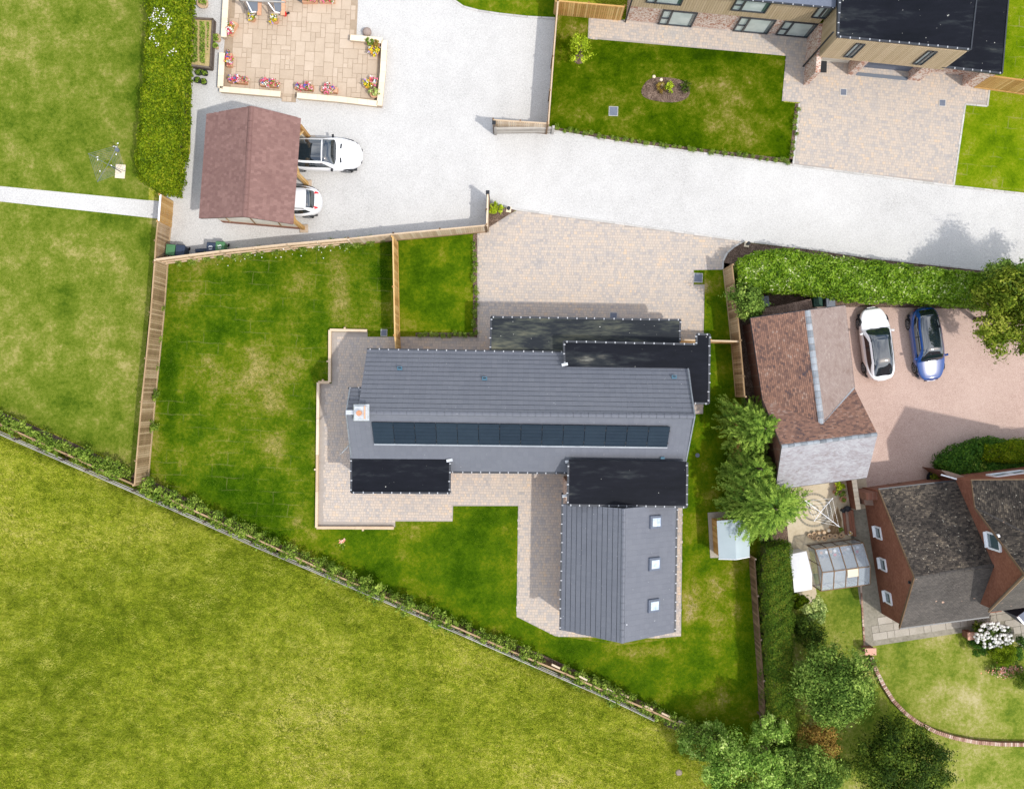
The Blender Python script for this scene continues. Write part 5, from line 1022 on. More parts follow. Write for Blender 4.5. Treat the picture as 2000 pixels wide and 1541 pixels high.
plant_pot(733, 187, 0.26, 'pot of straw-coloured grass in the south-east patio corner', None, leaf='leaf_var', n=240)
plant_pot(607, 4, 0.3, 'trough of pink and yellow flowers at the top edge, beside the blue cover', 'bloom_pink', trough=(0.9, 0.35, 0), n=420)
plant_pot(641, 4, 0.3, 'trough of deep pink and lavender flowers at the top edge, right of its twin', 'bloom_pink', trough=(0.9, 0.35, 0), n=420)
plant_pot(555, 14, 0.16, 'small pot of dark red flowers right of the pergola leg', 'bloom_pink', n=140)
# red watering can
wc = thing('watering_can', 'red and black watering can on the slab patio', 'watering can', P(558, 30)); c_ = P(557, 30)
q = MB(); q.lathe((c_.x, c_.y, 0.03), [(0.13, 0), (0.14, 0.25), (0.09, 0.3)], 12); q.build('body', MT['red'], wc); q = MB(); q.tube(c_ + Vector((0.1, 0, 0.1)), c_ + Vector((0.3, 0, 0.32)), 0.03, r2=0.07); q.build('spout', MT['black_plastic'], wc)
q = MB(); q.bar(c_ + Vector((-0.12, 0, 0.3)), c_ + Vector((0.06, 0, 0.42)), 0.03, 0.03); q.build('handle', MT['red'], wc)
cv = thing('barbecue_cover', 'blue-grey covered box at the top edge of the patio', 'cover', P(586, -2)); q = MB(); c_ = P(586, -4); q.box((c_.x, c_.y, 0.4), (0.7, 0.5, 0.8), -0.5, bev=0.08); q.build('fabric', MT['bin_grey'], cv)
# pergola / arbour seats
pg = thing('garden_arbour', 'weathered timber arbour with two pale canopies at the top edge of the patio', 'arbour', P(515, 8))
for i, (x0, x1) in enumerate(((482, 503), (534, 549))):
    for px_ in (x0, x1):
        p = P(px_, 20); q = MB(); q.box((p.x, p.y, 1.0), (0.1, 0.1, 2.0)); q.build('post', MT['timber_grey'], pg)
    q = MB(); q.slab([P(x0 - 3, -12, 2.1), P(x1, -12, 2.1), P(x1, 22, 1.6), P(x0 + 4, 24, 1.6)], (0, 0, -0.05)); q.build('canopy', MT['bin_grey'], pg)
    q = MB(); q.slab([P(x1 - 2, -12, 1.2), P(x1 + 8, -12, 1.2), P(x1 + 7, 30, 0.5), P(x1 - 1, 30, 0.5)], (0, 0, -0.08)); q.build('side_panel', MT['copper'], pg)
for y_ in (-14, -6, 1):
    q = MB(); q.bar(P(470, y_, 2.2), P(556, y_ + 4, 2.2), 0.07, 0.1); q.build('beam', MT['timber_grey'], pg)
for (a, b_) in (((480, 0), (492, 24)), ((522, 3), (537, 24)), ((537, 24), (546, 26)), ((492, 24), (500, 24))):
    q = MB(); q.bar(P(*a, 2.0), P(*b_, 1.7), 0.06, 0.06); q.build('edge_rail', MT['white'], pg)
# raised vegetable bed
rb = thing('raised_bed', 'dark timber raised bed with rows of seedlings on straw, beside the clipped hedge', 'planter', P(398, 90))
cor = [P(380, 42), P(421, 44), P(416, 138), P(375, 133)]; zz = 0.5
q = MB(); q.slab([Vector((p.x, p.y, zz - 0.12)) for p in cor], (0, 0, -0.35)); q.build('straw_mulch', MT['straw'], rb)
for i in range(4):
    a_, b2 = cor[i], cor[(i + 1) % 4]
    for k_ in range(2):
        q = MB(); q.bar(a_ + Vector((0, 0, 0.13 + 0.25 * k_)), b2 + Vector((0, 0, 0.13 + 0.25 * k_)), 0.11, 0.24); q.build('sleeper', MT['timber_dark'], rb)
rng = np.random.default_rng(3)
pts = sample_poly([(p.x, p.y) for p in [P(386, 48), P(414, 50), P(409, 130), P(381, 127)]], 1500, rng); keep = (np.sin(pts[:, 0] * 14) > -0.5); pts = pts[keep]
o = leaves('seedlings', rb, np.column_stack([pts, np.full(len(pts), 0.46) + rng.uniform(0, 0.08, len(pts))]), np.tile([0, 0, 1.0], (len(pts), 1)) + rng.normal(size=(len(pts), 3)) * 0.5, 0.055, MT['leaf_shrub']); o['kind'] = 'stuff'
for i, (x, y, lb) in enumerate(((391, 145, 'black nursery pot of seedlings, upper left of the four below the raised bed'), (403, 146, 'black nursery pot of seedlings, upper right of the four below the raised bed'), (389, 160, 'black nursery pot of seedlings, lower left of the four below the raised bed'), (401, 163, 'black nursery pot of seedlings, lower right of the four below the raised bed'))):
    plant_pot(x, y, 0.19, lb, None, pot='black_plastic', n=90, h=0.3, spread=0.9, cat='plant pot', group='nursery pots below the raised bed', name='nursery_pot')
plant_pot(400, 11, 0.33, 'large terracotta pot above the raised bed at the top edge', None, pot='pot_pale', n=120, spread=0.8)
plant_pot(427, 79, 0.24, 'pale terracotta pot right of the raised bed', None, pot='pot_pale', n=160, spread=0.9)
plant_pot(425, 95, 0.14, 'small pot below the pale terracotta pot beside the raised bed', None, pot='pot_pale', n=140, spread=1.3)

# ------------------------------------------------------------------ vegetation builders
def hedge(name, label, outline_px, h, m, n, size, seed, cat='hedge', inset=0.25, blotch=0.10, white=None, aspect=0.5, side_n=0.45, bumpy=0.10):
    rng = np.random.default_rng(seed); w = [XY(x, y, h) for x, y in outline_px]; a = np.array(w); c = a.mean(0)
    root = thing(name, label, cat, (c[0], c[1], 0))
    # stems: dense inner mass
    d = a - c; L = np.linalg.norm(d, axis=1, keepdims=True); inn = []
    K = len(a)
    for i in range(K):
        e0 = a[i] - a[i - 1]; e1 = a[(i + 1) % K] - a[i]; n0 = np.array([-e0[1], e0[0]]) / (np.linalg.norm(e0) + 1e-9); n1 = np.array([-e1[1], e1[0]]) / (np.linalg.norm(e1) + 1e-9)
        nb = n0 + n1; nb /= (np.linalg.norm(nb) + 1e-9); inn.append(nb)
    area = 0.5 * sum(a[i][0] * a[(i + 1) % K][1] - a[(i + 1) % K][0] * a[i][1] for i in range(K)); sg = 1 if area > 0 else -1
    inner = [tuple(a[i] + sg * inn[i] * inset) for i in range(K)]
    q = MB(); q.prism(inner, 0.05, h - 0.3); q.build('branches', MT['bark'], root)
    top = sample_poly(w, n, rng)
    def hz(p): return bumpy * (np.sin(p[:, 0] * 2.1 + seed) * np.cos(p[:, 1] * 1.7) + 0.6 * np.sin(p[:, 0] * 5.3 + p[:, 1] * 4.1) + 0.5 * np.sin(p[:, 1] * 9 - p[:, 0] * 7))
    Z = h + hz(top) - 0.08 + rng.uniform(-0.22, 0.06, n)
    # round the shoulders
    dist = np.full(n, 9.0)
    for i in range(K):
        p0, p1 = a[i], a[(i + 1) % K]; e = p1 - p0; t = np.clip(((top - p0) @ e) / (e @ e), 0, 1); dist = np.minimum(dist, np.linalg.norm(top - (p0 + t[:, None] * e), axis=1))
    Z -= np.clip(0.3 - dist, 0, 0.3) ** 2 * 3.0
    Ctop = np.column_stack([top, Z]); Nt = np.tile([0, 0, 1.0], (n, 1)) + rng.normal(size=(n, 3)) * 0.6
    k = int(n * side_n); ei = rng.integers(0, K, k); lens = np.array([np.linalg.norm(a[(i + 1) % K] - a[i]) for i in range(K)]); ei = rng.choice(K, k, p=lens / lens.sum())
    t = rng.uniform(0, 1, (k, 1)); base = a[ei] * (1 - t) + a[(ei + 1) % K] * t; no = np.array([-sg * v for v in inn])[ei]
    zz = rng.uniform(0.02, 1, k) ** 0.7 * h; amp = (np.sin(base[:, 0] * 4 + zz * 5) + np.cos(base[:, 1] * 5 - zz * 4)) * 0.07 + rng.uniform(-0.18, 0.09, k)
    side = base + no * amp[:, None]
    Cs = np.column_stack([side, zz]); Ns = np.column_stack([no, np.full(k, 0.5)]) + rng.normal(size=(k, 3)) * 0.5
    leaves('foliage', root, np.vstack([Ctop, Cs]), np.vstack([Nt, Ns]), size, m, aspect=aspect, rng=rng)
    if white:
        wp = [XY(x, y, h) for x, y in white[0]]; pp = sample_poly(wp, white[1], rng); cc = pp[rng.integers(0, 14, white[1])] + rng.normal(size=(white[1], 2)) * 0.12
        leaves('blooms', root, np.column_stack([cc, np.full(len(cc), h + 0.1)]), np.tile([0, 0, 1.0], (len(cc), 1)) + rng.normal(size=(len(cc), 3)) * 0.4, 0.042, MT['bloom_white'], aspect=0.8, rng=rng)
    return root
def tree(name, label, px, py, zc_, r, m, n, size, seed, cat='tree', nclump=26, trunk=True, core=0.18, group=None, clump=(0.26, 0.42), zbase=0.0, low=-0.35, aspect=0.5, limbs=7):
    """crown centre is at height zc_; px,py is where the crown centre shows"""
    c = P(px, py, zc_); rng = np.random.default_rng(seed); root = thing(name, label, cat, (c.x, c.y, zbase), group)
    pts, nn_, tt = crown_pts((c.x, c.y, c.z), r, n, nclump, rng, core=core, clump=clump, low=low)
    pts[:, 2] = np.maximum(pts[:, 2], 0.05)
    leaves('crown' if trunk else 'foliage', root, pts, nn_ + rng.normal(size=nn_.shape) * 0.35, size, m, rng=rng, tint=tt, aspect=aspect)
    q = MB(); R0 = max(0.05, r[0] * 0.06)
    q.tube((c.x, c.y, 0), (c.x + 0.05, c.y, c.z), R0, 9, R0 * 0.5)
    for i in range(limbs):
        a_ = rng.uniform(0, 2 * PI); l_ = rng.uniform(0.45, 0.8); q.tube((c.x, c.y, c.z * rng.uniform(0.35, 0.8)), (c.x + math.cos(a_) * r[0] * l_, c.y + math.sin(a_) * r[1] * l_, c.z + r[2] * rng.uniform(-0.1, 0.5)), R0 * 0.5, 6, R0 * 0.12)
    q.build('trunk' if trunk else 'stem', MT['bark'], root)
    return root
def cypress(label, px, py, h, r, n_spray, seed, cat='tree', m='leaf_conifer', lsize=0.10):
    """feathery conifer: drooping sprays ring the leader in tiers"""
    rng = np.random.default_rng(seed); c = P(px, py, h * 0.55); root = thing('cypress_tree', label, cat, (c.x, c.y, 0))
    PT, NR, AX, TT = [], [], [], []
    for i in range(n_spray):
        f = rng.uniform(0.03, 1) ** 0.8; z = h * (1 - 0.88 * f) ; a = rng.uniform(0, 2 * PI); R_ = r * (0.12 + 0.88 * f ** 0.75) * rng.uniform(0.6, 1.18) * (1 + 0.16 * math.sin(3 * a + seed))
        start = rng.uniform(0.3, 0.55) * R_; d = np.array([math.cos(a), math.sin(a), 0]); sd = np.array([-d[1], d[0], 0]); k = int(26 + 46 * (R_ - start) / r)
        tt0 = rng.uniform(0.15, 0.85); ln = R_ - start; b0 = np.array([c.x, c.y, z]) + d * start
        t = rng.uniform(0, 1, k); wdt = (1 - t) * 0.22 * ln + 0.02; s = rng.uniform(-1, 1, k) * wdt
        lift = 0.45 * ln * (t - 0.9 * t * t) - np.abs(s) * 0.35
        pt = b0 + np.outer(t * ln, d) + np.outer(s, sd) + np.outer(lift + rng.normal(size=k) * 0.02, [0, 0, 1])
        ax = d + np.outer(np.sign(s) * 0.8, sd) + rng.normal(size=(k, 3)) * 0.15
        nr = np.tile([0, 0, 1.0], (k, 1)) + 0.25 * d + rng.normal(size=(k, 3)) * 0.35
        PT.append(pt); NR.append(nr); AX.append(ax); TT.append(np.clip(tt0 + rng.normal(size=k) * 0.15 + 0.25 * (t - 0.5), 0, 1))
    leaves('crown', root, np.vstack(PT), np.vstack(NR), lsize, MT[m], aspect=0.22, axis=np.vstack(AX), rng=rng, tint=np.concatenate(TT))
    q = MB(); q.tube((c.x, c.y, 0), (c.x, c.y, h * 0.95), 0.14, 8, 0.03); q.build('trunk', MT['bark'], root)
    return root
hedge('clipped_hedge', 'wide clipped green hedge running down beside the raised bed to the orange gate', [(287, -160), (286, 0), (279, 125), (270, 240), (264, 311), (268, 344), (286, 358), (308, 368), (332, 373), (338, 355), (346, 296), (350, 230), (353, 138), (358, 38), (362, -160)], 2.1, MT['leaf_hedge'], 52000, 0.075, 5, white=([(290, 5), (325, 5), (335, 60), (345, 110), (295, 95)], 130))
hedge('laurel_hedge', 'glossy laurel hedge between the white lane and the pink gravel drive', [(1444, 524), (1458, 503), (1482, 492), (1540, 486), (1600, 498), (1660, 508), (1760, 518), (1870, 529), (2000, 540), (2120, 552), (2120, 614), (2000, 604), (1880, 591), (1800, 585), (1700, 583), (1640, 577), (1570, 567), (1500, 565), (1468, 563), (1450, 556)], 2.2, MT['leaf_laurel'], 46000, 0.085, 6, white=None)
hedge('conifer_hedge', 'tall clipped dark conifer hedge running down beside the low dark fence', [(1503, 1072), (1545, 1062), (1549, 1150), (1551, 1250), (1556, 1400), (1561, 1560), (1518, 1560), (1510, 1440), (1505, 1330), (1501, 1230), (1497, 1120)], 2.7, MT['leaf_yew'], 52000, 0.055, 7, aspect=0.35)
hedge('ivy_hedge', 'dark ivy-like hedge along the pink gravel drive in front of the brick house', [(1842, 908), (1850, 892), (1886, 872), (1930, 858), (2000, 866), (2080, 876), (2080, 935), (1990, 925), (1925, 932), (1900, 925), (1865, 930), (1846, 922)], 1.7, MT['leaf_ivy'], 16000, 0.075, 8)
hedge('box_hedge', 'block of clipped olive-green hedge behind the dark ivy at the east edge', [(1928, 872), (1980, 862), (2080, 862), (2080, 900), (1985, 905), (1930, 902)], 2.1, MT['leaf_hedge'], 9000, 0.05, 9)
tree('laurel_sprawl', 'yellow-green laurel bush at the foot of the brick house north wall', 1895, 917, 1.2, (1.3, 0.45, 0.5), MT['leaf_shrub'], 2600, 0.07, 12, cat='bush', nclump=12, trunk=False)
cypress('feathery light green cypress beside the clay-tiled garage, northernmost of the three', 1476, 835, 5.2, 2.1, 520, 13)
cypress('broad feathery cypress overhanging the garden shed, southernmost of the three', 1494, 985, 6.0, 2.75, 720, 14)
cypress('lower feathery cypress squeezed between the northern and the broad southern cypress', 1472, 912, 4.4, 1.7, 330, 15)
tree('elder_bush', 'grey-green bush leaning over the brown fence by the laurel hedge', 1457, 592, 2.6, (1.15, 1.2, 0.9), MT['leaf_tree'], 5500, 0.075, 16, cat='bush', nclump=20)
tree('garden_tree', 'big round leafy tree between the conifer hedge and the curved brick edging', 1633, 1332, 3.6, (2.3, 2.35, 2.1), MT['leaf_tree'], 34000, 0.075, 17, nclump=60, clump=(0.2, 0.32))
tree('dark_tree', 'dark green spreading tree near the bottom edge, right of the copper shrub', 1762, 1490, 3.0, (2.7, 2.5, 2.1), MT['leaf_dark'], 30000, 0.07, 18, nclump=55, clump=(0.2, 0.32))
tree('copper_shrub', 'russet copper-leaved shrub below the round garden tree', 1602, 1443, 2.2, (1.25, 1.2, 1.1), MT['leaf_copper'], 9000, 0.06, 19, nclump=26)
tree('hawthorn', 'pale green hawthorn at the bottom edge where the field meets the gardens', 1458, 1503, 3.4, (2.6, 2.1, 1.7), MT['leaf_pale'], 22000, 0.08, 20, nclump=60, clump=(0.16, 0.3), core=0.1)
tree('hawthorn_clump', 'mid green hawthorn clump at the bottom edge, right of the paler one', 1562, 1508, 3.1, (2.3, 1.9, 1.6), MT['leaf_tree'], 20000, 0.075, 21, nclump=50, clump=(0.18, 0.3))
tree('green_shrub', 'rounded green shrub directly below the copper shrub', 1624, 1497, 2.0, (1.0, 0.95, 1.0), MT['leaf_tree'], 6000, 0.06, 22, nclump=20)
tree('silver_shrub', 'silvery young shrub growing out of the conifer hedge near its lower end', 1507, 1425, 3.0, (1.05, 1.0, 0.8), MT['leaf_pale'], 3600, 0.08, 23, nclump=20, cat='shrub')
tree('bramble_clump', 'loose green bramble clump at the end of the post and rail fence', 1375, 1445, 0.9, (1.9, 1.4, 0.6), MT['leaf_pale'], 7000, 0.075, 24, nclump=36, clump=(0.14, 0.26), cat='shrub', trunk=False)
tree('oak_tree', 'large olive-green tree overhanging the pink gravel drive at the east edge', 1982, 612, 4.4, (2.6, 2.5, 1.9), MT['leaf_gold'], 23000, 0.085, 25, nclump=48, clump=(0.15, 0.28))
tree('ash_tree', 'dark mid-green tree behind the end of the laurel hedge at the east edge', 1962, 548, 3.4, (1.8, 1.1, 1.2), MT['leaf_tree'], 9000, 0.085, 26, nclump=30, clump=(0.18, 0.32))
tree('far_tree', 'tree crown cut off by the east edge of the picture above the lane hedge', 2075, 560, 5.0, (2.6, 2.3, 1.9), MT['leaf_tree'], 12000, 0.09, 27, nclump=40)
tree('dark_shrub', 'dark green shrub under the variegated bush by the neighbour lawn', 1573, 1232, 1.3, (1.0, 1.2, 0.9), MT['leaf_dark'], 6000, 0.06, 28, nclump=20, cat='shrub', trunk=False)
tree('variegated_shrub', 'cream-variegated shrub at the corner of the neighbour lawn', 1592, 1196, 1.6, (0.8, 0.85, 0.6), MT['leaf_var'], 2400, 0.07, 29, nclump=16, cat='shrub', trunk=False)
tree('broadleaf_plant', 'bright green big-leaved plant beside the white cloche tent', 1561, 1172, 0.7, (0.6, 0.55, 0.4), MT['leaf_hedge'], 500, 0.13, 30, nclump=9, cat='plant', trunk=False)
tree('sapling', 'slender pale sapling on the lawn west of the timber-clad house', 1134, 97, 1.5, (0.75, 0.8, 0.8), MT['leaf_lime'], 650, 0.07, 31, nclump=16, clump=(0.2, 0.4), core=0.1, cat='sapling')
b = MB(); p = P(1131, 116); b.lathe((p.x, p.y, 0.016), [(0.32, 0), (0.28, 0.04), (0.05, 0.06)], 14); o = b.build('mulch_ring', MT['soil']); o['kind'] = 'structure'
tree('lime_shrub', 'low lime-green shrub in the triangular corner bed', 969, 409, 0.4, (0.45, 0.45, 0.35), MT['leaf_lime'], 900, 0.05, 32, nclump=14, cat='shrub', trunk=False)
tree('box_ball', 'large clipped yellow-green box ball beside the white hydrangea', 1956, 1274, 1.2, (0.88, 0.84, 0.85), MT['leaf_hedge'], 9000, 0.035, 33, nclump=90, clump=(0.2, 0.26), core=0.3, cat='shrub', trunk=False)
tree('box_bush', 'small dark rounded bush above the pink pillar cap', 1912, 1225, 0.8, (0.42, 0.4, 0.45), MT['leaf_yew'], 1600, 0.035, 34, nclump=24, cat='shrub', trunk=False)
tree('yew_dome', 'dark smooth clipped dome at the east edge below the peach flowers', 2003, 1326, 1.0, (0.95, 0.72, 0.8), MT['leaf_yew'], 8000, 0.03, 35, nclump=80, clump=(0.22, 0.28), core=0.3, cat='shrub', trunk=False)
hy = tree('white_hydrangea', 'bush smothered in white flower heads beside the paved path', 1938, 1241, 1.0, (1.1, 0.75, 0.6), MT['leaf_dark'], 3000, 0.06, 36, nclump=20, cat='shrub', trunk=False)
rng = np.random.default_rng(5); c_ = P(1938, 1239, 1.3); hd = [(c_.x + rng.uniform(-1.1, 1.1), c_.y + rng.uniform(-0.75, 0.8)) for _ in range(190)]
q = MB()
for (x, y) in hd:
    if ((x - c_.x) / 1.15) ** 2 + ((y - c_.y) / 0.8) ** 2 < 1: q.lathe((x, y, 1.25 + rng.uniform(0, 0.3)), [(0.03, 0), (0.085, 0.03), (0.09, 0.08), (0.05, 0.13), (0.01, 0.14)], 8)
o = q.build('blooms', MT['bloom_white'], hy, smooth=True); o['kind'] = 'stuff'
ps = tree('peach_flower_patch', 'low patch of peach-pink flowers beneath the box ball', 1966, 1306, 0.25, (1.3, 0.45, 0.22), MT['leaf_tree'], 1600, 0.05, 37, nclump=24, cat='flower bed', trunk=False)
n = 260; pp = np.column_stack([P(1966, 1306).x + rng.normal(size=n) * 0.55, P(1966, 1306).y + rng.normal(size=n) * 0.18 + 0.0, np.full(n, 0.5)]); leaves('blooms', ps, pp, np.tile([0, 0, 1.0], (n, 1)) + rng.normal(size=(n, 3)) * 0.4, 0.05, MT['bloom_peach'], aspect=0.8)
tree('ground_shrub', 'dark blue-green shrub left of the box ball at the lawn edge', 1915, 1262, 0.7, (0.75, 0.6, 0.5), MT['leaf_ivy'], 2600, 0.05, 38, nclump=18, cat='shrub', trunk=False)
tree('rose_shrub', 'dark leafy shrub right of the box ball', 1990, 1268, 0.7, (0.5, 0.8, 0.5), MT['leaf_ivy'], 1800, 0.05, 39, nclump=14, cat='shrub', trunk=False)
# island bed planting
tree('island_shrub', 'bright lime shrub in the middle of the kidney-shaped island bed', 1308, 172, 0.35, (0.22, 0.45, 0.3), MT['leaf_lime'], 500, 0.05, 40, nclump=10, cat='shrub', trunk=False)
tree('island_heather', 'dusky green clump on the right of the kidney-shaped island bed', 1340, 170, 0.25, (0.3, 0.5, 0.2), MT['leaf_dark'], 500, 0.045, 41, nclump=10, cat='shrub', trunk=False)
tree('island_grass', 'dry olive tuft on the left of the kidney-shaped island bed', 1289, 172, 0.2, (0.35, 0.35, 0.2), MT['leaf_copper'], 380, 0.05, 42, nclump=10, cat='shrub', trunk=False)
for (x, y, lb) in ((1277, 151, 'topmost pale rock in the kidney-shaped island bed'), (1291, 157, 'middle pale rock in the kidney-shaped island bed'), (1294, 167, 'lowest pale rock in the kidney-shaped island bed')):
    c_ = P(x, y); r = thing('rock', lb, 'rock', (c_.x, c_.y, 0.03)); q = MB(); q.lathe((c_.x, c_.y, 0.03), [(0.09, 0), (0.11, 0.05), (0.07, 0.1), (0.02, 0.11)], 7); q.build('stone', MT['cap'], r)
# young shrubs along the field fence: prototypes then copies
protos = []
for k in range(5):
    r_ = 0.42
    rng = np.random.default_rng(60 + k); pts, nn_, tt = crown_pts((0, 0, 0.62), (0.46, 0.42, 0.48), 620, 14, rng, clump=(0.25, 0.5), core=0.15, low=-0.6); pts[:, 2] = np.maximum(pts[:, 2], 0.04)
    me = leaf_mesh('foliage', pts, nn_ + rng.normal(size=nn_.shape) * 0.5, 0.062, tt, (0, 0, 0), 0.45, None, rng); me.materials.append(MT['leaf_shrub'])
    q = MB(); q.tube((0, 0, 0), (0.03, 0, 0.7), 0.025, 6, 0.01); q.tube((0, 0, 0.2), (-0.2, 0.1, 0.75), 0.015, 5, 0.006); q.tube((0, 0, 0.2), (0.15, -0.2, 0.8), 0.015, 5, 0.006); sm = q.mesh('stem'); sm.materials.append(MT['bark']); protos.append((me, sm))
def shrub_row(pts, step, label, group, sc_=(0.8, 1.2), off=0.0):
    W = [P(x, y) for x, y in pts]
    for a, b_ in zip(W[:-1], W[1:]):
        d = b_ - a; n = max(1, int(d.length / step))
        for i in range(n):
            p = a + d * (i + 0.5) / n + Vector((random.uniform(-0.1, 0.1), random.uniform(-0.09, 0.09), 0)); k = random.randrange(5)
            r = thing('young_shrub', label, 'shrub', p, group, random.uniform(0, 6.28)); s_ = random.uniform(*sc_); r.scale = (s_, s_, s_ * random.uniform(0.8, 1.05))
            link('foliage', protos[k][0], r); link('stem', protos[k][1], r)
shrub_row([(288, 944), (500, 1042), (700, 1132), (900, 1220), (1060, 1288)], 0.86, 'young green shrub in the row between low brown fence and main lawn', 'young shrubs along the field fence', sc_=(1.0, 1.5))
shrub_row([(1090, 1300), (1240, 1370), (1420, 1450)], 0.8, 'young green shrub among the loose timber planks along the field fence', 'young shrubs between the loose planks', sc_=(1.0, 1.4))
shrub_row([(-120, 770), (0, 812), (70, 845), (150, 880), (255, 928)], 0.5, 'dense low shrub in the planted bank below the dry west lawn', 'shrubs on the west planted bank', sc_=(0.85, 1.3))
shrub_row([(318, 560), (314, 640), (308, 740), (300, 860)], 1.3, 'scrappy shrub at the foot of the long fence inside the main garden', 'shrubs at the foot of the long fence', sc_=(0.5, 0.85))
shrub_row([(340, 512), (500, 495), (640, 480), (760, 470)], 0.75, 'leafy low plant in the border under the pale yard fence', 'border plants under the yard fence', sc_=(0.45, 0.8))
shrub_row([(928, 470), (928, 655)], 0.34, 'tiny edging plant between the small square lawn and the block drive', 'edging plants beside the block drive', sc_=(0.28, 0.4))
shrub_row([(925, 654), (815, 654)], 0.34, 'tiny edging plant along the foot of the small square lawn', 'edging plants at the foot of the small lawn', sc_=(0.32, 0.42))
shrub_row([(1080, 252), (1200, 272), (1350, 293), (1545, 317)], 0.42, 'tiny edging plant between the white lane and the island-bed lawn', 'edging plants along the white lane', sc_=(0.26, 0.42))
shrub_row([(1547, 312), (1557, 208)], 0.38, 'tiny edging plant between the island-bed lawn and the neighbour drive', 'edging plants beside the neighbour drive', sc_=(0.28, 0.4))
for (x, y, lb) in ((1085, 1297, 'loose pale plank lying highest among the shrubs at the field fence'), (1138, 1320, 'second loose pale plank down the shrub row'), (1189, 1343, 'third loose pale plank down the shrub row'), (1218, 1353, 'short loose plank just below the third plank of the shrub row'), (1265, 1377, 'dull loose plank below the middle of the shrub row'), (1298, 1391, 'longest loose pale plank low in the shrub row'), (1331, 1407, 'lowest loose pale plank near the bramble clump')):
    c_ = P(x, y, 0.5); r = thing('loose_plank', lb, 'plank', (c_.x, c_.y, 0)); q = MB(); q.box((c_.x, c_.y, 0.9), (0.55, 0.11, 0.1), -0.45, bev=0.01); q.build('plank', MT['timber_pale'], r); q = MB(); q.box((c_.x, c_.y - 0.03, 0.45), (0.08, 0.06, 0.9), -0.45); q.build('stake', MT['timber_brown'], r)

# grass blades: field roughness and the fringes
def blades(name, poly_px, n, h, m, seed, lean=0.6, z=0.0, w=0.02):
    rng = np.random.default_rng(seed); w_ = [XY(x, y) for x, y in poly_px]; p = sample_poly(w_, n, rng)
    cl = 0.5 + 0.25 * np.sin(p[:, 0] * 0.33 + 1.3 * np.sin(p[:, 1] * 0.21)) * np.cos(p[:, 1] * 0.41 + np.sin(p[:, 0] * 0.28)) + 0.25 * np.sin(p[:, 0] * 1.9 + 2 * np.sin(p[:, 1] * 1.3)) * np.cos(p[:, 1] * 2.3); hh = h * (0.45 + 0.8 * cl) * rng.uniform(0.5, 1.3, n)
    a = rng.uniform(0, 2 * PI, n) * 0.6 + 0.6 + 1.5 * np.sin(p[:, 0] * 0.35) * np.cos(p[:, 1] * 0.4); dx = np.stack([np.cos(a), np.sin(a)], 1); px_ = np.stack([-dx[:, 1], dx[:, 0]], 1)
    ww = w * rng.uniform(0.6, 1.4, (n, 1)); tip = p + dx * (hh * lean * rng.uniform(0.4, 1.8, n))[:, None]
    V = np.stack([np.column_stack([p - px_ * ww, np.full(n, z)]), np.column_stack([p + px_ * ww, np.full(n, z)]), np.column_stack([tip, z + hh])], 1).reshape(-1, 3)
    t = np.repeat(np.clip(rng.uniform(0, 1, n) * 0.75 + 0.25 * cl, 0, 1), 3)
    o = link(name, np_mesh(name, V, np.arange(n * 3).reshape(n, 3), t), None, m); o['kind'] = 'stuff'; o['label'] = 'grass blades'; return o
blades('field_grass', [(-60, 800), (0, 835), (265, 952), (500, 1060), (764, 1172), (1007, 1277), (1200, 1362), (1300, 1410), (1400, 1470), (1440, 1640), (-60, 1640)], 230000, 0.14, MT['blade'], 71, lean=0.9, w=0.012)
blades('verge_grass', [(-60, 805), (0, 832), (265, 948), (500, 1056), (764, 1168), (1007, 1273), (1297, 1405), (1297, 1420), (1007, 1292), (764, 1188), (500, 1076), (265, 972), (0, 856), (-60, 830)], 16000, 0.34, MT['blade'], 72, lean=0.8, w=0.02)
blades('garden_grass', [(330, 520), (766, 470), (764, 655), (642, 642), (640, 742), (618, 745), (614, 1034), (775, 1034), (888, 1020), (888, 992), (1008, 992), (1004, 1208), (1080, 1244), (1210, 1262), (1336, 1248), (1380, 800), (1380, 560), (1408, 535), (1440, 780), (1470, 1090), (1484, 1470), (1410, 1440), (1060, 1280), (800, 1165), (500, 1032), (300, 930)], 90000, 0.055, MT['blade_dark'], 73, lean=0.7, z=0.014, w=0.012)

# ------------------------------------------------------------------ neighbour garden things
pth = sheet('slab_path', [(1682, 1143), (1696, 1000), (1730, 1000), (1770, 1180), (1900, 1180), (1950, 1130), (2120, 1130), (2120, 1345), (1999, 1266), (1940, 1217), (1901, 1232), (1872, 1236), (1707, 1261), (1689, 1263)], 0.028, MT['concrete'])
slab_field(pth, [(1692, 1200), (1705, 1196), (1925, 1166), (1960, 1170), (2110, 1260), (2110, 1335), (1999, 1262), (1940, 1214), (1901, 1231), (1872, 1234), (1708, 1259), (1692, 1261)], 0.15, 0.45, 0.033, 'grey_slab', 9, sizes=((2, 1), (2, 1), (2, 1), (1, 1), (2, 1)))
W = [P(x, y) for x, y in ((1681, 1143), (1684, 1200), (1688, 1262))]
ed = thing('path_edging', 'straight line of pink edging bricks along the west side of the slab path', 'edging', W[0])
bmx = MB(); bmx.box((0, 0, 0.04), (0.21, 0.10, 0.08), bev=0.008); bme = bmx.mesh('brick'); bme.materials.append(MT['brick_edge'])
for a, b_ in zip(W[:-1], W[1:]):
    d = b_ - a; n = int(d.length / 0.22)
    for i in range(n): link('brick', bme, ed, None, a + d * (i + 0.5) / n - W[0], math.atan2(d.y, d.x) + random.uniform(-0.03, 0.03))
cpts = [(1702, 1283), (1712, 1310), (1726, 1338), (1745, 1368), (1768, 1392), (1795, 1412), (1830, 1430), (1865, 1441), (1905, 1449), (1950, 1453), (2005, 1454), (2080, 1450)]
W = [P(x, y, 0.3) for x, y in cpts]
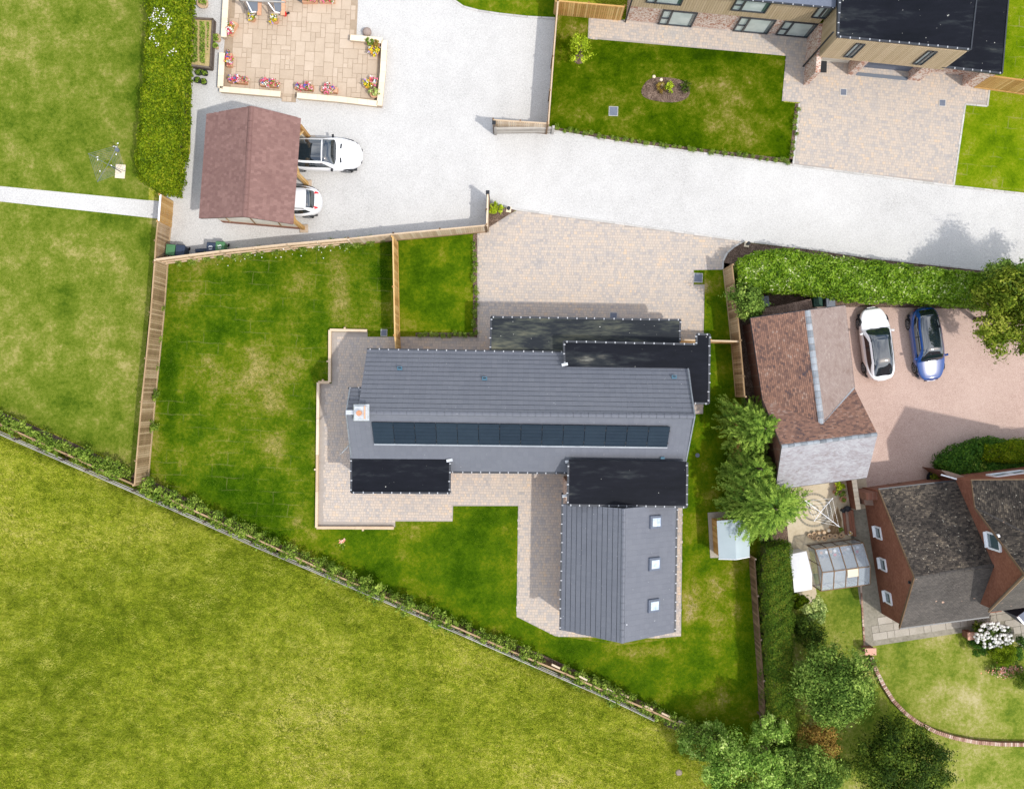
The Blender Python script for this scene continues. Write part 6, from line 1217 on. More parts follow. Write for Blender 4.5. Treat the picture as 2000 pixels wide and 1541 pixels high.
for v_ in W: v_.z = 0
cw = thing('curved_brick_wall', 'long curved low brick wall sweeping round the lower lawn', 'wall', W[0])
bmx = MB(); bmx.box((0, 0, 0), (0.105, 0.22, 0.07), bev=0.008); bme = bmx.mesh('brick'); bme.materials.append(MT['brick_edge'])
for a, b_ in zip(W[:-1], W[1:]):
    d = b_ - a; n = int(d.length / 0.115); rz = math.atan2(d.y, d.x)
    for i in range(n): link('brick', bme, cw, None, a + d * (i + 0.5) / n - W[0] + Vector((0, 0, 0.30 + random.uniform(-0.006, 0.006))), rz + random.uniform(-0.03, 0.03))
    q = MB(); q.bar(a + Vector((0, 0, 0.13)), b_ + Vector((0, 0, 0.13)), 0.19, 0.27); q.build('brick_course', MT['brick_red'], cw)
for (x, y, wx, wy, lb) in ((1700.5, 1272.5, 0.68, 0.42, 'wide pink-capped brick pillar at the start of the curved wall'), (1897, 1242, 0.42, 0.46, 'square pink-capped brick pillar beside the white hydrangea')):
    c_ = P(x, y, 0.8); r = thing('brick_pillar', lb, 'pillar', (c_.x, c_.y, 0)); q = MB(); q.box((c_.x, c_.y, 0.37), (wx - 0.08, wy - 0.08, 0.74)); q.build('shaft', MT['brick_red'], r); q = MB(); q.box((c_.x, c_.y, 0.78), (wx, wy, 0.08), 0.03, bev=0.01); q.build('cap_stone', MT['pink_cap'], r)
# dividing wall on the patio
dw_ = thing('patio_divider_wall', 'brick wall with pale coping between the sand patio and the pink gravel', 'wall', P(1672, 960))
a, b_ = P(1668, 936, 1.1), P(1677, 995, 1.1); a.z = b_.z = 0; q = MB(); q.bar(a + Vector((0, 0, 0.52)), b_ + Vector((0, 0, 0.52)), 0.22, 1.04); q.build('brickwork', MT['brick_red_w'], dw_)
for i in range(7):
    q = MB(); q.bar(a.lerp(b_, i / 7 + 0.004) + Vector((0, 0, 1.08)), a.lerp(b_, (i + 1) / 7 - 0.004) + Vector((0, 0, 1.08)), 0.28, 0.07); q.build('coping_stone', MT['cap'], dw_)
# compass rings in the patio
q = MB(); c_ = P(1589, 996, 0.024); rngs = ((0.98, 0.13), (0.62, 0.11), (0.28, 0.08))
ringo = None
for R_, w_ in rngs:
    qq = MB(); N_ = 40
    for i in range(N_):
        a0, a1 = 2 * PI * i / N_, 2 * PI * (i + 0.86) / N_
        qq.prism([(c_.x + r_ * math.cos(t_), c_.y + r_ * math.sin(t_)) for r_, t_ in ((R_ - w_ / 2, a0), (R_ + w_ / 2, a0), (R_ + w_ / 2, a1), (R_ - w_ / 2, a1))], 0.02, 0.030)
    if ringo is None: ringo = qq.build('paved_circle', MT['concrete']); ringo['kind'] = 'structure'
    else: o = qq.build('stone_ring', MT['concrete'], ringo)
# decking panel
dk = sheet('timber_deck', [(1612, 1046), (1636, 988), (1644, 1030), (1645, 1052)], 0.027, MT['timber_brown'])
for i in range(9):
    f = i / 9; a = P(1613 + 31 * f, 1047 + 3 * f, 0.03); b_ = P(1636 + 8 * f, 990 + 30 * f * 0.9, 0.03); q = MB(); q.bar(a.lerp(b_, max(0, 1 - (i + 1) * 0.25) * 0 ), b_, 0.08, 0.02); q.build('plank', MT['timber_old'], dk)
# rotary airer (east)
ra = thing('rotary_airer', 'white four-armed rotary clothes airer on the sand patio', 'clothes airer', P(1597, 992)); c0 = P(1602.5, 1000, 1.9); q = MB(); q.tube((c0.x, c0.y, 0), (c0.x, c0.y, 1.9), 0.03); q.build('pole', MT['metal'], ra)
for (x, y) in ((1572, 977), (1640, 1029), (1590, 1018), (1627, 972)):
    q = MB(); q.tube(c0, P(x, y, 2.05), 0.02); q.build('arm', MT['white'], ra)
lines = MB(); tips = [P(x, y, 2.03) for x, y in ((1572, 977), (1627, 972), (1640, 1029), (1590, 1018))]
for s_ in (0.45, 0.7, 0.95):
    for i in range(4): lines.tube(c0.lerp(tips[i], s_), c0.lerp(tips[(i + 1) % 4], s_), 0.004, 4)
lines.build('line', MT['metal'], ra)
# rotary airer (west lawn)
rw = thing('rotary_airer', 'grey rotary clothes airer with pegs over a paving slab on the west lawn', 'clothes airer', P(236, 336)); c0 = P(211, 322, 1.9); f0 = P(236, 336)
f0 = Vector((c0.x, c0.y, 0)); q = MB(); q.tube(f0, c0, 0.022); q.build('pole', MT['bin_dark'], rw)
tips = [P(172, 300, 2.05), P(230, 284, 2.05), P(245, 335, 2.05), P(190, 356, 2.05)]
for t_ in tips: q = MB(); q.tube(c0, t_, 0.013); q.build('arm', MT['bin_grey'], rw)
lines = MB()
for s_ in np.linspace(0.35, 0.97, 7):
    for i in range(4): lines.tube(c0.lerp(tips[i], s_), c0.lerp(tips[(i + 1) % 4], s_), 0.008, 4)
lines.build('line', MT['bin_grey'], rw)
for i in range(9):
    p = c0.lerp(tips[random.randrange(4)], random.uniform(0.3, 1)); q = MB(); q.box((p.x + random.uniform(-0.2, 0.3), p.y + random.uniform(-0.1, 0.3), 1.98), (0.05, 0.09, 0.04), i); q.build('peg', MT['plastic_white'], rw)
q = MB(); p = P(230, 294, 1.7); q.lathe((p.x, p.y, 1.65), [(0.02, 0), (0.12, 0.05), (0.13, 0.2), (0.1, 0.24)], 10); q.build('peg_bag', MT['bin_grey'], rw)
sl_ = thing('paving_slab', 'single pale paving slab set in the west lawn under the airer', 'slab', P(235.5, 335)); q = MB(); c_ = P(235.5, 335.5); q.box((c_.x, c_.y, 0.04), (0.6, 0.84, 0.05), -0.08, bev=0.01); q.build('slab', MT['cap'], sl_)
# garden shed
sh = thing('garden_shed', 'small timber shed with a pale grey-blue roof on a concrete base', 'shed', P(1425, 1045))
q = MB(); q.prism([XY(x, y) for x, y in ((1382, 1001), (1440, 997), (1446, 1088), (1387, 1089))], 0, 0.05); q.build('base_slab', MT['grey_slab'], sh)
rz_ = [P(1400, 1017, 1.75), P(1435, 1014.5, 2.2), P(1464, 1014, 1.75), P(1464, 1087, 1.75), P(1438, 1092, 2.2), P(1404, 1091, 1.75)]
q = MB(); q.slab([rz_[0], rz_[1], rz_[4], rz_[5]], (0, 0, -0.04)); q.build('roof', MT['shed_roof'], sh); q = MB(); q.slab([rz_[1], rz_[2], rz_[3], rz_[4]], (0, 0, -0.04)); q.build('roof', MT['shed_roof'], sh)
i_ = [Vector((p.x, p.y, 0)) for p in (rz_[0], rz_[2], rz_[3], rz_[5])]; ins = [(i_[0] + Vector((0.08, -0.1, 0))), (i_[1] + Vector((-0.08, -0.1, 0))), (i_[2] + Vector((-0.08, 0.1, 0))), (i_[3] + Vector((0.08, 0.1, 0)))]
bd_ = MB(); bd_.box((0, 0, 0.86), (0.115, 0.03, 1.72)); bdm = bd_.mesh('board'); bdm.materials.append(MT['timber_new']); off = woff(sh)
for i in range(4):
    a, b_ = ins[i], ins[(i + 1) % 4]; d = b_ - a; n = int(d.length / 0.12)
    for k in range(n): link('board', bdm, sh, None, a + d * (k + 0.5) / n - off, math.atan2(d.y, d.x))
for a, b_ in ((rz_[5], rz_[4]), (rz_[4], rz_[3])):
    q = MB(); q.bar(a + Vector((0, -0.02, -0.04)), b_ + Vector((0, -0.02, -0.04)), 0.04, 0.1); q.build('bargeboard', MT['white'], sh)
# white cloche tent
ct = thing('white_cloche_tent', 'white ridged plastic tent beside the greenhouse', 'storage tent', P(1565, 1115))
r0, r1 = [P(1541, 1083, 1.3), P(1575, 1076, 1.3)], [P(1549, 1131, 1.9), P(1586, 1121, 1.9)]; r2 = [P(1551, 1157, 1.3), P(1586, 1151, 1.3)]
q = MB(); q.slab([r0[0], r0[1], r1[1], r1[0]], (0, 0, -0.03)); q.build('roof', MT['plastic_white'], ct); q = MB(); q.slab([r1[0], r1[1], r2[1], r2[0]], (0, 0, -0.03)); q.build('roof', MT['plastic_white'], ct)
q = MB(); q.prism([(v_.x, v_.y) for v_ in (r0[0] + Vector((0.05, -0.05, 0)), r0[1] + Vector((-0.05, -0.05, 0)), r2[1] + Vector((-0.05, 0.05, 0)), r2[0] + Vector((0.05, 0.05, 0)))], 0, 1.25); q.build('wall', MT['plastic_white'], ct)
# greenhouse
gh = thing('greenhouse', 'bronze-framed glass greenhouse with shelves of pots inside', 'greenhouse', P(1630, 1100))
ge = 1.5; gr_ = 2.25
gn = [P(1592, 1073, ge), P(1686, 1060, ge)]; grr = [P(1606, 1118, gr_), P(1700, 1106, gr_)]; gs = [P(1604, 1154, ge), P(1699, 1141, ge)]
base = [Vector((p.x, p.y, 0)) for p in (gn[0], gn[1], gs[1], gs[0])]
for k in range(4):
    for (A, B) in ((gn, grr), (grr, gs)):
        f0_, f1_ = k / 4 + 0.006, (k + 1) / 4 - 0.006; q = MB(); q.slab([A[0].lerp(A[1], f0_), A[0].lerp(A[1], f1_), B[0].lerp(B[1], f1_), B[0].lerp(B[1], f0_)], (0, 0, -0.006)); q.build('roof_pane', MT['frost_glass'], gh)
    for (A, Zt) in ((gn, ge), (gs, ge)):
        p0, p1 = A[0].lerp(A[1], k / 4 + 0.006), A[0].lerp(A[1], (k + 1) / 4 - 0.006); q = MB(); q.slab([Vector((p0.x, p0.y, 0.1)), Vector((p1.x, p1.y, 0.1)), p1, p0], (0, 0.006, 0)); q.build('wall_pane', MT['frost_glass'], gh)
for (e0, r_, e1) in ((gn[0], grr[0], gs[0]), (gn[1], grr[1], gs[1])):
    q = MB(); q.slab([Vector((e0.x, e0.y, 0.1)), e0, r_, e1, Vector((e1.x, e1.y, 0.1))], (0.006, 0, 0)); q.build('end_pane', MT['frost_glass'], gh)
fr = MB()
for k in range(5):
    f = k / 4; n_, r_, s_ = gn[0].lerp(gn[1], f), grr[0].lerp(grr[1], f), gs[0].lerp(gs[1], f)
    for a, b_ in ((Vector((n_.x, n_.y, 0)), n_), (n_, r_), (r_, s_), (s_, Vector((s_.x, s_.y, 0)))): fr.bar(a, b_, 0.05, 0.05)
for L_ in (gn, grr, gs): fr.bar(L_[0], L_[1], 0.05, 0.05)
for L_ in (gn, gs): fr.bar(Vector((L_[0].x, L_[0].y, 0.06)), Vector((L_[1].x, L_[1].y, 0.06)), 0.06, 0.12)
for i in (0, 1):
    fr.bar(gn[i], gs[i], 0.04, 0.04); m_ = gn[i].lerp(gs[i], 0.35); fr.bar(Vector((m_.x, m_.y, 0)), Vector((m_.x, m_.y, 1.9)), 0.04, 0.04)
fr.build('frame', MT['timber_brown'], gh)
q = MB(); a = grr[0].lerp(grr[1], 0.52); b_ = grr[0].lerp(grr[1], 0.74); c4 = gs[0].lerp(gs[1], 0.74); d4 = gs[0].lerp(gs[1], 0.52); q.slab([a + Vector((0, -0.02, 0.05)), b_ + Vector((0, -0.02, 0.05)), b_.lerp(c4, 0.42) + Vector((0, 0, 0.14)), a.lerp(d4, 0.42) + Vector((0, 0, 0.14))], (0, 0, -0.03)); q.build('roof_vent', MT['cap'], gh)
fl = sheet('greenhouse_floor', [(1590, 1075), (1675, 1063), (1690, 1138), (1604, 1150)], 0.034, MT['concrete'], kind=None); tag(fl, None, None); fl['kind'] = 'structure'
# bench and shelf pots in the greenhouse
gb = thing('potting_bench', 'staging bench loaded with blue and white pots inside the greenhouse', 'bench', P(1640, 1085)); q = MB(); A_, B_ = P(1600, 1083, 0.8), P(1682, 1071, 0.8); q.bar(A_, B_, 0.5, 0.04); q.build('bench_top', MT['timber_grey'], gb)
for f in (0.05, 0.95):
    p = A_.lerp(B_, f); q = MB(); q.box((p.x, p.y, 0.4), (0.06, 0.4, 0.78)); q.build('leg', MT['timber_grey'], gb)
cols = ['bin_dark', 'white', 'bin_green', 'copper', 'paint_blue', 'pot_pale', 'bin_grey', 'paint_blue', 'red', 'white']
for i in range(18):
    p = A_.lerp(B_, 0.04 + 0.92 * (i // 2) / 8.6); cnm = cols[(i * 3) % 10]; r = thing('bench_pot', 'small pot among many on the greenhouse bench', 'pot', (p.x, p.y, 0.82), 'pots on the greenhouse bench'); q = MB(); q.lathe((p.x + random.uniform(-0.05, 0.05), p.y + (0.12 if i % 2 else -0.12), 0.82), [(0.06, 0), (0.09, 0.14), (0.07, 0.14)], 10); q.build('pot', MT[cnm], r)
# terracotta pots by the greenhouse
prow = [(1582, 1046, .14, 0), (1590, 1051, .13, 0), (1599, 1052, .15, 0), (1610, 1051, .17, 0), (1621, 1047, .16, 0), (1632, 1047, .16, 0), (1644, 1045, .17, 0), (1591, 1043, .13, 1), (1600, 1041, .13, 2), (1610, 1040, .14, 2), (1619, 1036, .14, 2), (1642, 1034, .17, 3), (1660, 1042, .12, 3)]
for i, (x, y, r_, k) in enumerate(prow):
    c_ = P(x, y, 0.25); lb = {0: 'empty terracotta pot in the front row beside the greenhouse', 1: 'empty terracotta pot in the front row beside the greenhouse', 2: 'upturned pale terracotta pot in the back row beside the greenhouse', 3: None}[k]
    if k == 3: lb = ('terracotta pot with a green plant under the airer arm', 'squat pot of yellow flowers at the greenhouse corner')[i - 11]
    rt = thing('terracotta_pot', lb, 'plant pot', (c_.x, c_.y, 0.02), {0: 'empty pots beside the greenhouse', 1: 'empty pots beside the greenhouse', 2: 'upturned pots beside the greenhouse'}.get(k))
    q = MB(); h_ = r_ * 1.7
    if k == 2: q.lathe((c_.x, c_.y, 0.02), [(r_, 0), (r_, 0.05), (r_ * 0.7, h_), (r_ * 0.1, h_ + 0.01)], 14); q.build('pot', MT['cap'] if i == 10 else MT['pot_pale'], rt)
    else:
        q.lathe((c_.x, c_.y, 0.02), [(r_ * 0.7, 0), (r_ * 0.93, h_ - 0.05), (r_ * 1.05, h_ - 0.05), (r_ * 1.05, h_), (r_ * 0.88, h_), (r_ * 0.8, h_ - 0.1), (0.01, h_ - 0.1)], 14); q.build('pot', MT['pot_pale'], rt)
        q = MB(); q.lathe((c_.x, c_.y, h_ - 0.1), [(r_ * 0.84, 0.0), (0.02, 0.03)], 12); q.build('compost', MT['soil'], rt)
    if k == 3:
        rg = np.random.default_rng(i); pt, nn_, tt = crown_pts((c_.x, c_.y, h_ + 0.05), (r_, r_, 0.15), 120, 6, rg, low=-0.1); leaves('foliage', rt, pt, nn_, 0.05, MT['leaf_shrub'] if i == 11 else MT['bloom_yellow'], rng=rg)
plant_pot(1633, 948, 0.2, 'terracotta pot with a spiky yellow-green yucca beside the divider wall', None, leaf='leaf_lime', n=160, spread=1.6, lsize=0.11, cat='plant pot')
plant_pot(1629, 961, 0.15, 'terracotta pot left below the spiky yucca', None, n=60, cat='plant pot'); plant_pot(1642, 962, 0.15, 'terracotta pot right below the spiky yucca', None, n=60, cat='plant pot')
plant_pot(1639, 965, 0.1, 'small green-grey pot between the yucca and the big round pot', None, n=40, pot='bin_green', cat='plant pot'); plant_pot(1643, 974, 0.19, 'big round terracotta pot against the divider wall', None, n=90, spread=0.7, cat='plant pot')
for (x, y, r_, lb) in ((1643, 996, 0.12, 'small black pot by the end of the divider wall'), (1651, 992, 0.17, 'larger black pot by the end of the divider wall')): plant_pot(x, y, r_, lb, None, n=0, pot='black_plastic', cat='plant pot')
plant_pot(1818, 932, 0.42, 'dark round tub with a golden-green shrub at the corner of the brick house', None, leaf='leaf_gold', pot='black_plastic', n=500, spread=0.9)
ch_ = thing('garden_bench', 'brown timber bench seen end-on against the north wall of the brick house', 'bench', P(1752, 951)); c_ = P(1752, 951, 0.6)
for k in range(3): q = MB(); q.box((c_.x, c_.y - 0.12 + 0.12 * k, 0.45), (0.78, 0.10, 0.04), 0.13); q.build('seat_slat', MT['timber_brown'], ch_)
for dx in (-0.33, 0.33):
    q = MB(); q.box((c_.x + dx, c_.y + dx * 0.13, 0.22), (0.06, 0.34, 0.44), 0.13); q.build('leg', MT['timber_brown'], ch_)
# brick steps
bs = thing('brick_steps', 'flight of brown brick steps at the end of the sand patio', 'steps', P(1650, 1020)); 
for k in range(4): q = MB(); c_ = P(1650 + k * 5, 1018 + k * 1, 0.1); q.box((c_.x, c_.y, 0.05 + 0.03 * k), (0.16, 1.6, 0.1 + 0.06 * k), 0.12); q.build('step', MT['brick_red'], bs)
# bins
def bin_(px, py, m, label, rz=0.0, h=1.0, lying=False, w=0.55, d_=0.66):
    c = P(px, py, h); root = thing('wheelie_bin', label, 'wheelie bin', (c.x, c.y, 0), None, 0)
    q = MB(); W_, D_ = w / 2, d_ / 2; ca, sa = math.cos(rz), math.sin(rz); R = lambda x, y, z: (c.x + x * ca - y * sa, c.y + x * sa + y * ca, z)
    q.hexa([R(-W_ * .78, -D_ * .7, 0.05), R(W_ * .78, -D_ * .7, 0.05), R(W_ * .78, D_ * .75, 0.05), R(-W_ * .78, D_ * .75, 0.05), R(-W_ * .95, -D_ * .92, h - 0.1), R(W_ * .95, -D_ * .92, h - 0.1), R(W_ * .95, D_ * .9, h - 0.1), R(-W_ * .95, D_ * .9, h - 0.1)]); q.build('body', m, root)
    q = MB(); cc = R(0, 0, h - 0.06); q.box(cc, (w, d_, 0.07), rz, bev=0.03); ld = q.build('lid', m, root)
    q = MB(); cc = R(0, 0.02, h - 0.015); q.box(cc, (w * 0.55, d_ * 0.5, 0.02), rz, bev=0.008); q.build('lid_panel', m, ld)
    q = MB(); q.tube(R(-W_ * 0.8, D_ * 1.02, h - 0.1), R(W_ * 0.8, D_ * 1.02, h - 0.1), 0.02); q.build('handle', MT['black_plastic'], root)
    for s_ in (-1, 1): q = MB(); q.tube(R(s_ * W_ * 0.82, D_ * 0.8, 0.1), R(s_ * W_ * 0.98, D_ * 0.8, 0.1), 0.1, 12); q.build('wheel', MT['tyre'], root)
    return root
bin_(332, 488, MT['bin_green'], 'green wheelie bin in the corner by the long fence', -0.1); bin_(351, 489, MT['bin_dark'], 'slate-blue wheelie bin right of the corner green bin', -0.1)
bin_(411.5, 484.5, MT['bin_dark'], 'slate-blue wheelie bin with white digits, middle of the yard fence', -0.08); bin_(429, 482.5, MT['bin_green'], 'green wheelie bin with white digits beside the middle slate-blue bin', -0.08)
for (x, y, ch) in ((411.5, 484.5, '13'), (429, 482.5, '15')):
    cu = bpy.data.curves.new('digits', 'FONT'); cu.body = ch; cu.size = 0.3; cu.align_x = 'CENTER'; cu.align_y = 'CENTER'; cu.extrude = 0.002
    tmp = bpy.data.objects.new('digits', cu); C.objects.link(tmp); bpy.context.view_layer.update()
    dm = bpy.data.meshes.new_from_object(tmp.evaluated_get(bpy.context.evaluated_depsgraph_get())); bpy.data.objects.remove(tmp); bpy.data.curves.remove(cu)
    dm.materials.clear(); dm.materials.append(MT['white']); o = link('painted_digits', dm)
    par = [b2 for b2 in bpy.data.objects if b2.name.startswith('wheelie_bin')][2 if ch == '13' else 3]
    o.parent = par; o.location = (0, 0, 1.006); o.rotation_euler = (0, 0, PI / 2)
lb_ = thing('recycling_box', 'flat dark box lying against the yard fence left of the middle bins', 'box', P(393, 489)); q = MB(); c_ = P(393, 489, 0.3); q.box((c_.x, c_.y, 0.15), (0.75, 0.2, 0.3), 0.06, bev=0.02); q.build('body', MT['bin_dark'], lb_)
bin_(1494, 589, MT['bin_grey'], 'grey bin in the dark gap under the bush by the laurel hedge', 0.1); bin_(1598, 589, MT['bin_deep'], 'deep green wheelie bin behind the clay-tiled garage', 0.05); bin_(1623, 589, MT['bin_grey'], 'blue-grey wheelie bin behind the clay-tiled garage', 0.05)
# bollard lights, covers
for (x, y, lb) in ((993.5, 410, 'bollard light with a dark head on a white block in the triangular bed'), (1458, 478, 'bollard light with a dark head at the curved drive kerb')):
    c_ = P(x, y); r = thing('bollard_light', lb, 'light', c_); q = MB(); q.box((c_.x, c_.y, 0.05), (0.3, 0.34, 0.1), -0.15, bev=0.02); q.build('base', MT['cap'], r)
    q = MB(); q.lathe((c_.x, c_.y, 0.1), [(0.06, 0), (0.06, 0.3), (0.11, 0.32), (0.11, 0.42), (0.03, 0.45)], 12); q.build('lamp_head', MT['black_plastic'], r)
for (x, y, w_, lb, z_) in ((1198, 218, 0.5, 'slate-blue inspection cover in the island-bed lawn', 0.02), (1647, 181, 0.34, 'dark inspection cover on the neighbour drive near the porch', 0.042), (1840, 202, 0.34, 'dark inspection cover at the east side of the neighbour drive', 0.042), (1363.5, 543, 0.48, 'slate-blue inspection cover in the grass notch east of the block drive', 0.02), (1198, 618, 0.4, 'grey inspection cover on the block drive just above the black flat roof', 0.042), (750, 650, 0.34, 'dark cover in the lawn shade left of the orange fence', 0.02)):
    c_ = P(x, y); r = thing('inspection_cover', lb, 'cover', (c_.x, c_.y, z_)); q = MB(); q.box((c_.x, c_.y, z_ + 0.008), (w_, w_ * 1.05, 0.02), -0.04, bev=0.004); q.build('plate', MT['cover'], r); q = MB(); q.box((c_.x, c_.y, z_ + 0.002), (w_ + 0.06, w_ * 1.05 + 0.06, 0.02), -0.04); q.build('frame', MT['kerb'], r)
c_ = P(1362, 889); r = thing('drain_cover', 'small round grey cover in the dark lawn east of the house', 'cover', (c_.x, c_.y, 0.02)); q = MB(); q.lathe((c_.x, c_.y, 0.02), [(0.13, 0), (0.13, 0.015), (0.02, 0.02)], 14); q.build('plate', MT['cover'], r)
c_ = P(668, 1056); r = thing('flower_clump', 'single small peach flower clump in the lawn below the terrace edging', 'flower', (c_.x, c_.y, 0.02)); rg = np.random.default_rng(9); leaves('blooms', r, np.column_stack([c_.x + rg.normal(size=24) * 0.07, c_.y + rg.normal(size=24) * 0.07, np.full(24, 0.12)]), np.tile([0, 0, 1.0], (24, 1)), 0.05, MT['bloom_peach'], aspect=0.8, rng=rg)
leaves('foliage', r, np.column_stack([c_.x + rg.normal(size=40) * 0.12, c_.y - 0.15 + rg.normal(size=40) * 0.2, np.full(40, 0.08)]), np.tile([0, 0, 1.0], (40, 1)) + rg.normal(size=(40, 3)) * 0.4, 0.06, MT['leaf_shrub'], rng=rg)
# little white flowers in the border and molehill in the field
n = 60; rg = np.random.default_rng(12); t = rg.uniform(0, 1, n); wb = np.column_stack([P(430, 500).x + t * (P(700, 475).x - P(430, 500).x) + rg.normal(size=n) * 0.1, P(430, 503).y + t * (P(700, 478).y - P(430, 503).y) - 0.1 + rg.normal(size=n) * 0.25, rg.uniform(0.4, 0.6, n)])
o = leaves('border_daisies', None, wb, np.tile([0, 0, 1.0], (n, 1)) + rg.normal(size=(n, 3)) * 0.4, 0.04, MT['bloom_white'], aspect=0.9, rng=rg); o['kind'] = 'stuff'
c_ = P(1326, 1508); r = thing('molehill', 'small bare brown molehill in the field near the hawthorn', 'molehill', (c_.x, c_.y, 0)); q = MB(); q.lathe((c_.x, c_.y, 0), [(0.22, 0), (0.16, 0.05), (0.07, 0.08), (0.01, 0.09)], 12); q.build('earth', MT['stone'], r, smooth=True)

# ------------------------------------------------------------------ cars
def smoothstep(a, b, x):
    t = np.clip((x - a) / (b - a), 0, 1); return t * t * (3 - 2 * t)
def car(label, px, py, heading, L, W, Ht, paint, roofglass='none', front='sedan', tail=None, cowl=0.22, rear=-0.44, hdr=0.03, tailhdr=-0.30, zsill=0.22, belt=0.88, nose=0.62, tailz=0.86, arch=0.34, mirror=True, vents=False, red=False, rails=False, zc_=0.7, mirror_m=None, wsz=0.335):
    c = P(px, py, zc_); root = thing('parked_car', label, 'car', (c.x, c.y, 0.01), None, heading)
    hl = L / 2
    def put(name, V, F, m, parent=root, smooth=True):
        me = np_mesh(name, V, F, smooth=smooth); bm = bmesh.new(); bm.from_mesh(me); bmesh.ops.remove_doubles(bm, verts=bm.verts, dist=0.0008); bmesh.ops.recalc_face_normals(bm, faces=bm.faces); bm.to_mesh(me); bm.free()
        if smooth: me.shade_smooth()
        return link(name, me, parent, m)
    def grid(n, m_): 
        i, j = np.meshgrid(np.arange(n - 1), np.arange(m_ - 1), indexing='ij'); b0 = (i * m_ + j).ravel(); return np.stack([b0, b0 + 1, b0 + m_ + 1, b0 + m_], 1)
    def hw(x):
        t = x / hl; e = np.abs(t); f_ = np.where(t > 0, (1 - e ** 4.2), (1 - e ** 5.5)); return W / 2 * np.clip(f_, 0, 1) ** 0.36 * (1 - 0.05 * smoothstep(0.3, 1.0, t) - 0.05 * smoothstep(0.4, 1.0, -t))
    def deck(x):
        t = x / hl; z = belt - (belt - nose) * smoothstep(0.1, 0.98, t) ** 1.3 - (belt - tailz) * smoothstep(0.5, 1.0, -t)
        return z - 0.20 * smoothstep(0.93, 1.0, t) - 0.16 * smoothstep(0.95, 1.0, -t)
    # body shell
    nx = 64; tt = np.sin(np.linspace(-PI / 2, PI / 2, nx)); xs = hl * tt
    sec = [(0.0, 0.0, -0.02), (0.82, 0.0, -0.02), (0.95, 0.06, 0.0), (0.985, 0.3, 0), (1.0, 0.55, 0), (0.995, 0.75, 0), (0.975, 0.88, 0), (0.94, 0.96, 0.0), (0.86, 1.0, 0.0), (0.6, 1.03, 0.01), (0.3, 1.045, 0.015), (0.0, 1.05, 0.02)]
    full = sec + [(-a_, b2, c2) for a_, b2, c2 in sec[::-1][1:]]
    V = []
    for x in xs:
        h_ = float(hw(np.array(x))); z1 = float(deck(np.array(x))); zs = zsill + 0.10 * float(smoothstep(0.9, 1.0, abs(x) / hl)); bow = 1.0
        for (fy, fz, dz_) in full: V.append((x, h_ * fy, zs + (z1 - zs) * fz + dz_))
    V = np.array(V); put('body', V, grid(nx, len(full)), paint)
    # cabin surface
    xc, xr_ = cowl * L, rear * L; xh, xt = hdr * L, tailhdr * L
    def prof(x):
        a_ = np.clip((xc - x) / (xc - xh), 0, 1); b2 = np.clip((x - xr_) / (xt - xr_), 0, 1); A_ = 1 - (1 - a_) ** 1.9; B_ = 1 - (1 - b2) ** 2.0
        mid = 1 - 0.06 * ((x - (xh + xt) / 2) / (0.5 * (xh - xt) + 0.4)) ** 2
        return np.minimum(A_, B_) * np.clip(mid, 0.85, 1)
    def cab(x, th, o_=0.0):
        d0 = deck(x) - 0.03; top = Ht; zt_ = d0 + (top - d0) * prof(x)
        cc, ss = np.cos(th), np.sin(th); cy = np.sign(cc) * np.abs(cc) ** 0.42; sz = np.abs(ss) ** 0.62
        wb = hw(x) * 0.955; z = d0 + (zt_ - d0) * sz; tum = 1 - 0.26 * (z - d0) / (Ht - belt)
        taper = 1 - 0.10 * smoothstep(0.15, 0.5, np.abs(x - 0.0) / L)
        y = wb * cy * tum * taper
        return np.stack([x, y, z], -1), None
    def patch(name, xa, xb, ta, tb, m, o_=0.008, n=14, m_=10, xfun=None, parent=root):
        U, Vv = np.meshgrid(np.linspace(0, 1, n), np.linspace(0, 1, m_), indexing='ij')
        th = ta + (tb - ta) * Vv
        x = (xa + (xb - xa) * U) if xfun is None else xfun(U, Vv)
        p, _ = cab(x, th); e = 1e-3
        px2, _ = cab(x + e, th); pt2, _ = cab(x, th + e); nr = np.cross(px2 - p, pt2 - p); nr /= (np.linalg.norm(nr, axis=-1, keepdims=True) + 1e-12); nr *= np.sign(np.sum(nr * (p - np.array([0, 0, 0.5])), -1, keepdims=True))
        p = p + nr * o_
        return put(name, p.reshape(-1, 3), grid(n, m_), m, parent)
    patch('cabin', xr_ + 0.002, xc - 0.002, 0.0, PI, paint, 0, 60, 40)
    tS = 0.62   # theta where the roof begins
    bw = 0.07
    # windscreen, following a curved cowl
    def ws(U, V_): 
        s_ = (V_ - 0.5) * 2; return (xc - 0.06 - 0.10 * s_ ** 2) + ((xh - 0.02 - 0.03 * s_ ** 2) - (xc - 0.06 - 0.10 * s_ ** 2)) * U
    patch('windscreen', 0, 0, 0.74, PI - 0.74, MT['car_glass'], 0.008, 16, 16, ws)
    def rwf(U, V_):
        s_ = (V_ - 0.5) * 2; return (xr_ + 0.07 + 0.06 * s_ ** 2) + ((xt + 0.0 + 0.03 * s_ ** 2) - (xr_ + 0.07 + 0.06 * s_ ** 2)) * U
    patch('rear_window', 0, 0, 0.80, PI - 0.80, MT['car_glass'], 0.008, 16, 16, rwf)
    if roofglass == 'full': patch('glass_roof', xt - 0.02, xh + 0.0, 0.78, PI - 0.78, MT['car_glass'], 0.007, 16, 14)
    elif roofglass == 'pano': patch('glass_roof', xt + 0.25, xh - 0.10, 0.80, PI - 0.80, MT['car_glass'], 0.007, 16, 14)
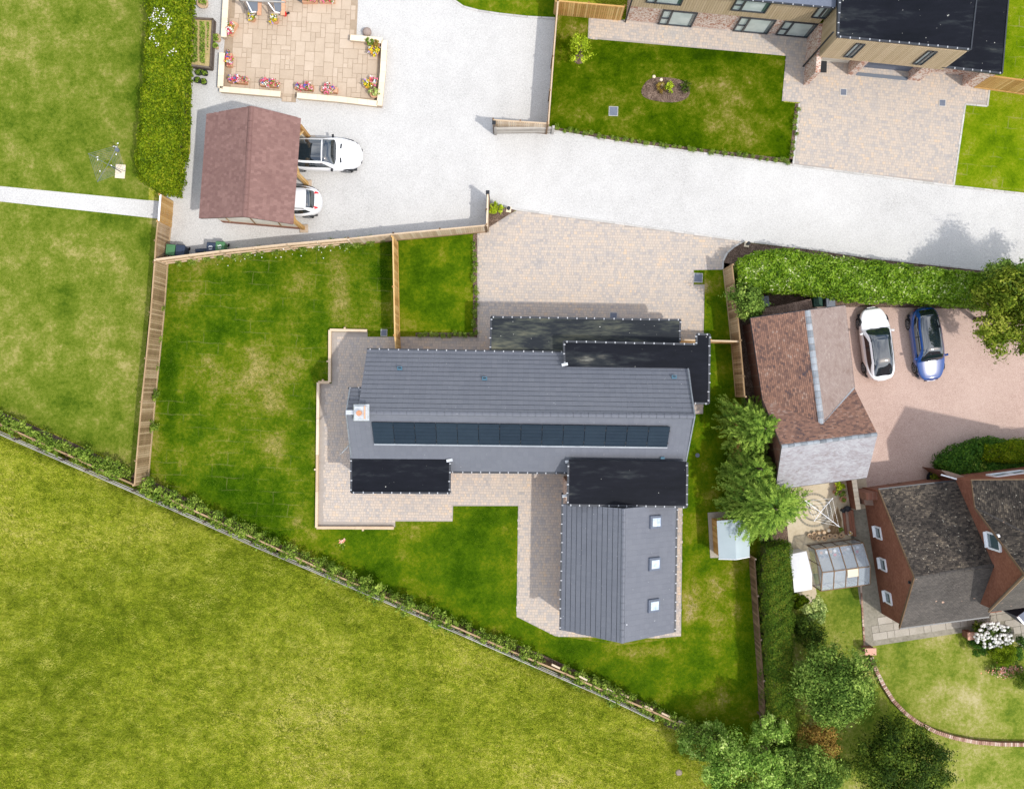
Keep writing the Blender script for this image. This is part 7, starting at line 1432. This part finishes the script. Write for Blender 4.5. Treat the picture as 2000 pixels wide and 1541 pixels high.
    for s_ in (0, 1):
        a0, a1 = (0.045, 0.50) if s_ == 0 else (PI - 0.50, PI - 0.045)
        def sf(U, V_, s_=s_):
            k = V_ if s_ == 0 else 1 - V_   # 0 low, 1 high
            f_ = xc - 0.26 - (xc - xh) * 0.72 * k; r_ = xr_ + 0.30 + (xt - xr_) * 0.55 * k; return r_ + (f_ - r_) * U
        patch('side_window', 0, 0, a0, a1, MT['car_glass'], 0.008, 16, 8, sf)
        # pillar between doors
        y0 = 1
        xm = (xh + xt) / 2 + 0.15
        patch('door_pillar', xm, xm + 0.06, a0, a1, MT['black_plastic'], 0.012, 3, 8)
    # wheels
    for sx in (0.30, -0.30):
        for sy in (-1, 1):
            x = sx * L; y = float(hw(np.array(x))) * sy
            q = MB(); q.tube((x, y - sy * 0.18, wsz), (x, y + sy * 0.006, wsz), wsz * 1.12, 28); q.build_local = None
            me = q.mesh('wheel_arch', smooth=False); ao = link('wheel_arch', me, root, MT['black_plastic'])
            q = MB(); q.tube((x, y - sy * 0.16, wsz), (x, y + sy * 0.022, wsz), wsz, 28); me = q.mesh('tyre'); wo = link('wheel', me, root, MT['tyre'])
            q = MB()
            for k in range(5):
                a_ = 2 * PI * k / 5; d_ = Vector((math.cos(a_), 0, math.sin(a_))); q.bar(Vector((x, y + sy * 0.026, wsz)), Vector((x, y + sy * 0.026, wsz)) + d_ * wsz * 0.66, 0.05, 0.02)
            for k in range(20):
                a_, b2 = 2 * PI * k / 20, 2 * PI * (k + 1) / 20; q.bar(Vector((x + math.cos(a_) * wsz * .68, y + sy * 0.026, wsz + math.sin(a_) * wsz * .68)), Vector((x + math.cos(b2) * wsz * .68, y + sy * 0.026, wsz + math.sin(b2) * wsz * .68)), 0.03, 0.02)
            link('rim', q.mesh('rim'), wo, MT['rim'])
    # mirrors, lights, trims
    for sy in (-1, 1):
        x = xc - 0.28; y = float(hw(np.array(x))) * sy; q = MB(); q.box((x, y + sy * 0.05, belt + 0.02), (0.12, 0.17, 0.12), 0.15 * sy, bev=0.04); q.box((x + 0.0, y - sy * 0.02, belt - 0.02), (0.06, 0.1, 0.04)); link('door_mirror', q.mesh('door_mirror'), root, mirror_m or paint)
        x0 = hl * 0.93; q = MB(); ya = float(hw(np.array(x0))) * sy * 0.86; q.hexa([Vector((hl * 0.965, ya * 0.78, nose - 0.19)), Vector((hl * 0.86, ya * 1.16, nose - 0.19)), Vector((hl * 0.80, ya * 1.13, nose - 0.17)), Vector((hl * 0.93, ya * 0.72, nose - 0.17)),
                                                                          Vector((hl * 0.955, ya * 0.78, nose - 0.035)), Vector((hl * 0.865, ya * 1.13, nose - 0.0)), Vector((hl * 0.80, ya * 1.10, nose + 0.035)), Vector((hl * 0.91, ya * 0.72, nose + 0.03))]); link('headlight', q.mesh('headlight'), root, MT['lamp_clear'])
        yb = float(hw(np.array(-hl * 0.94))) * sy; q = MB()
        if red:
            q.bar((-hl * 0.74, yb * 0.94, tailz + 0.10), (-hl * 0.93, yb * 0.80, tailz + 0.03), 0.09, 0.10); q.bar((-hl * 0.80, yb * 0.70, tailz + 0.18), (-hl * 0.945, yb * 0.76, tailz + 0.0), 0.05, 0.10)
        else: q.box((-hl * 0.935, yb * 0.80, tailz - 0.22), (0.10, 0.26, 0.10), -0.25 * sy, bev=0.02)
        link('tail_light', q.mesh('tail_light'), root, MT['lamp_red'])
        if vents:
            q = MB(); x = xc + 0.22; q.box((x, sy * 0.42, float(deck(np.array(x))) + 0.045), (0.10, 0.30, 0.02), -0.12 * sy); link('bonnet_vent', q.mesh('bonnet_vent'), root, MT['black_plastic'])
        if rails:
            q = MB(); q.bar((xt + 0.1, sy * W * 0.34, Ht - 0.01), (xh - 0.1, sy * W * 0.34, Ht - 0.01), 0.03, 0.03); link('roof_rail', q.mesh('roof_rail'), root, MT['black_plastic'])
        # wiper
        q = MB(); q.bar((xc - 0.03, sy * 0.30 + 0.1, belt + 0.0), (xc - 0.10, sy * 0.30 - 0.38, belt + 0.06), 0.015, 0.015); link('wiper', q.mesh('wiper'), root, MT['black_plastic'])
    q = MB(); q.box((hl * 0.985, 0, 0.42), (0.04, W * 0.45, 0.14), bev=0.02); link('grille', q.mesh('grille'), root, MT['black_plastic'])
    q = MB(); q.box((hl * 1.0, 0, 0.42), (0.03, 0.50, 0.11)); link('number_plate', q.mesh('number_plate'), root, MT['white'])
    q = MB(); q.box((-hl * 1.0, 0, 0.62), (0.03, 0.50, 0.11)); link('number_plate', q.mesh('number_plate'), root, MT['lamp_clear'])
    q = MB(); q.box((0, 0, zsill + 0.02), (L * 0.86, W * 0.86, 0.12)); link('underbody', q.mesh('underbody'), root, MT['black_plastic'])
    # bonnet shut line
    return root
HD = math.radians
car('white car with a full black glass roof parked beside the clay-tiled garage', 1713.5, 671.5, HD(97.4), 4.45, 1.82, 1.44, MT['paint_white'], roofglass='full', cowl=0.22, hdr=0.04, tailhdr=-0.20, rear=-0.455, nose=0.60, tailz=0.92, belt=0.86)
car('metallic blue hatchback with a glass roof parked on the pink gravel', 1812, 672, HD(-82.0), 4.45, 1.80, 1.48, MT['paint_blue'], roofglass='full', cowl=0.24, hdr=0.06, tailhdr=-0.36, rear=-0.475, nose=0.66, tailz=0.98, belt=0.90)
car('white sport utility car nosing out of the north bay of the car port', 629, 300.5, HD(-1.6), 4.75, 1.96, 1.68, MT['paint_white'], roofglass='pano', cowl=0.20, hdr=0.045, tailhdr=-0.40, rear=-0.48, nose=0.84, tailz=1.0, belt=1.02, vents=True, mirror_m=MT['black_plastic'], wsz=0.37, zc_=0.8)
car('white estate car with red tail lights in the south bay of the car port', 556.5, 391.5, HD(178.4), 4.35, 1.84, 1.58, MT['paint_white'], roofglass='none', cowl=0.22, hdr=0.06, tailhdr=-0.33, rear=-0.44, nose=0.72, tailz=0.98, belt=0.96, red=True, rails=True, zc_=0.8)
